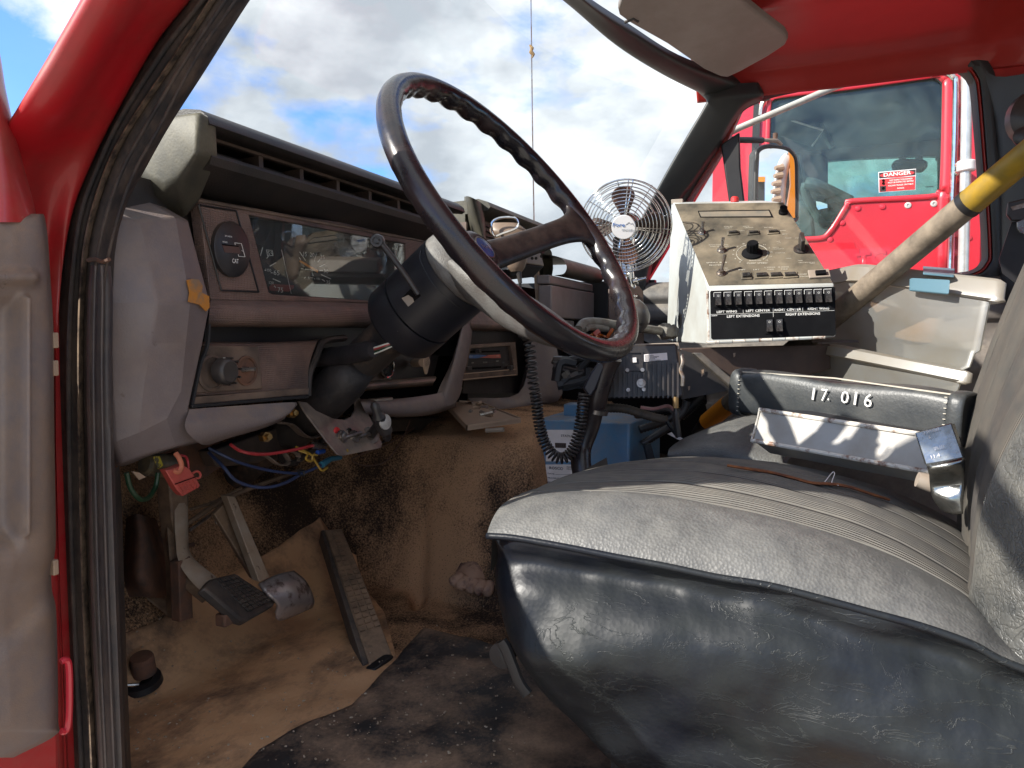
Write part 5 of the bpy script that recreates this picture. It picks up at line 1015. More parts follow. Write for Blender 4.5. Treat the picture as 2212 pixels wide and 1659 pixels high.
for i in range(15):
    x = 890 + i * 33.5; top = 520 if x > 1130 else (590 if x > 1000 else 440)
    if 1000 < x < 1130: top = 590
    if x < 960: top = 470 + (960 - x) * .9
    obj('fin', MB().slab([mq(x, top, 0), mq(x + 13, top, 0), mq(x + 13, 762, 0), mq(x, 762, 0)], mn * .006), PLBLK, mod)
obj('label', MB().slab([mq(*p, .0012) for p in ((1130, 460), (1292, 448), (1296, 498), (1134, 510))], mn * .0005), LABW, mod)
for r_ in range(5): obj('label_print', MB().slab([mq(1140, 468 + r_ * 8, .0019), mq(1200 + (r_ * 37) % 50, 465 + r_ * 8, .0019), mq(1200 + (r_ * 37) % 50, 468 + r_ * 8, .0019), mq(1140, 471 + r_ * 8, .0019)], mn * .0002), INKB, mod)
obj('port', MB().plate([mq(*p, .0005) for p in ((1010, 440), (1125, 440), (1125, 555), (1105, 575), (1030, 575), (1010, 555))], [[mq(*p, .0005) for p in ((1020, 450), (1115, 450), (1115, 548), (1100, 562), (1035, 562), (1020, 548))]], mn * .003), PLBLK, mod)
obj('port_pin', MB().slab([mq(*p, .001) for p in ((1055, 484), (1080, 482), (1082, 515), (1056, 517))], mn * .002), LABW, mod)
for x, y in ((1018, 572), (1122, 570), (1024, 708), (1132, 704)): obj('screw', MB().lathe([(.004, 0), (.004, .007), (0, .007)], zframe(mq(x, y), mn), 10), STEEL, mod)
obj('centre_bolt', MB().lathe([(.009, 0), (.009, .007), (.005, .007), (.005, .011), (0, .011)], zframe(mq(1113, 662), mn), 16), STEEL, mod)
obj('top_bracket', MB().tube([q(*z7(1020, 402), 1.54), q(*z7(1370, 390), 1.52), q(*z7(1375, 430), 1.50)], .004, 8), BEIGE, mod)
obj('latch', MB().tube(cat([mq(1395, 465, .004), mq(1400, 520, .008), mq(1385, 570, .004), mq(1400, 620, .008), mq(1398, 680, .004)], 4), .004, 8), STEEL, mod)
hz = thing('cable_bundle', 'dusty corrugated cable loom running behind the gear lever', 'cables', q(1340, 880, 1.55))
def corr(P, r, name, m, parent, k=14):
    c_ = cat(P, k); return obj(name, MB().tube(c_, [r * (1 + .16 * (i % 2)) for i in range(len(c_))], 10), m, parent, angle=180)
corr([q(*z7(*p), 1.54) for p in ((850, 830), (1000, 835), (1150, 880), (1290, 915))], .0085, 'loom', mat('dusty_loom', (.10, .075, .055), (.05, .04, .035), rough=.7, nscale=60), hz)
corr([q(*z7(*p), 1.62) for p in ((1100, 980), (1250, 930), (1330, 880), (1290, 840), (1200, 850), (1120, 840))], .008, 'loom', PLBLK, hz)
corr([q(*z7(*p), 1.75) for p in ((1380, 880), (1450, 820), (1530, 740))], .013, 'loom', PLBLK, hz)
corr([q(*z7(*p), 1.66) for p in ((1120, 1080), (1230, 1010), (1300, 960), (1400, 860), (1430, 780))], .008, 'loom', PLBLK, hz)
obj('lead', MB().tube(cat([q(*z7(*p), 1.50) for p in ((1290, 920), (1330, 980), (1370, 1030))], 5), .004, 8), BLKT, hz)
obj('lead', MB().tube(cat([q(*z7(*p), 1.48) for p in ((1352, 755), (1350, 800), (1352, 880), (1362, 960), (1372, 1030))], 5), [.0055] * 5 + [.004] * 4 + [.0065] * 12, 8), PLBLK, hz)
obj('brass_plug', MB().tube([q(*z7(1352, 752), 1.478), q(*z7(1352, 830), 1.478)], .0058, 10), mat('brass2', (.50, .33, .16), rough=.35, metal=.9), hz)
obj('lead', MB().tube(cat([q(*z7(*p), 1.52) for p in ((1110, 825), (1200, 835), (1300, 815), (1345, 850))], 5), .0035, 7), solid('pink_wire', (.45, .22, .2)), hz)
for i in range(10):
    P = [q(*z7(rnd_.uniform(500, 760), rnd_.uniform(480, 700)), 1.75) for _ in range(3)]
    obj('hose', MB().tube(cat(P, 5), rnd_.choice((.006, .01, .014)), 8), rnd_.choice((BLKT, PLBLK)), hz)
obj('dark_panel', MB().slab([q(1215, 690, 2.28), q(1320, 700, 2.28), q(1520, 800, 2.28), q(1540, 1000, 2.28), q(1215, 940, 2.28)], fw * .02), VOID, hz)
# brown bracket with the fan on it
fb = thing('fan_bracket', 'brown upright metal bracket with two screws behind the steering wheel rim', 'bracket', q(1380, 800, 1.88))
obj('plate', MB().slab([q(*z5(*p), 1.86) for p in ((390, 890), (600, 868), (632, 910), (636, 1285), (392, 1290))], fw * .01), BRNBR, fb, bevel=.002)
for x, y in ((503, 920), (575, 938)): obj('screw', MB().lathe([(.006, 0), (.005, .004), (0, .005)], zframe(q(*z5(x, y), 1.858), -fw), 10), CHROME, fb)
fan = thing('desk_fan', 'small chrome wire cage fan with brown blades and round white hub badge', 'fan', q(1350, 615, 1.80))
fc = q(1350, 489, 1.72); fz_ = (CAMLOC - fc).normalized() + V((0, 0, -.06)) + rt * -.10; FM = zframe(fc, fz_, (0, 0, 1)); k_ = 1.72 / F_
fx = FM.to_3x3() @ V((1, 0, 0)); fy = FM.to_3x3() @ V((0, 1, 0)); fn = FM.to_3x3() @ V((0, 0, 1))
grd = obj('front_guard', MB().tube([fc + (fx * math.cos(t) + fy * math.sin(t)) * 98 * k_ for t in [2 * math.pi * i / 64 for i in range(64)]], .0022, 8, closed=True), CHROME, fan, angle=180)
for i, r_ in enumerate((92, 84, 76.5, 69, 61.5, 54, 46.5, 39, 31.5, 25)):
    h_ = .028 * (1 - (r_ / 98) ** 2) + .004
    obj('guard_ring', MB().tube([fc + (fx * math.cos(t) + fy * math.sin(t)) * r_ * k_ + fn * h_ for t in [2 * math.pi * i_ / 56 for i_ in range(56)]], .0013, 6, closed=True), CHROME, grd, angle=180)
for t in (.75, 1.75, 2.75, 3.75):
    t = t * math.pi / 2 + .25
    for dt in (-.05, .05): obj('guard_spoke', MB().tube(cat([fc + (fx * math.cos(t + dt) + fy * math.sin(t + dt)) * r_ * k_ + fn * (.028 * (1 - (r_ / 98) ** 2) + .0028) for r_ in (24, 50, 75, 98)], 4), .0012, 5), CHROME, grd)
for r_ in (98, 90, 76, 62, 48): obj('rear_ring', MB().tube([fc + (fx * math.cos(t) + fy * math.sin(t)) * r_ * k_ - fn * (.045 + .02 * (1 - (r_ / 98) ** 2)) for t in [2 * math.pi * i_ / 48 for i_ in range(48)]], .0012, 6, closed=True), CHROME, grd)
for i in range(8):
    t = i * math.pi / 4 + .2; obj('rear_spoke', MB().tube(cat([fc + (fx * math.cos(t) + fy * math.sin(t)) * r_ * k_ + fn * h_ for r_, h_ in ((98, 0), (99, -.025), (96, -.047), (60, -.058), (15, -.066))], 3), .0012, 5), CHROME, grd)
bg_ = obj('badge', MB().lathe([(.0275, .026), (.0275, .031), (.026, .0335), (0, .034)], FM, 32), BADGE, fan, angle=50)
bx_ = (rt - fn * rt.dot(fn)).normalized(); by_ = fn.cross(bx_)
p0 = fc + bx_ * (-23 * k_) + fn * .0345 + by_ * .001; text('Fore', p0, fc + bx_ * (3 * k_) + fn * .0345 + by_ * .001, by_, .0085, BADGEB, bg_, bold=.02)
text('most', fc + bx_ * (-3 * k_) + fn * .0345 - by_ * .0085, fc + bx_ * (20 * k_) + fn * .0345 - by_ * .0085, by_, .0055, BADGEG, bg_, bold=.015)
obj('badge_peak', MB().tube([fc + bx_ * (x_ * k_) + by_ * y_ + fn * .0347 for x_, y_ in ((4, .006), (11, .012), (13, .008), (18, .010), (21, .004))], .0005, 4), BADGEG, bg_)
for i in range(4):
    t0 = i * math.pi / 2 + .07; rows = []
    for r_, wd in ((16, .18), (30, .30), (50, .36), (68, .36), (80, .22), (83, .06)):
        rows.append([fc + (fx * math.cos(t0 + s * wd * 1.0) + fy * math.sin(t0 + s * wd)) * r_ * k_ + fn * (-.014 + .012 * s) for s in (-1, -.4, .3, 1)])
    obj('blade', MB().patch(rows, 4, 4), FANBL if i % 2 == 0 else BRNBR, fan, angle=180, solidify=.0015)
obj('motor', MB().lathe([(.0, -.10), (.022, -.095), (.030, -.075), (.030, -.03), (.022, -.022), (0, -.02)], FM, 28), CHROME, fan, angle=50)
fp0 = q(1350, 618, 1.80)
obj('stand', MB().tube([q(*z5(495, 540), 1.79), q(*z5(490, 700), 1.79), q(*z5(500, 840), 1.79), q(*z5(505, 890), 1.79)], [.026, .024, .024, .027], 24), CHROME, fan)
obj('stand_switch', MB().lathe([(.009, 0), (.009, .008), (.005, .010), (.003, .03), (0, .031)], zframe(q(*z5(565, 840), 1.775), rt + up * .25 - fw * .4), 12), CHROME, fan)
# ================================================================== WHITE CONTROL BOX WITH SWITCHES
box = thing('switch_control_box', 'white enamelled control box with sloped dusty switch panel and row of black rockers', 'control box', pD((1660, 735), 1.7))
FTL, FTR, FBL, FBR = pD((1531, 628), 1.60), pD((1803, 613), 1.545), pD((1528, 744), 1.60), pD((1806, 728), 1.545)
fX = (FTR - FTL).normalized(); fU = (FTL - FBL); fU = (fU - fX * fU.dot(fX)).normalized(); fN = fX.cross(fU)
BTL, BTR = pD((1476, 441), 1.84), pD((1694, 437), 1.80)
BBL, BTL2 = pD((1440, 738), 2.02), pD((1450, 437), 2.00)
BTR2 = BTL2 + (BTR - BTL); BBR = BBL + (FBR - FBL); lm = pD((1438, 600), 2.02)
mb = MB(); mb.add([FTL, FTR, FBR, FBL, BTL, BTR, BTL2, BTR2, BBL, BBR], [(0, 1, 2, 3), (4, 5, 1, 0), (6, 7, 5, 4), (6, 8, 9, 7), (3, 2, 9, 8), (0, 3, 8, 6, 4), (1, 5, 7, 9, 2)])
obj('case', mb, WHT, box, bevel=.004, seg=3)
def fq(x, y, off=0): return pPl(c5(x, y), FTL, fN) + fN * off
# black front panel
obj('front_panel', MB().slab([fq(*p, .0012) for p in ((512, 1035), (1848, 990), (1868, 1000), (1872, 1510), (1855, 1525), (528, 1565), (514, 1550), (502, 1050))], fN * -.002), PANELB, box)
# rust-chipped edge strip and piano hinge
obj('edge_strip', MB().tube([fq(472, 1030, -.002), fq(486, 1320, -.002), fq(492, 1570, -.002)], .0026, 6), WHTRUST, box)
hs = [(452, 1608), (1240, 1592), (1780, 1575)]
for i in range(9):
    x0 = 460 + i * 145; y_ = 1600 - i * 7 ; 
    obj('hinge_knuckle', MB().tube([fq(x0, y_, -.002), fq(x0 + 138, y_ - 6, -.002)], .0040, 8), WHT if i % 2 else WHTRUST, box)
xs_ = [590, 700, 812, 925, 1035, 1142, 1255, 1362, 1468, 1578, 1683, 1790]
ex_ = (fq(1800, 1100) - fq(560, 1145)).normalized(); W1 = .0148; H1 = .030
RM = MB(); RM.slab([V((-.0063, -.0135, 0)), V((.0063, -.0135, 0)), V((.0063, .0135, 0)), V((-.0063, .0135, 0))], (0, 0, .003))
def rocker_mesh():
    mb = MB(); w_ = .0058; pr = [(.0125, .002), (.0125, .0045), (0, .0055), (-.0125, .0105), (-.0125, .002)]
    mb.slab([V((-w_, y, z)) for y, z in pr], (2 * w_, 0, 0)); return mb
bez_me = rock_me = None
for i, x in enumerate(xs_):
    c_ = fq(x, 1133 - i * 3.2, .0012); M_ = frame(c_, ex_, fU)
    if i == 0:
        t_ = obj('t', MB().slab([V((-.0088, -.0165, 0)), V((.0078, -.0165, 0)), V((.0078, .0165, 0)), V((-.0088, .0165, 0))], (0, 0, .002)), PANELB, None, bevel=.0006); bez_me = t_.data; bpy.data.objects.remove(t_)
        t_ = obj('t', rocker_mesh(), ROCK, None); rock_me = t_.data; bpy.data.objects.remove(t_)
        t_ = obj('t', MB().slab([V((-.0092, .0148, 0)), V((.0064, .0148, 0)), V((.0064, .0158, 0)), V((-.0092, .0158, 0))], (0, 0, .0006)).slab([V((-.0092, .006, 0)), V((-.0084, .006, 0)), V((-.0084, .0158, 0)), V((-.0092, .0158, 0))], (0, 0, .0006)), INK, None); mark_me = t_.data; bpy.data.objects.remove(t_)
        ringv = MB().tube([V((.0018 * math.cos(t), .0018 * math.sin(t), 0)) for t in [k * math.pi / 5 for k in range(10)]], .0003, 4, closed=True); t_ = obj('t', ringv, INK, None); o_me = t_.data; bpy.data.objects.remove(t_)
    s_ = inst('rocker_switch', bez_me, box, M_)
    r_ = bpy.data.objects.new('rocker', rock_me); sc.collection.objects.link(r_); r_.parent = s_; r_.location = (0, 0, .0008)
    if i == 5: r_['label'] = 'rocker with a broken face'
    r_ = bpy.data.objects.new('corner_mark', mark_me); sc.collection.objects.link(r_); r_.parent = s_; r_.location = (0, 0, .0021)
    r_ = bpy.data.objects.new('off_symbol', o_me); sc.collection.objects.link(r_); r_.parent = s_; r_.location = (0, .0078, .0058)
for x, y in ((1148, 1418), (1256, 1415)):
    M_ = frame(fq(x, y, .0012), ex_, fU); s_ = inst('rocker_switch', bez_me, box, M_)
    r_ = bpy.data.objects.new('rocker', rock_me); sc.collection.objects.link(r_); r_.parent = s_; r_.location = (0, 0, .0008)
    r_ = bpy.data.objects.new('off_symbol', o_me); sc.collection.objects.link(r_); r_.parent = s_; r_.location = (0, .0078, .0058)
def ft(s, x0, y0, x1, y1, h, m=INK, b=.02): return text(s, fq(x0, y0, .0014), fq(x1, y1, .0014), fU, h * .1979 / F_ * 1.57, m, box, bold=b)
ft('LEFT WING', 575, 1280, 795, 1272, 26); ft('LEFT CENTER', 893, 1268, 1158, 1260, 26); ft('RIGHT CENTER', 1205, 1258, 1495, 1250, 26); ft('RIGHT WING', 1568, 1246, 1800, 1240, 26)
ft('LEFT EXTENSIONS', 686, 1330, 1043, 1318, 28); ft('RIGHT EXTENSIONS', 1328, 1308, 1702, 1296, 28); ft('35879', 518, 1314, 580, 1312, 12)
for x0, y0, x1, y1 in ((508, 1294, 1858, 1250), (862, 1238, 864, 1280), (1190, 1222, 1192, 1320), (1512, 1215, 1514, 1258)):
    obj('panel_line', MB().tube([fq(x0, y0, .0015), fq(x1, y1, .0015)], .0004, 4), INK, box)
# sloped panel
sN = (FTR - FTL).cross(BTL - FTL).normalized(); sU = (BTL - FTL); sU = (sU - fX * sU.dot(fX)).normalized()
def sq(x, y, off=0): return pPl(c5(x, y), FTL, sN) + sN * off
obj('sloped_panel', MB().slab([sq(*p, .0010) for p in ((490, 980), (1838, 950), (1300, 75), (118, 88))], sN * -.002), PANELD, box)
obj('display_window', MB().plate([sq(*p, .0012) for p in ((368, 170), (1150, 158), (1192, 240), (396, 240))], [[sq(*p, .0012) for p in ((378, 178), (1142, 166), (1170, 228), (404, 234))]], sN * .0012), PANELB, box)
obj('display_glass', MB().slab([sq(*p, .0014) for p in ((378, 178), (1142, 166), (1170, 228), (404, 234))], sN * .0003), mat('lcd_grey', (.16, .15, .125), (.24, .2, .15), rough=.35, nscale=20), box)
def toggle(x, y, tx, ty, L=.035):
    c_ = sq(x, y, .001); t_ = obj('toggle_switch', MB().lathe([(.0105, 0), (.0105, .002), (.0075, .0025), (.0075, .005), (.0058, .0055), (.0058, .010), (0, .010)], zframe(c_, sN), 16), STEEL, box)
    tip = c_ + (sN * .9 + sU * ty + fX * tx).normalized() * L
    obj('toggle_lever', MB().tube([c_ + sN * .006, c_.lerp(tip, .6), tip], [.0022, .0034, .0040], 10), STEEL, t_)
    obj('toggle_nut', MB().lathe([(.009, .002), (.009, .0045), (.006, .0045)], zframe(c_, sN), 6), CHROME, t_)
toggle(412, 405, .15, .35, .026); toggle(628, 600, .12, .35, .030); toggle(622, 850, .22, .45, .042)
def paddle(x, y, flip=0, m=ROCK, w_=.026, h_=.016):
    c_ = sq(x, y, .001); M_ = frame(c_, fX, sU); s_ = obj('paddle_switch', MB().slab([M_ @ V(p) for p in ((-w_ / 2, -h_ / 2, 0), (w_ / 2, -h_ / 2, 0), (w_ / 2, h_ / 2, 0), (-w_ / 2, h_ / 2, 0))], sN * .003), PANELD, box, bevel=.0008)
    obj('paddle', MB().slab([M_ @ V((-w_ * .36, y_, z_)) for y_, z_ in ((-h_ * .30, .003), (-h_ * .32, .009), (h_ * .1, .006), (h_ * .36, .0045), (h_ * .36, .003))], fX * w_ * .72), m, s_, bevel=.0005)
for x, y in ((752, 412), (972, 410), (1188, 402)): paddle(x, y)
for x, y in ((1065, 878), (1220, 875), (1375, 872)): paddle(x, y, w_=.030, h_=.020)
paddle(897, 882, w_=.022, h_=.024); 
c_ = sq(1690, 865, .001); M_ = frame(c_, fX, sU); g_ = obj('guarded_switch', MB().slab([M_ @ V(p) for p in ((-.021, -.013, 0), (.021, -.013, 0), (.021, .013, 0), (-.021, .013, 0))], sN * .005), BEIGE, box, bevel=.001)
obj('paddle', MB().slab([M_ @ V(p) for p in ((-.008, -.009, .005), (.013, -.009, .005), (.013, .003, .005), (-.008, .003, .005))], sN * .006), PANELB, g_, bevel=.0008)
c_ = sq(962, 632, .001); kz = obj('pump_speed_knob', MB().lathe([(.023, 0), (.022, .003), (.014, .006), (.0115, .007), (.0115, .027), (.0105, .029), (0, .0285)], zframe(c_, sN + sU * .05), 28), PANELB, box, angle=40)
for k in range(12):
    t = k * math.pi / 6; obj('knob_rib', MB().box((.0118, 0, .018), (.0016, .0018, .018), zframe(c_, sN + sU * .05) @ Matrix.Rotation(t, 4, 'Z')), PANELB, kz)
obj('dial_arc', MB().tube([c_ + (fX * math.cos(t) + sU * math.sin(t)) * .0335 + sN * .0006 for t in [R(a) for a in range(-52, 233, 12)]], .0006, 4), INKD, box)
for k in range(13):
    t = R(-45 + k * 22.5); r0 = c_ + (fX * math.cos(t) + sU * math.sin(t)) * .034 + sN * .0006; r1 = c_ + (fX * math.cos(t) + sU * math.sin(t)) * .030 + sN * .0006
    obj('dial_tick', MB().tube([r0, r1], .0004, 4), INKD, box)
    cc_ = c_ + (fX * math.cos(t) + sU * math.sin(t)) * .0405; hw = .0022
    text(str(15 - k), cc_ - fX * hw - sU * .002, cc_ + fX * hw - sU * .002, sU, .004, INKD, box, off=.0008)
c_ = sq(1300, 190, .001); kk_ = obj('brightness_knob', MB().lathe([(.0105, 0), (.0105, .006), (.0085, .007), (.0085, .016), (0, .017)], zframe(c_, sN), 20), PANELB, box)
c_ = sq(1495, 590, .001); rk = obj('rotary_selector', MB().lathe([(.016, 0), (.016, .003), (.010, .004), (.010, .010), (0, .010)], zframe(c_, sN), 22), PLBLK, box)
M_ = zframe(c_, sN, sU); obj('pointer_grip', MB().slab([M_ @ V(p) for p in ((-.015, -.004, .008), (-.015, .004, .008), (.016, .005, .008), (.020, 0, .008), (.016, -.005, .008))], sN * .026), PLBLK, rk, bevel=.0015)
def st(s, x0, y0, x1, y1, h): return text(s, sq(x0, y0, .0014), sq(x1, y1, .0014), sU, h * .1979 / F_ * 1.7 * 1.25, INKD, box, bold=.01)
st('MANUAL', 930, 718, 1065, 716, 15); st('PUMP SPEED', 905, 748, 1128, 745, 17); st('SPRAY BAR', 462, 742, 690, 738, 15); st('MASTER', 495, 768, 632, 766, 15)
st('SHIFT', 812, 820, 890, 818, 15); st('LIFT', 975, 818, 1042, 816, 15); st('L WING', 1098, 792, 1212, 790, 13); st('FOLD', 1130, 815, 1200, 814, 14); st('R WING', 1250, 790, 1362, 787, 13); st('FOLD', 1280, 812, 1350, 811, 14)
st('BURNER', 1455, 868, 1560, 866, 13); st('CONTROL', 1470, 892, 1595, 890, 13); st('DATA', 862, 342, 930, 341, 10); st('UPDATE', 880, 358, 975, 356, 10); st('TOTALS', 1090, 356, 1190, 354, 11); st('DISPLAY', 655, 345, 750, 343, 8); st('SELECT', 660, 360, 745, 358, 8)
st('RESET', 825, 392, 880, 390, 7); st('CLEAR', 1250, 390, 1330, 388, 9); st('PRINT', 1290, 428, 1350, 426, 9); st('ON', 660, 800, 695, 799, 10); st('HOLD', 660, 822, 745, 820, 11); st('MODE FOR AUTO', 490, 545, 700, 542, 9); st('HAND OPERATION', 505, 563, 705, 560, 9)
st('RATE', 1230, 505, 1265, 504, 8); st('AUTO', 1240, 523, 1275, 522, 8); st('WIDTH', 1185, 572, 1250, 571, 8); st('TRANSPORT', 1190, 590, 1310, 588, 8); st('COMPUTER', 1215, 633, 1322, 631, 8); st('LOAD', 1332, 692, 1388, 691, 9); st('TANK', 1460, 716, 1515, 715, 9); st('CIRCULATE OR BAR', 1468, 738, 1650, 735, 9); st('ONLY', 1590, 750, 1645, 749, 8); st('UNLOAD', 1320, 470, 1390, 469, 8); st('WASH', 1425, 470, 1470, 469, 8)
# side: hole grommet, hinge tab
lN = (BBL - FBL).cross(FTL - FBL).normalized()
if lN.dot(CAMLOC - FBL) < 0: lN = -lN
def lq(x, y, off=0): return pPl(c5(x, y), FBL, lN) + lN * off
obj('side_grommet', MB().lathe([(.020, 0), (.020, .003), (.015, .004), (.013, -.003), (0, -.003)], zframe(lq(182, 1355), lN), 24), WIREG, box)
obj('side_hole', MB().lathe([(.0125, -.001), (0, -.001)], zframe(lq(182, 1355, .0035), lN), 24), BRNBR, box)
for x, y in ((92, 835), (142, 822)): obj('side_pinhole', MB().lathe([(.0022, .0), (.0022, .0005), (0, .0005)], zframe(lq(x, y), lN), 8), VOID, box)
obj('top_latch', MB().box(pD(c5(145, 62), 1.98), (.012, .03, .012)), BEIGE, box, bevel=.001)
obj('red_button', MB().lathe([(.010, 0), (.010, .010), (.007, .014), (0, .015)], zframe(pD(c5(772, 68), 1.90), (0, 0, 1)), 16), REDL, box)
# black support bracket with gusset
sb = thing('box_support', 'dark steel support bracket with triangular gusset under the white control box', 'bracket', pD((1640, 850), 1.6))
SB = [pD(z5(*p), 1.63) for p in ((885, 1300), (1925, 1272), (1930, 1445), (1760, 1490), (1440, 1540), (1290, 1555), (900, 1600))]
obj('plate', MB().slab(SB, fw * .25), BRNBR, sb, bevel=.003)
obj('gusset', MB().slab([pD(z5(*p), 1.62) for p in ((960, 1335), (1020, 1335), (1290, 1565), (1240, 1592))], -fw * .02), mat('gusset_edge', (.12, .11, .10), (.2, .17, .14), rough=.5, metal=.3, nscale=30), sb, bevel=.002)
obj('gusset_plate', MB().slab([pD(z5(*p), 1.625) for p in ((885, 1310), (975, 1335), (1235, 1590), (900, 1655))], fw * .01), mat('gusset_black', (.028, .026, .027), (.05, .042, .038), rough=.5, nscale=16, fine=((.5, .46, .42), 50, .76)), sb)
for x, y in ((1040, 1465), (1035, 1485), (1258, 1350), (945, 1580)): obj('paint_chip', MB().slab([pD(z5(x + a_, y + b_), 1.621) for a_, b_ in ((-6, -14), (10, -18), (8, 6), (-2, 14))], fw * .001), CREAM, sb)
obj('slide_rail', MB().box(pD(z5(1960, 1252), 1.66), (.02, .10, .006)), BRNBR, sb)
# ================================================================== LONG TOOL HANDLE
tool = thing('tool_handle', 'long weathered wooden tool handle with yellow grip leaning across the cab', 'tool handle', pD((1500, 935), 1.50))
U0, U1 = pD((2290, 275), 1.21), pD((1500, 935), 2.20)
def tl(t): return U0.lerp(U1, t) + V((0, 0, -.0))
def px_t(px):   # parameter where the line crosses image x
    lo_, hi_ = 0, 1
    for _ in range(40):
        m_ = (lo_ + hi_) / 2; P = tl(m_) - CAMLOC; x = 1106 + F_ * P.dot(rt) / P.dot(fw)
        if x > px: lo_ = m_
        else: hi_ = m_
    return lo_
ta, tb, tcx_, td = px_t(2098), px_t(2086), px_t(1575), px_t(1528)
rad = .0245
obj('yellow_grip', MB().tube([tl(0), tl(ta)], [rad * .93, rad * 1.02], 20), YEL, tool)
obj('grip_band', MB().tube([tl(ta), tl(tb)], rad * 1.06, 20), BLKT, tool)
obj('shaft', MB().tube(cat([tl(tb), tl((tb + tcx_) / 2), tl(tcx_)], 12), rad, 20), WOOD, tool)
obj('yellow_band', MB().tube([tl(tcx_), tl(td)], rad * 1.04, 20), ORG, tool)
obj('tip', MB().tube([tl(td), tl((td + 1) / 2), tl(1)], [rad, rad * .7, rad * .4], 16), BLKT, tool)
# ================================================================== STORAGE BINS
def bin_(label, levels, dL, dR, dpt, lid0):
    t_ = thing('storage_bin', label, 'storage bin', (pD(levels[-1][0], dL) + pD(levels[-1][1], dR)) / 2, 'cloudy plastic bins stacked by the far door')
    h = V((fw.x, fw.y, 0)).normalized() * dpt; loops = []
    for lp_, rp_, ins, r in levels:
        A = pD(lp_, dL); B = pD(rp_, dR); xv = (B - A).normalized(); Ln = (B - A).length
        loops.append([A + xv * x + h.normalized() * (y + ins) for x, y in rrect(0, 0, Ln, dpt - 2 * ins, r, 5)])
    n = len(loops[0])
    def shell(ls, nm, m, par, cap0, cap1):
        fs = [(i * n + k, i * n + (k + 1) % n, (i + 1) * n + (k + 1) % n, (i + 1) * n + k) for i in range(len(ls) - 1) for k in range(n)]
        if cap0: fs.append(tuple(range(n)))
        if cap1: fs.append(tuple((len(ls) - 1) * n + k for k in range(n)))
        return obj(nm, MB().add([p for l_ in ls for p in l_], fs), m, par, angle=50)
    ld = shell(loops[:lid0], 'lid', BINLID, t_, True, False); shell(loops[lid0:], 'tub', BIN, t_, False, True)
    return t_
t1_ = bin_('upper cloudy plastic bin with blue latch on its lid', [((1872, 580), (2178, 616), .03, .02), ((1866, 568), (2190, 604), .012, .03), ((1850, 574), (2196, 612), .002, .035), ((1846, 598), (2190, 645), 0, .035), ((1842, 604), (2190, 652), -.004, .036), ((1850, 606), (2180, 655), .004, .035),
    ((1850, 606), (2166, 655), .010, .034), ((1848, 718), (2146, 760), .012, .034), ((1854, 724), (2138, 766), .018, .032), ((1858, 752), (2126, 796), .020, .030), ((1868, 764), (2112, 806), .034, .025)], 1.62, 1.36, .24, 6)
obj('latch', MB().slab([pD(z8(*p), 1.42 if p[0] > 1200 else 1.49) for p in ((1080, 195), (1278, 205), (1272, 282), (1078, 262))], fw * .012), BLUEL, t1_, bevel=.002)
obj('latch_top', MB().slab([pD(z8(1135, 145), 1.58), pD(z8(1300, 158), 1.55), pD(z8(1295, 195), 1.44), pD(z8(1135, 180), 1.46)], (0, 0, .004)), BLUEL, t1_, bevel=.001)
obj('contents', MB().patch([[pD(p, 1.70 - (p[0] - 1868) / 300 * .25) for p in r_] for r_ in (((1890, 650), (1960, 672), (2040, 690), (2120, 680)), ((1880, 690), (1960, 720), (2030, 725), (2120, 700)), ((1900, 712), (1960, 735), (2030, 742), (2110, 735)))], 4, 4), mat('rag_tan', (.34, .20, .11), (.22, .17, .13), rough=.9, nscale=20), t1_, solidify=.03, angle=180)
t2_ = bin_('lower cloudy plastic bin under the blue latched one', [((1822, 744), (2124, 806), .02, .03), ((1800, 748), (2124, 810), .004, .035), ((1796, 766), (2118, 830), 0, .036), ((1806, 770), (2110, 834), .006, .035),
    ((1817, 772), (2102, 834), .012, .034), ((1820, 800), (2098, 850), .014, .034), ((1822, 860), (2092, 920), .018, .030)], 1.60, 1.34, .24, 4)
# grey tote behind the brackets
# ================================================================== VINYL ROLL, WHITE CASE, METAL BRACKET ON THE SEAT
roll = thing('vinyl_roll', 'black vinyl covered bar marked 17. 016 in white, lying on the seat', 'padded bar', pD((1840, 900), 1.1))
r0, r1 = pD((1604, 846), 1.30), pD((2086, 905), 1.02)
ax = (r1 - r0).normalized(); rows = []
uu = (V((0, 0, 1)) - ax * ax.z).normalized(); vv_ = ax.cross(uu)
Lr = (r1 - r0).length
for i in range(13):
    t = i / 12; c_ = r0.lerp(r1, t); hs_ = (.036 + .006 * math.sin(math.pi * t)) * (1 - .12 * t); ht_ = .030
    ring_ = []
    for k in range(16):
        a = 2 * math.pi * k / 16; ca, sa = math.cos(a), math.sin(a); ca = math.copysign(abs(ca) ** .55, ca); sa = math.copysign(abs(sa) ** .55, sa)
        ring_.append(c_ + uu * (sa * hs_) + vv_ * (ca * ht_) + uu * (.004 * math.sin(t * 9) * (1 if sa > 0 else .3)) + V((0, 0, .003 * fbm(c_ + uu * sa, 9))))
    rows.append(ring_)
mb = MB(); mb.patch(rows, 3, 2, closed_v=True); obj('cover', mb, TAPE, roll, angle=180)
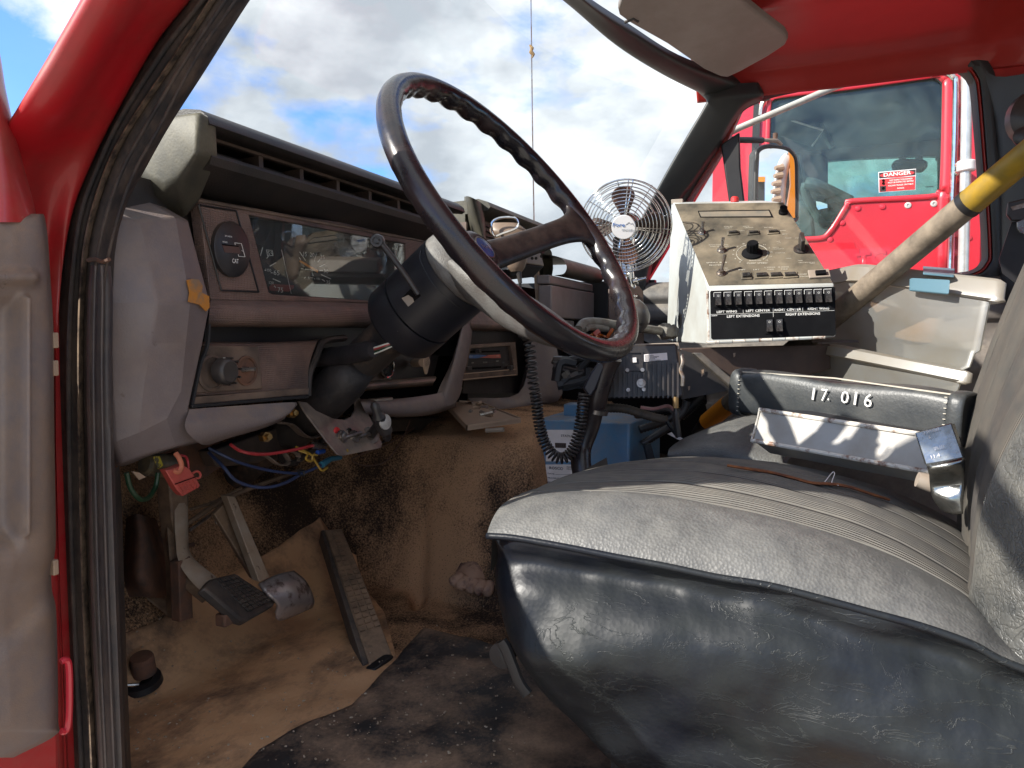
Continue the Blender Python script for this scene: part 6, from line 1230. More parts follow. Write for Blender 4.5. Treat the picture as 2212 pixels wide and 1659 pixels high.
for c_, s_ in ((r0, 1), (r1, -1)):
    k0 = 1.06 if s_ > 0 else .96
    rw = []
    for dx, kk in ((-.006, .9), (-.007, 1.0), (.0, 1.08), (.012, 1.08), (.014, 1.0)):
        ring_ = []
        for k in range(16):
            a = 2 * math.pi * k / 16; ca, sa = math.cos(a), math.sin(a); ca = math.copysign(abs(ca) ** .55, ca); sa = math.copysign(abs(sa) ** .55, sa)
            ring_.append(c_ + ax * (s_ * dx) + uu * (sa * .0365 * kk * k0) + vv_ * (ca * .030 * kk))
        rw.append(ring_)
    mb = MB(); mb.patch(rw, 2, 2, closed_v=True); n_ = len(mb.G[0]); mb.f.append(tuple(range(n_))); e_ = obj('end_cap', mb, TAPE, roll, angle=180)
    for k in range(9):
        p = c_ + ax * (s_ * .014) + uu * (-.032 + .008 * k) - vv_ * -.0315
        p = c_ + ax * (s_ * .0145) + uu * (-.030 + .0075 * k) + (vv_ * .0325 if vv_.dot(CAMLOC - c_) > 0 else vv_ * -.0325)
        obj('stitch', MB().tube([p - ax * .0018, p + ax * .0018], .0007, 4), INKD, e_)
sv = vv_ if vv_.dot(CAMLOC - r0) > 0 else -vv_
obj('top_stitching', MB().tube([r0 + uu * .036 + sv * .022, r0.lerp(r1, .5) + uu * .0405 + sv * .023, r1 + uu * .033 + sv * .022], .0012, 5), INKD, roll)
def rq(x, y): return pPl(z8(x, y), r0 + sv * .0312, sv)
def seg(P, w_=.0021):
    mb = MB().tube([rq(*p) for p in P], w_, 4, cap=True)
    obj('stencil_digit', mb, INK, roll)
for s_, x0, y0, x1, y1, h_ in (('1', 563, 826, 573, 828, 60), ('7', 610, 832, 642, 836, 60), ('.', 645, 830, 653, 831, 10), ('0', 712, 843, 752, 849, 60), ('1', 780, 852, 791, 854, 62), ('6', 832, 862, 872, 868, 64)):
    text(s_, rq(x0, y0), rq(x1, y1), uu, h_ * .4167 / F_ * 1.2, INK, roll, name='stencil_digit', off=.003)
wc = thing('white_case', 'long white metal case with rusty edges lying under the vinyl roll', 'case', pD((1820, 980), 1.08))
W = [pD(z8(*p), d_) for p, d_ in (((290, 880), 1.24), ((250, 1040), 1.22), ((1170, 1205), .985), ((1135, 1010), 1.0))]
wn_ = (W[3] - W[0]).cross(W[1] - W[0]).normalized(); wn_ = wn_ if wn_.dot(CAMLOC - W[0]) > 0 else -wn_
WHT2 = mat('white_case_paint', (.42, .41, .39), (.34, .31, .27), rough=.4, nscale=9, fine=((.35, .2, .12), 22, .73))
obj('body', MB().slab(W, -wn_ * .05 + V((0, 0, -.0))), WHT2, wc, bevel=.004, seg=3)
obj('rim', MB().tube([W[0] + wn_ * .001, W[1] + wn_ * .001, W[2] + wn_ * .001, W[3] + wn_ * .001], .0035, 8, closed=True), WHTRUST, wc)
obj('top_flap', MB().slab([pD(z8(*p), d_) for p, d_ in (((262, 835), 1.26), ((330, 845), 1.245), ((1340, 1020), .97), ((1340, 1050), .96), ((262, 870), 1.25))], fw * .05), BLKT, wc, bevel=.003)
obj('scratch', MB().slab([pD(z8(*p), 1.185) - V((0, 0, 0)) + wn_ * .002 for p in ((446, 958), (454, 960), (452, 978), (448, 976))], wn_ * .0005), INKB, wc)
mbk = thing('bent_metal_bracket', 'shiny galvanised bent metal bracket leaning on the white case', 'bracket', pD((2040, 1110), .92))
MQ = lambda x, y, d: pD(z8(x, y), d)
obj('upper_face', MB().slab([MQ(1098, 1000, .955), MQ(1282, 950, .93), MQ(1345, 1130, .90), MQ(1150, 1165, .925)], fw * .003), GALV, mbk, bevel=.001)
obj('fold', MB().patch([[MQ(1150, 1165, .925), MQ(1250, 1148, .912), MQ(1345, 1130, .90)], [MQ(1165, 1190, .915), MQ(1260, 1172, .90), MQ(1352, 1150, .893)], [MQ(1170, 1260, .93), MQ(1262, 1260, .92), MQ(1350, 1240, .905)], [MQ(1185, 1330, .93), MQ(1262, 1340, .915), MQ(1345, 1330, .905)], [MQ(1230, 1395, .93), MQ(1290, 1420, .915), MQ(1340, 1420, .905)]], 5, 4), mat('dark_bent_metal', (.20, .205, .20), (.32, .31, .28), rough=.22, metal=.95, nscale=18, bump=.3, bscale=40, bdist=.002, rvar=.1), mbk, solidify=.003, angle=180)
obj('side_flange', MB().slab([MQ(1282, 950, .93), MQ(1300, 955, .95), MQ(1362, 1150, .92), MQ(1345, 1130, .90)], fw * .002), GALV, mbk)
for s, x0, x1, y in (('3 SV10269', 1140, 1222, 1006), ('A', 1168, 1178, 1030), ('SPR-BRK', 1196, 1252, 1090), ('11.4', 1180, 1226, 1132)):
    kq = V((0, 0, 0)); pn_ = (MQ(1282, 950, .93) - MQ(1098, 1000, .955)).cross(MQ(1150, 1165, .925) - MQ(1098, 1000, .955)).normalized(); pn_ = pn_ if pn_.dot(CAMLOC - MQ(1098, 1000, .955)) > 0 else -pn_
    P0 = pPl(z8(x0, y), MQ(1098, 1000, .955) + pn_ * .0008, pn_); P1 = pPl(z8(x1, y - (x1 - x0) * .25), MQ(1098, 1000, .955) + pn_ * .0008, pn_)
    text(s, P0, P1, V((0, 0, 1)), .004, LABW, mbk)
single('bottle', MB().tube([MQ(1105, 1240, .96), MQ(1180, 1262, .955)], [.010, .012], 14), BEIGE, 'small beige tube end poking out under the white case', 'tube')
# ================================================================== SEAT
seat = thing('driver_seat', 'dark vinyl bench seat with dusty grey top, ribbed fabric centre and a torn seam', 'seat', (1.03, .1, 1.2))
pip = cat([pX(s3(*p), .76) for p in ((90, 300), (200, 308), (400, 343), (600, 383), (800, 420), (1000, 463), (1200, 495), (1400, 545), (1600, 600), (1800, 655), (2000, 725), (2120, 790), (2300, 860))], 4)
npp = len(pip)
def samp(t): i = min(npp - 1.001, max(0, t * (npp - 1))); k = int(i); return pip[k].lerp(pip[k + 1], i - k)
# side: translation surface following the piping, front edge curved
Lf = [pX(p, .76) for p in ((1052, 1162), (1060, 1260), (1085, 1370), (1150, 1500), (1290, 1660), (1420, 1790))]
rows = []; nr_ = 60; ncl = 100
Lc = cat(Lf, 12)
mb = MB(); G = []
for i in range(nr_ + 1):
    t = i / nr_; lf = Lc[min(len(Lc) - 1, int(t * (len(Lc) - 1)))]; dl = lf - Lf[0]; row = []
    for j in range(ncl + 1):
        s = j / ncl; p = samp(s) + V((0, dl.y * (1 - s * .55), dl.z * (1 + .0 * s)))
        e = min(1, s / .10); bul = (.014 * math.sin(math.pi * min(1, t * 1.5)) ** .7 if t < .66 else .014 * 0) * (e ** .5)
        bul = .020 * (math.sin(math.pi * min(1.0, t * 1.25)) ** .8 if t < .8 else 0) * (.4 + .6 * e)
        q3 = V((p.y * 1.0, p.z, 0))
        wr = .020 * fbm((p.y * 1.0 + p.z * .8, p.z * 1.6, 2), 4.2, 3) + .0030 * fbm((p.y * 2 - p.z, p.z + p.y, 7), 13, 3)
        # gathered folds running down-right from the front corner
        fold = .010 * math.sin((p.y * 14 + p.z * 30)) * math.exp(-((t - .35) / .22) ** 2) * max(0, 1 - abs(s - .45) * 1.8)
        k_e = min(1, t / .05) * (.5 + .5 * e)
        x = p.x - bul - (wr + fold * .8) * k_e + .030 * t * t + (.035 * (1 - e) ** 2) + .020 * math.exp(-((t - .10) / .08) ** 2) * min(1, t / .03) - .014 * math.exp(-((t - .42) / .12) ** 2) * e
        row.append(V((x, p.y + (.010 * (1 - e) if j else .0), p.z)))
    G.append(row)
def gridmb(G):
    nc = len(G[0]); mb = MB(); mb.add([p for r_ in G for p in r_], [(i * nc + j, i * nc + j + 1, (i + 1) * nc + j + 1, (i + 1) * nc + j) for i in range(len(G) - 1) for j in range(nc - 1)]); return mb
obj('side_cover', gridmb(G), VIN, seat, angle=180)
# front face (thin sliver catching the sun)
Fr = [[r_[0] + V((dx, dy, 0)) for dx, dy in ((0, 0), (.02, .012), (.06, .018), (.25, .02), (.55, .02))] for r_ in G[::4]]
obj('front_cover', gridmb([cat(r_, 4) for r_ in Fr]), VINTOP, seat, angle=180)
obj('piping', MB().tube(pip, .0038, 8), VIN, seat, angle=180)
# top bolster from piping to fabric seam
sm = cat([pX(p, .885) for p in ((1120, 1078), (1180, 1062), (1300, 1061), (1400, 1066), (1500, 1082), (1700, 1124), (1900, 1188), (2050, 1262), (2125, 1320), (2200, 1400))], 5)
def samp2(P, t): i = min(len(P) - 1.001, max(0, t * (len(P) - 1))); k = int(i); return P[k].lerp(P[k + 1], i - k)
sm[0] = sm[0]; G = []
frontc = V((.80, .372, 1.52))
for i in range(25):
    t = i / 24; row = []
    for j in range(ncl + 1):
        s = j / ncl; a_ = samp(s); b_ = samp2(sm, s); h_ = math.sin(math.pi * t * .5)
        p = a_.lerp(b_, t); zl = a_.z + (b_.z - a_.z) * (1 - (1 - t) ** 1.9) + .010 * math.sin(math.pi * t) 
        xl = a_.x + (b_.x - a_.x) * (t ** 1.15) - .008 * math.sin(math.pi * t) * (1 - t)
        row.append(V((xl, p.y, zl + .003 * fbm((xl, p.y, 0), 9) * math.sin(math.pi * t))))
    G.append(row)
obj('bolster', gridmb(G), VINTOP, seat, angle=180)
obj('bolster_seam', MB().tube(sm, .0016, 6), FAB, seat)
# fabric centre
far = cat([pX(p, 1.27) for p in ((1215, 1062), (1262, 1040), (1330, 1012), (1400, 1000), (1500, 990), (1600, 990), (1750, 1010), (1900, 1050), (2040, 1110), (2110, 1160))], 5)
G = []; nf = 90
for i in range(nf + 1):
    t = i / nf; row = []
    for j in range(ncl + 1):
        s = j / ncl; a_ = samp2(sm, s); b_ = samp2(far, s); p = a_.lerp(b_, t)
        z = p.z + .022 * math.sin(math.pi * t) * (.35 + .65 * math.sin(math.pi * min(1, s * 1.1 + .1)))
        ch = abs(math.sin(math.pi * (t * 6 + .0))) ** .5 * .0055 + .0003 * math.sin(math.pi * t * 36)
        row.append(V((p.x, p.y, z + ch - .005 + .003 * fbm((p.x, p.y, 5), 6))))
    G.append(row)
FG = G
obj('fabric_top', gridmb(G), FAB, seat, angle=180)
def fpt(u, v, dz=0): i = min(nf, max(0, int(v * nf))); j = min(ncl, max(0, int(u * ncl))); return FG[i][j] + V((0, 0, dz))
for k in (1, 2, 4, 5): obj('channel_seam', MB().tube([fpt(j / 40, k / 6, .001) for j in range(41)], .0010, 5), BLKT, seat)
def onfab(p):   # drop a pixel onto the fabric surface
    best = None
    d = ray(p).normalized()
    for r_ in FG[::3]:
        for g_ in r_[::1]:
            w_ = g_ - CAMLOC; dd = (w_ - d * w_.dot(d)).length
            if best is None or dd < best[0]: best = (dd, g_)
    return best[1] + V((0, 0, .0015))
tear = [onfab(z8(*p)) for p in ((110, 1190), (230, 1205), (340, 1222), (450, 1243), (560, 1265), (650, 1278), (760, 1302), (870, 1335), (970, 1362))]
tear = cat([p + V((0, 0, .003)) for p in tear], 4)
obj('torn_seam', MB().tube(tear, [(.0025 + .003 * math.sin(math.pi * i / (len(tear) - 1)) * (1 + .3 * math.sin(i * 2.3)), .002) for i in range(len(tear))], 6, flat=(1, 0, 0)), FOAM, seat)
obj('loose_thread', MB().tube(cat([onfab(z8(*p)) + V((0, 0, h_)) for p, h_ in (((632, 1278), .003), ((655, 1250), .012), ((672, 1262), .012), ((660, 1285), .004), ((690, 1288), .004))], 5), .0007, 4), LABW, seat)
# front roll of fabric
Fr = [[p + V((0, dy, dz)) for dy, dz in ((0, 0), (.02, -.008), (.035, -.035), (.04, -.10))] for p in [FG[i][0] for i in range(0, nf + 1, 5)]]
obj('fabric_front', gridmb([cat(r_, 4) for r_ in Fr]), FAB, seat, angle=180)
obj('seat_base', MB().slab([(.84, .22, 1.18), (1.28, .22, 1.18), (1.28, -.4, 1.18), (.84, -.4, 1.18)], (0, 0, .20)), BLKT, seat)
obj('recline_strap', MB().tube(cat([pX(p, .80) for p in ((1083, 1385), (1092, 1400), (1108, 1440), (1122, 1475), (1140, 1500))], 4), [(.004, .008)] * 17, 8, flat=(1, 0, 0)), BLKT, seat)
obj('strap_pivot', MB().lathe([(.016, 0), (.016, .01), (0, .012)], zframe(pX((1090, 1410), .815), (-1, 0, 0)), 16), BLKT, seat)
# passenger cushion beyond
ps = thing('passenger_seat', 'dusty grey passenger seat cushion beyond the ribbed driver seat', 'seat', (1.95, .05, 1.2))
rows = [[pX(p, x) for p, x in r_] for r_ in (
    (((1443, 1000), 1.42), ((1500, 1012), 1.40), ((1600, 1030), 1.38), ((1750, 1060), 1.36)),
    (((1443, 978), 1.42), ((1500, 972), 1.41), ((1570, 972), 1.39), ((1700, 1000), 1.38)),
    (((1450, 965), 1.46), ((1510, 950), 1.45), ((1600, 945), 1.44), ((1750, 970), 1.43)),
    (((1480, 945), 1.55), ((1560, 915), 1.55), ((1640, 905), 1.55), ((1800, 930), 1.55)),
    (((1520, 930), 1.75), ((1600, 897), 1.75), ((1680, 890), 1.75), ((1900, 900), 1.75)),
    (((1560, 915), 2.1), ((1640, 890), 2.1), ((1720, 885), 2.1), ((1950, 895), 2.1)))]
mb = MB(); mb.patch(rows, 6, 6); obj('cushion', mb, VINTOP, ps, angle=180)
mb = MB(); mb.patch([[pX((q_[0], q_[1] + dy), x) for q_, x in (((1443, 980), 1.425), ((1500, 974), 1.412), ((1562, 972), 1.392), ((1575, 985), 1.39))] for dy in (0, 12, 30, 60)], 4, 5); obj('cushion_side', mb, VIN, ps, angle=180)
obj('white_strip', MB().slab([pD(z7(*p), 1.62) for p in ((1300, 1010), (1330, 998), (1420, 1050), (1400, 1062))], fw * .01), LABW, ps)
obj('base_post', MB().slab([pD(z7(*p), 1.60) for p in ((1140, 1090), (1180, 1075), (1225, 1225), (1175, 1235))], fw * .03), BLKT, ps)
# ---- seat back
rows = []
for z, y in ((1.36, -.125), (1.47, -.150), (1.55, -.158), (1.62, -.172), (1.72, -.215), (1.85, -.275), (2.0, -.34), (2.12, -.39)):
    yf_ = {1.36: -.180, 1.47: -.187, 1.55: -.184, 1.62: -.190, 1.72: -.215, 1.85: -.256, 2.0: -.31, 2.12: -.36}[z]
    rows.append([V((.80, y - .16, z)), V((.765, y - .12, z)), V((.765, y - .055, z)), V((.80, y - .012, z)), V((.86, y + .004, z)), V((.90, y - .002, z)), V((.98, (y + yf_) / 2, z)), V((1.10, yf_, z)), V((1.22, yf_ - .006, z)), V((1.30, yf_ - .02, z)), V((1.34, yf_ - .06, z))])
def bkd(i, j, p):
    jj = j
    if jj > 5: return V((0, .006 * abs(math.sin(math.pi * (p.x - .90) / .075)) ** .6 + .002 * fbm(p, 8), 0))
    return V((-.004 * fbm(p, 7), .004 * fbm(p + V((3, 0, 0)), 7), 0))
mbf = MB(); mbf.patch([r_[5:] for r_ in rows], 10, 12, lambda i, j, p: V((0, .006 * abs(math.sin(math.pi * (p.x - .90) / .075)) ** .6 + .002 * fbm(p, 8), 0)))
bk_ = obj('backrest', mbf, mat('back_fabric', (.055, .053, .052), (.13, .12, .10), rough=.85, nscale=5, bump=1, bscale=110, btype='wave', bdist=.002, stretch=(1, 1, .3), dust=DUST, dustamt=.4), seat, angle=180)
mbv = MB(); mbv.patch([r_[:6] for r_ in rows], 6, 8, lambda i, j, p: V((-.005 * fbm(p, 9), .004 * fbm(p + V((3, 0, 0)), 9), 0)) if 0 < j < 5 else V((0, 0, 0)))
obj('vinyl_side', mbv, mat('cracked_vinyl', (.05, .052, .052), (.14, .135, .12), rough=.42, nscale=9, lo=.38, hi=.62, bump=.9, bscale=70, btype='crack', bdist=.002, rvar=.1), bk_, angle=180)
pp_ = cat([r_[2] + V((-.004, 0, 0)) for r_ in rows], 5); obj('piping', MB().tube(pp_, .0045, 8), VIN, bk_)
mb = MB(); mb.patch([[r_[2], r_[2] + V((.0, -.06, 0)), r_[2] + V((.01, -.14, 0))] for r_ in rows], 4, 3); obj('rear_shell', mb, VIN, bk_, angle=180)
# ================================================================== BELT, VISOR, GLOVE
bt = thing('seat_belt', 'black seat belt webbing with metal latch at the rear corner', 'seat belt', pX((2190, 700), 2.2))
obj('webbing', MB().slab([pX(p, 2.16) for p in ((2185, 480), (2235, 470), (2230, 640), (2165, 590), (2158, 560))], (.003, 0, 0)), BLKT, bt)
obj('latch_plate', MB().slab([pX(z6(*p), 2.13) for p in ((2110, 1300), (2240, 1270), (2240, 1420), (2130, 1418), (2100, 1380))], (.010, 0, 0)), PLBLK, bt, bevel=.003)
obj('tongue', MB().slab([pX(z6(*p), 2.125) for p in ((2165, 1425), (2235, 1395), (2235, 1510), (2190, 1500), (2168, 1470))], (.004, 0, 0)), GALV, bt, bevel=.002)
obj('slot', MB().slab([pX(z6(*p), 2.128) for p in ((2125, 1330), (2230, 1300), (2230, 1330), (2140, 1352))], (.002, 0, 0)), STEEL, bt)
obj('reel_cover', MB().lathe([(.07, 0), (.07, .03), (.05, .045), (0, .05)], zframe(pX(z6(2290, 770), 2.2), (-1, -.2, 0)), 28), PLBLK, bt)
obj('reel_pin', MB().lathe([(.022, .0), (.022, .012), (.014, .016), (0, .016)], zframe(pX(z6(2208, 882), 2.15), (-1, .2, 0)), 20), PLBLK, bt)
vs_ = thing('sun_visor', 'grey padded sun visor folded against the red ceiling', 'sun visor', pD((1520, 80), 1.75))
def rv(p): return pPl(p, V((1.9, .2, 2.50)), V((.10, .10, 1)).normalized())
VP = [(1335, 22), (1352, -30), (1400, -120), (1560, -120), (1600, 0), (1650, 40), (1695, 74), (1702, 86), (1696, 98), (1660, 122), (1600, 155), (1572, 168), (1556, 166), (1520, 150), (1440, 95), (1360, 50), (1338, 34)]
obj('pad', MB().slab([rv(p) for p in VP], (0, 0, .022)), VISOR, vs_, bevel=.006, seg=3)
obj('pivot', MB().tube([rv((1350, 48)), rv((1368, 40)), rv((1378, 46))], .004, 8), PLBLK, vs_)
gv = thing('work_glove', 'dirty brown leather work glove lying on the floor by the seat', 'glove', fp((1020, 1290)))
GC = fp((1018, 1275)) ; k_g = depth(GC) / F_
def gpnt(x, y, h): p = fp((x, y)); return V((p.x, p.y, p.z)) + V((0, 0, h))
g0 = gpnt(1048, 1272, 0)
def gp_(x, y, d=0): return pPl((x, y), g0 + V((0, 0, .0)), V((-.5, -.3, .8)).normalized()) - fw * d
mb = MB(); mb.patch([[gp_(1042, 1175, .00), gp_(1060, 1180, .02), gp_(1085, 1200, 0)], [gp_(1010, 1195, .00), gp_(1040, 1205, .035), gp_(1075, 1225, 0)], [gp_(990, 1225, .0), gp_(1020, 1235, .04), gp_(1070, 1250, .0)], [gp_(976, 1250, 0), gp_(1005, 1262, .03), gp_(1055, 1275, .0)]], 6, 6, lambda i, j, p: V((0, 0, .004 * fbm(p, 30)))); obj('palm', mb, GLOVEM, gv, angle=180)
for P in (((1000, 1240), (985, 1250), (976, 1262)), ((1010, 1245), (998, 1258), (990, 1268)), ((1030, 1250), (1018, 1264), (1010, 1276)), ((1045, 1252), (1036, 1268), (1028, 1280)), ((1060, 1255), (1054, 1270), (1050, 1278))):
    obj('finger', MB().tube(cat([gp_(*P[0], .02), gp_(*P[1], .018), gp_(*P[2], .008)], 4), [.012] * 3 + [.013] * 4 + [.010, .005], 10), GLOVEM, gv, angle=180)
# ================================================================== DRIVER DOOR, OPEN
dd = thing('driver_door', 'open red driver door with moulded grey-mauve trim panel', 'door', pX((60, 1659), .45))
# inner trim face runs from hinge side (right) out of frame to the left; on a plane through the hinge
Hn = pX((118, 900), .52); dirv = V((-.985, .17, 0)).normalized(); dN = V((-.17, -.985, 0)).normalized()
def dq(x, y, off=0): return pPl((x, y), Hn + dN * off, dN)
g_ = lambda x, y: (x * .740, 432 + .7396 * y)   # strip zoom coordinates
cols = lambda y, e: [(-140, y, 0), (-90, y, 0), (-40, y, 0), (0, y, 0)] + e
rows = []
for y, e in ((462, [(0, .0), (40, .0), (82, .004), (92, -.012), (94, -.03)]), (475, [(0, .012), (40, .012), (84, .010), (95, -.008), (98, -.03)]), (520, [(0, .018), (40, .018), (88, .014), (101, -.004), (104, -.03)]), (600, [(0, .020), (40, .020), (92, .016), (106, -.002), (109, -.03)]), (720, [(0, .020), (40, .020), (98, .016), (113, -.002), (116, -.03)]), (900, [(0, .020), (40, .020), (98, .016), (114, -.002), (117, -.03)]), (1150, [(0, .020), (40, .020), (100, .016), (118, -.002), (121, -.03)]), (1240, [(0, .020), (40, .020), (104, .016), (119, -.002), (122, -.03)]), (1350, [(0, .020), (40, .018), (106, .012), (124, -.004), (128, -.03)]), (1550, [(0, .016), (40, .016), (110, .012), (128, -.004), (131, -.03)]), (1590, [(-60, .014), (40, .012), (100, .008), (122, -.006), (126, -.03)]), (1640, [(-60, .010), (-20, .008), (10, .006), (30, -.008), (34, -.03)])):
    rows.append([V((*(Hn + dirv * 1.0 + dN * e[0][1]).xy, dq(-120, y).z)), V((*(Hn + dirv * .5 + dN * e[0][1]).xy, dq(-120, y).z)), dq(-120, y, e[0][1])] + [dq(x, y, o_) for x, o_ in e])
def dpd(i, j, p):
    # armrest pocket: raised rounded frame around a recess
    P = p - CAMLOC; far_ = P.dot(fw) < .45; D_ = max(.45, P.dot(fw)); x = -200 if far_ else 1106 + F_ * P.dot(rt) / D_; y = 725 - F_ * P.z / .75 if far_ else 829.5 - F_ * P.dot(up) / D_
    sg = lambda v: 1 / (1 + math.exp(max(-40, min(40, v))))
    rx = 44 if y > 560 else 28
    ed = math.exp(-((x - 52) / 7) ** 2) if 640 < y < 1150 else 0
    rec = sg((x - 42) / 3.5) * sg(-(y - 650) / 8) * sg((y - 1165) / 9)
    low = sg(-(y - 1250 + x * .3) / 14)
    step = sg(-(y - 1420 + x) / 8)
    top = math.exp(-((y - 600 + max(0, x - 40) * .0) / 16) ** 2) * (1 if x < 60 else math.exp(-((x - 60) / 20) ** 2))
    return dN * (-.024 * rec + .012 * ed - .012 * low + .007 * step + .015 * top)
mb = MB(); mb.patch(rows, 14, 12, dpd); obj('trim_panel', mb, DOORTRIM, dd, angle=180)
# red door shell
ztop = dq(80, 462).z
shell = [dq(x, y, -.055) for x, y in ((90, 462), (106, 600), (118, 900), (128, 1400), (134, 1700), (134, 1900))] + [Hn + dirv * 1.02 + dN * -.055 + V((0, 0, z_ - Hn.z)) for z_ in (1.0, ztop)]
obj('door_shell', MB().slab(shell, -dN * .04), RED, dd, bevel=.006)
fr_ = [Hn + dirv * s_ + dN * -.02 + V((0, 0, z_ - Hn.z)) for s_, z_ in ((.30, 2.44), (.60, 2.48), (.95, 2.46), (1.0, 2.40), (1.02, ztop))]
obj('window_frame_top', MB().tube(cat([dq(-65, 0, -.02)] + fr_, 4), [(.018, .028)] * 21, 10, flat=dN), REDP_, dd)
# window frame leg, leaning
mb = MB(); mb.patch([[dq(-95, -40, -.01), dq(-75, -40, .012), dq(-58, -40, .0), dq(-50, -40, -.03)], [dq(-55, 100, -.01), dq(-30, 100, .014), dq(-10, 100, .0), dq(-4, 100, -.03)], [dq(-50, 200, -.01), dq(-15, 200, .016), dq(8, 200, 0), dq(14, 200, -.03)], [dq(-55, 330, -.01), dq(0, 330, .018), dq(38, 330, 0), dq(44, 330, -.03)], [dq(-60, 420, -.01), dq(10, 420, .018), dq(62, 420, 0), dq(68, 420, -.03)], [dq(-60, 480, -.01), dq(10, 480, .018), dq(76, 480, 0), dq(82, 480, -.03)]], 6, 5); obj('window_frame_leg', mb, REDP_, dd, angle=180)
hc_ = [dq(x, y, .0) for x, y in ((131, 1430), (139, 1426), (148, 1435), (150, 1500), (148, 1560), (142, 1578), (132, 1580))]
obj('check_strap', MB().tube(cat(hc_, 4), .0035, 8), REDX, dd)
for y in (735, 795, 1225): obj('hinge_bolt', MB().box(dq(116, y, -.01), (.006, .008, .016)), CREAM, dd, bevel=.001)
# ================================================================== ANTENNA WHIP, SEEN THROUGH THE GLASS
an_ = thing('antenna', 'thin antenna whip standing beyond the windshield with a small tan knot', 'antenna', pD((1153, 520), 2.6))
obj('whip', MB().tube([pD((1146, -200), 2.45), pD((1147, 0), 2.5), pD((1150, 260), 2.55), pD((1154, 520), 2.6)], [.0018, .0020, .0022, .0026], 6), STEEL, an_)
obj('knot', MB().tube(cat([pD(p, 2.50) for p in ((1144, 97), (1149, 104), (1147, 112), (1152, 118), (1149, 125))], 3), [.002, .004, .005, .007, .006, .005, .007, .007, .006, .006, .004, .003, .002], 7), solid('tan_cord', (.32, .2, .08)), an_)
# ================================================================== OUTSIDE MIRROR OF THIS TRUCK
mr = thing('side_mirror', 'tall rounded door mirror in dark frame on pale tube arms outside the far window', 'mirror', pX((1675, 450), 2.75))
MXc = pX((1676, 380), 2.78); mN = V((-.62, -.785, 0)).normalized(); mX = V((0, 0, 1)).cross(mN).normalized()
def mpt(p, off=0): return pPl(p, MXc, mN) + mN * off
ML = cat([mpt(p) for p in ((1634, 345), (1636, 328), (1650, 318), (1675, 317), (1698, 322), (1712, 334), (1718, 352), (1719, 400), (1719, 460), (1712, 476), (1640, 480), (1632, 470), (1632, 400))], 4, True)
cM = sum(ML, V()) / len(ML)
obj('glass', MB().add([p + mN * .004 for p in ML], [tuple(range(len(ML)))]), mat('mirror_glass', (.86, .88, .88), rough=.01, metal=1), mr)
obj('frame', MB().tube(ML, .009, 8, closed=True), BLKT, mr, angle=180)
obj('back_shell', MB().slab([p - mN * .003 for p in ML], -mN * .03), GRYP, mr)
obj('arm', MB().tube([pX((1560, 295), 2.60), pX(z6(375, 825), 2.62), pX(z6(900, 600), 2.68), pX(z6(1010, 555), 2.70), pX((1860, 170), 2.72)], .0105, 12), mat('cream_tube', (.50, .49, .44), (.38, .37, .33), rough=.4, nscale=20), mr)
obj('arm', MB().tube([pX((1560, 300), 2.60), pX(z6(380, 900), 2.62), pX(z6(530, 902), 2.70)], .010, 12), GRYP, mr)
obj('arm_clamp', MB().tube([pX(z6(525, 900), 2.70), pX(z6(620, 905), 2.74), pX(z6(650, 930), 2.76)], [.006, .008, .006], 8), BEIGE, mr)
obj('clamp_knob', MB().lathe([(.008, 0), (.008, .02), (0, .022)], zframe(pX(z6(612, 895), 2.74), (0, 0, 1)), 10), RUSTY, mr)
# ================================================================== THE OTHER RED TRUCK
XT = 3.75
tk_ = thing('red_truck', 'red conventional truck parked alongside with tinted cab window and DANGER sticker', 'truck', (4.8, 0, 0))
def tq(x, y, X_=XT): return pX(t6(x, y), X_)
bodyL = [pX(p, XT) for p in ((1535, 150), (1700, 120), (2300, 40), (2300, 1500), (1400, 1500), (1460, 900), (1535, 430))]
winP = [tq(*p) for p in ((300, 330), (330, 260), (400, 235), (900, 175), (1500, 90), (1560, 95), (1600, 130), (1608, 180), (1590, 880), (1560, 950), (1480, 985), (925, 1015), (880, 1050), (800, 1180), (740, 1260), (690, 1290), (560, 1298), (330, 1310), (280, 1290), (275, 1200))]
wl = cat(winP, 3, True)
obj('cab_side', MB().plate([pX(p, XT) for p in ((1540, 60), (2400, -40), (2400, 1700), (1500, 1700), (1540, 900))], [wl], (.05, 0, 0)), REDX, tk_)
cW = sum(wl, V()) / len(wl)
obj('window_trim', MB().tube([p + V((-.006, 0, 0)) for p in wl], [(.005, .012)] * len(wl), 8, closed=True, flat=(1, 0, 0)), REDX, tk_, angle=180)
obj('window_seal', MB().tube([p.lerp(cW, .018) + V((.004, 0, 0)) for p in wl], .007, 6, closed=True), BLKT, tk_)
obj('side_glass', MB().add([p + V((.012, 0, 0)) for p in wl], [tuple(range(len(wl)))]), GLASST, tk_)
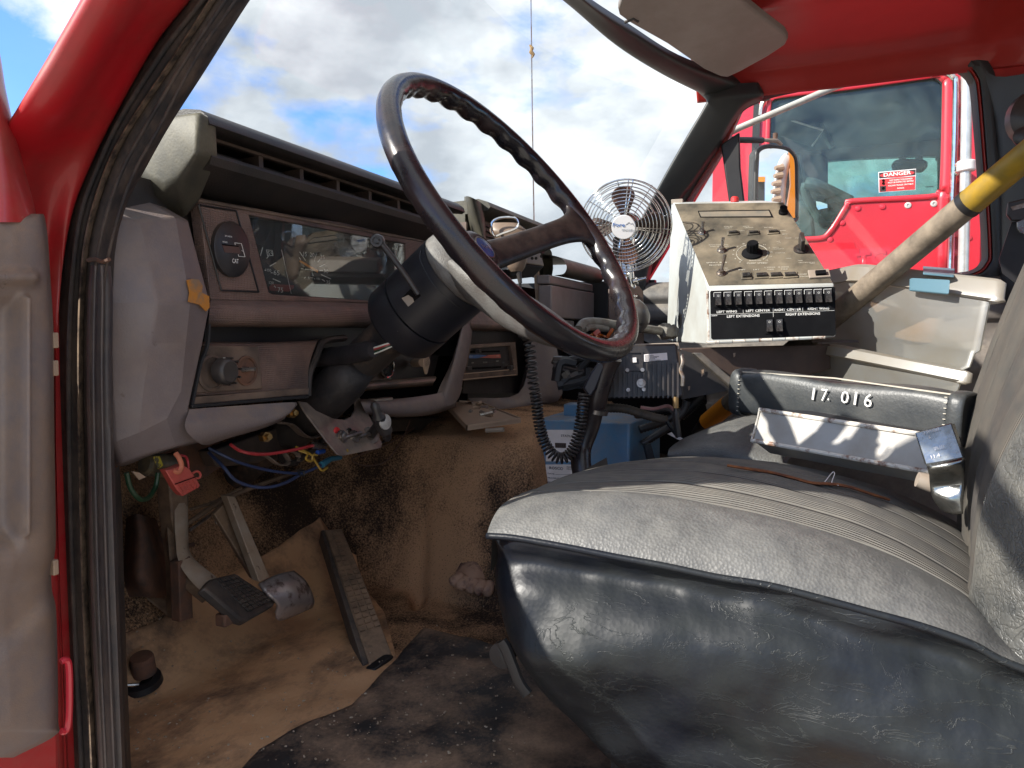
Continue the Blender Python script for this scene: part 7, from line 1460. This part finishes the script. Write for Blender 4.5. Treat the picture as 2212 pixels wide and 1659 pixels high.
# far side wall with its window, roof lining, dark rear
XFa = 5.75
fwn = cat([tq(x, y, XFa) for x, y in ((620, 900), (625, 800), (660, 735), (900, 705), (1480, 682), (1540, 700), (1556, 740), (1552, 960), (1500, 985), (950, 1015), (900, 1010), (640, 945))], 3, True)
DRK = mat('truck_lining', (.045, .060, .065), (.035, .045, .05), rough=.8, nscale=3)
yb = tq(2100, 500, XFa).y - .3; yf = pX((1545, 300), XT).y; zt_ = tq(1000, 60, XT).z + .02
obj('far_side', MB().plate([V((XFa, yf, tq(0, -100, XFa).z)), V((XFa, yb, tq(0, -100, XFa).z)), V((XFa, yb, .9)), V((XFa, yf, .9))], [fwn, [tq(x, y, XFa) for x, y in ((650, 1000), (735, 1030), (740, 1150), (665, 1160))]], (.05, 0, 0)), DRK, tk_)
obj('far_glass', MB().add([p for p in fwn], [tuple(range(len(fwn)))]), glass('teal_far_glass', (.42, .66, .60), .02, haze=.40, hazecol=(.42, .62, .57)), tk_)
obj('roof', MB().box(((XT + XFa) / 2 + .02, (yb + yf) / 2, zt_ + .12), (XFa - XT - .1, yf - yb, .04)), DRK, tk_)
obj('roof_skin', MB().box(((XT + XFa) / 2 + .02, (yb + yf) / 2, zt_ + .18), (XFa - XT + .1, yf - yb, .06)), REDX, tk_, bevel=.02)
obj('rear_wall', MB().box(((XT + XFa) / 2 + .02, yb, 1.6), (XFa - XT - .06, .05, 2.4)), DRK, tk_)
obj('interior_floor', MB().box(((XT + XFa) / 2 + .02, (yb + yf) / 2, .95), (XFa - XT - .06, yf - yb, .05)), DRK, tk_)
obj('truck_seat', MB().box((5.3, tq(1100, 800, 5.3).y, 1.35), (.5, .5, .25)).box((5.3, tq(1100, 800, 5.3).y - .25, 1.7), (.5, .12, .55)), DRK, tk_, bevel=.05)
# things seen inside it: wheel, mirror, overhead console
wc_ = tq(740, 980, 4.4)
obj('truck_wheel', MB().tube(cat([tq(575, 885, 4.35), tq(640, 895, 4.35), tq(760, 950, 4.4), tq(900, 1020, 4.45)], 5), .035, 10), mat('truck_wheel_grey', (.06, .075, .075), rough=.5), tk_)
obj('truck_wheel', MB().tube(cat([tq(575, 885, 4.36), tq(570, 940, 4.36), tq(620, 1060, 4.4), tq(700, 1180, 4.42), tq(780, 1200, 4.45)], 5), .022, 10), mat('truck_wheel_grey', (.06, .075, .075)), tk_)
obj('gear_knob', MB().tube([tq(710, 1080, 4.5), tq(715, 1120, 4.5), tq(708, 1180, 4.5)], [.05, .055, .03], 12), BLKT, tk_)
obj('dash_block', MB().slab([tq(510, 1010, 4.5), tq(620, 1010, 4.5), tq(650, 1290, 4.5), tq(500, 1290, 4.5)], (.6, 0, 0)), DRK, tk_, bevel=.02)
obj('centre_mirror', MB().slab([tq(*p, 5.2) for p in ((1210, 740), (1240, 708), (1300, 698), (1440, 700), (1480, 722), (1480, 760), (1440, 800), (1260, 800), (1215, 780))], (.03, 0, 0)), BLKT, tk_, bevel=.01)
obj('mirror_face', MB().slab([tq(*p, 5.195) for p in ((1225, 742), (1300, 720), (1440, 722), (1468, 740), (1430, 782), (1270, 790))], (.004, 0, 0)), mat('mirror_dull', (.12, .15, .12), rough=.1, metal=.8), tk_)
for x in (1292, 1415): obj('mirror_stalk', MB().tube([tq(x, 680, 5.2), tq(x, 705, 5.2)], .02, 8), BLKT, tk_)
obj('head_console', MB().slab([tq(*p, 4.9) for p in ((340, 380), (705, 490), (620, 610), (290, 500))], (.1, 0, .02)), mat('console_grey', (.10, .125, .12), rough=.7), tk_)
obj('console_edge', MB().tube([tq(345, 378, 4.89), tq(705, 490, 4.89), tq(622, 608, 4.89)], .006, 6), LABW, tk_)
obj('inner_pillar', MB().tube([tq(600, 270, 5.0), tq(770, 620, 5.0)], .02, 6), mat('inner_teal', (.12, .17, .16), rough=.6), tk_)
obj('dark_post', MB().slab([tq(*p, 5.1) for p in ((520, 670), (560, 640), (700, 650), (740, 690), (740, 1010), (640, 1000), (560, 880))], (.1, 0, 0)), BLKT, tk_, bevel=.02)
# DANGER sticker on the near glass
st_ = obj('danger_sticker', MB().slab([tq(*p, XT + .009) for p in ((1112, 800), (1392, 775), (1388, 932), (1116, 952))], (.001, 0, 0)), mat('sticker_white', (.7, .68, .68), rough=.5), tk_)
obj('sticker_head', MB().slab([tq(*p, XT + .0075) for p in ((1118, 806), (1388, 781), (1386, 822), (1119, 846))], (.0005, 0, 0)), mat('sticker_black', (.03, .02, .02)), st_)
ov = [(1252 + 128 * math.cos(t), 815 - 11 * math.cos(t) + 21 * math.sin(t)) for t in [k * math.pi / 12 for k in range(24)]]
obj('sticker_oval', MB().slab([tq(*p, XT + .0065) for p in ov], (.0005, 0, 0)), mat('sticker_red', (.60, .035, .04), rough=.5), st_)
obj('sticker_field', MB().slab([tq(*p, XT + .0075) for p in ((1120, 854), (1386, 830), (1384, 928), (1121, 947))], (.0005, 0, 0)), MATS['sticker_red'], st_)
obj('sticker_pictogram', MB().slab([tq(*p, XT + .006) for p in ((1125, 905), (1168, 902), (1168, 940), (1126, 943))], (.0005, 0, 0)), MATS['sticker_black'], st_)
def tt_(s, x0, y0, x1, y1, h, m=INK, X_=None, par=None): return text(s, tq(x0, y0, X_ or XT + .0055), tq(x1, y1, X_ or XT + .0055), (0, 0, 1), h * .2917 / F_ * depth(tq(x0, y0)), m, par or st_, bold=.02)
tt_('DANGER', 1152, 836, 1356, 816, 28); tt_('DOT INSPECTION EXPIRED', 1196, 868, 1366, 853, 11); tt_('MUST BE INSPECTED BEFORE', 1184, 886, 1374, 870, 11); tt_('PULLING TRAILER ON PUBLIC', 1186, 908, 1374, 892, 11); tt_('ROADS', 1254, 926, 1304, 922, 11)
for (x, y) in ((1150, 862), (1150, 884), (1150, 920)): obj('sticker_mark', MB().lathe([(.006, 0), (0, 0)], zframe(tq(x, y, XT + .005), (-1, 0, 0)), 10), INK, st_)
obj('glass_print', MB().slab([tq(*p, XT + .008) for p in ((1462, 908), (1522, 904), (1522, 909), (1462, 913))], (.0005, 0, 0)), BLKT, tk_)
# lower door: cleaner patch, ghost letters, rivets
obj('clean_patch', MB().slab([tq(*p, XT - .002) for p in ((560, 1330), (930, 1320), (945, 1366), (970, 1368), (975, 1410), (950, 1410), (965, 1460), (1150, 1400), (1160, 1700), (600, 1700))], (.0015, 0, 0)), REDX2, tk_)
text('TC', tq(955, 1510, XT - .003), tq(1180, 1480, XT - .003), (0, 0, 1), 100 * .2917 / F_ * 3.6, REDX, tk_, name='ghost_lettering', bold=.04)
RIV = mat('rivet_red', (.5, .02, .04), rough=.4)
for x, y, m_ in ((962, 1070, RIV), (1145, 1058, RIV), (1332, 1046, WHT), (1524, 1034, WHT), (846, 1178, RIV), (756, 1300, RIV)):
    obj('rivet', MB().lathe([(.014, 0), (.013, .004), (.006, .006), (.006, .002), (0, .002)] if m_ is WHT else [(.014, 0), (.011, .005), (0, .007)], zframe(tq(x, y, XT), (-1, 0, 0)), 14), m_, tk_)
# rear vertical seam with bolts, chrome strip, grab bar
obj('door_edge', MB().tube(cat([tq(*p, XT - .012) for p in ((1500, 60), (1590, 62), (1625, 100), (1640, 170), (1622, 900), (1600, 1000), (1592, 1560))], 4), [(.012, .025)] * 25, 8, flat=(1, 0, 0)), REDX, tk_, angle=180)
obj('drip_strip', MB().tube(cat([tq(*p, XT - .03) for p in ((1560, 40), (1630, 62), (1672, 100), (1688, 160), (1680, 600), (1662, 1060), (1645, 1560))], 4), .013, 10), CHROME, tk_)
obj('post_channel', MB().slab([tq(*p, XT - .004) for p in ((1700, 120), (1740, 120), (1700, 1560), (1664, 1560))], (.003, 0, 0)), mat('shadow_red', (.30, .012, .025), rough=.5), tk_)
for x, y in ((1716, 185), (1716, 297), (1712, 436), (1706, 576), (1698, 716), (1694, 850), (1688, 990), (1682, 1120), (1678, 1260), (1676, 1400)):
    obj('post_bolt', MB().lathe([(.018, 0), (.016, .012), (0, .016)], zframe(tq(x, y, XT - .004), (-1, 0, 0)), 10), REDX, tk_)
obj('grab_bar', MB().tube([tq(1766, 60, XT - .10), tq(1768, 300, XT - .10), tq(1760, 800, XT - .10), tq(1742, 1560, XT - .10)], .021, 16), mat('white_grab_bar', (.62, .62, .60), (.5, .5, .48), rough=.25, metal=.5, nscale=20), tk_)
obj('bar_clamp', MB().tube([tq(1766, 716, XT - .10), tq(1764, 796, XT - .10)], .036, 16), BADGE, tk_, bevel=.006)
obj('clamp_arm', MB().tube([tq(1690, 748, XT - .03), tq(1730, 750, XT - .07)], .014, 8).tube([tq(1690, 810, XT - .03), tq(1725, 790, XT - .07)], .012, 8), CHROME, tk_)
for x, y in ((1782, 1288),): obj('rivet', MB().lathe([(.014, 0), (.011, .005), (0, .007)], zframe(tq(x, y, XT), (-1, 0, 0)), 12), REDX, tk_)
# front edge of that cab: grey strip and A-post
obj('front_strip', MB().slab([tq(*p, XT - .01) for p in ((190, 290), (215, 275), (242, 330), (232, 560), (205, 1020), (160, 1020), (178, 560))], (.006, 0, 0)), GRYP, tk_)
obj('chrome_bead', MB().tube(cat([tq(*p, XT - .02) for p in ((238, 380), (245, 320), (265, 275), (300, 250))], 4), .010, 8), CHROME, tk_)
obj('front_panel', MB().patch([[pX(p, x) for p, x in r_] for r_ in ((((1560, 250), 3.95), ((1600, 225), 3.80), ((1640, 215), 3.76)), (((1542, 330), 3.95), ((1580, 320), 3.80), ((1640, 310), 3.755)), (((1538, 450), 3.95), ((1580, 450), 3.80), ((1640, 450), 3.755)))], 5, 5), REDX, tk_, angle=180)
obj('cab_floor_skirt', MB().box((4.75, (yb + yf) / 2, .6), (1.9, yf - yb - .3, .7)), REDX, tk_, bevel=.03)
for y in (yb + .4, yf - .4):
    wl_ = obj('wheel', MB().lathe([(.2, -.12), (.48, -.12), (.5, -.08), (.5, .08), (.48, .12), (.3, .12), (.28, .06), (0, .06)], zframe((3.95, y, .5), (-1, 0, 0)), 32), BLKT, tk_)
# ================================================================== ORANGE MACHINE SEEN IN THE MIRROR
om = thing('orange_machine', 'orange vehicle with white lug nut wheel hub parked behind, seen only in the mirror', 'vehicle', (2.9, -2.6, 0))
vd = (MXc - CAMLOC).normalized(); rd = (vd - mN * 2 * vd.dot(mN)).normalized()
def mir(p, d):   # point seen in the mirror at picture position p, d metres beyond the glass
    o_ = mpt(p); v_ = (o_ - CAMLOC).normalized(); r_ = v_ - mN * 2 * v_.dot(mN); return o_ + r_ * d
dm_ = 2.0; bnn = rd
ORP = [mir(p, dm_) for p in ((1702, 320), (1740, 320), (1740, 500), (1690, 500), (1700, 440), (1706, 400))]
obj('body_panel', MB().slab(ORP, rd * .4), ORG, om)
Wc0 = mir((1712, 395), dm_ + .15)
obj('wheel_tyre', MB().lathe([(.30, -.1), (.46, -.1), (.48, 0), (.46, .1), (.36, .1), (.30, 0)], zframe(mir((1848, 385), dm_ + .5), (-rd + V((0, 0, .1)))), 40), BLKT, om)
hubm = obj('wheel_hub', MB().tube(cat([mir(p, dm_ + .05) for p in ((1700, 345), (1690, 360), (1682, 400), (1680, 450), (1684, 480))], 4), [(.03, .05)] * 17, 10), BADGE, om)
for k in range(6):
    p = (1684 - 2 * (k % 2) - (6 if 1 < k < 5 else 0), 362 + k * 17); obj('lug_nut', MB().tube([mir((p[0] + 4, p[1]), dm_), mir((p[0] - 12, p[1] + 2), dm_)], [.022, .012], 8), CREAM, hubm)
obj('far_loader', MB().slab([mir(p, 6) for p in ((1635, 388), (1650, 390), (1650, 480), (1635, 480))], rd * .4), GRYP, om)
obj('yellow_top', MB().slab([mir(p, 5.9) for p in ((1634, 382), (1651, 382), (1651, 393), (1634, 393))], rd * .4), ORG, om)

# ================================================================== CRUMBS AND GRIT ON THE FLOOR
rg = random.Random(11); mb = MB()
for i in range(520):
    p = (rg.uniform(280, 1150), 1659 - abs(rg.gauss(0, 150)) + 20 if i % 3 else rg.uniform(1320, 1640))
    q_ = fp(p); s_ = rg.choice((.0006, .0008, .0010, .0020))
    mb.box((0, 0, 0), (s_ * rg.uniform(1, 2.2), s_, s_ * .7), Matrix.Translation(V((q_.x, q_.y, floorz(q_.x, q_.y) + .017))) @ Matrix.Rotation(rg.uniform(0, 6), 4, 'Z'))
o_ = obj('floor_grit', mb, mat('pale_grit', (.45, .36, .27), (.25, .17, .10), rough=.8, nscale=200), kind='stuff')
o_['label'] = 'pale grit and crumbs scattered over the floor mats'; o_['category'] = 'grit'
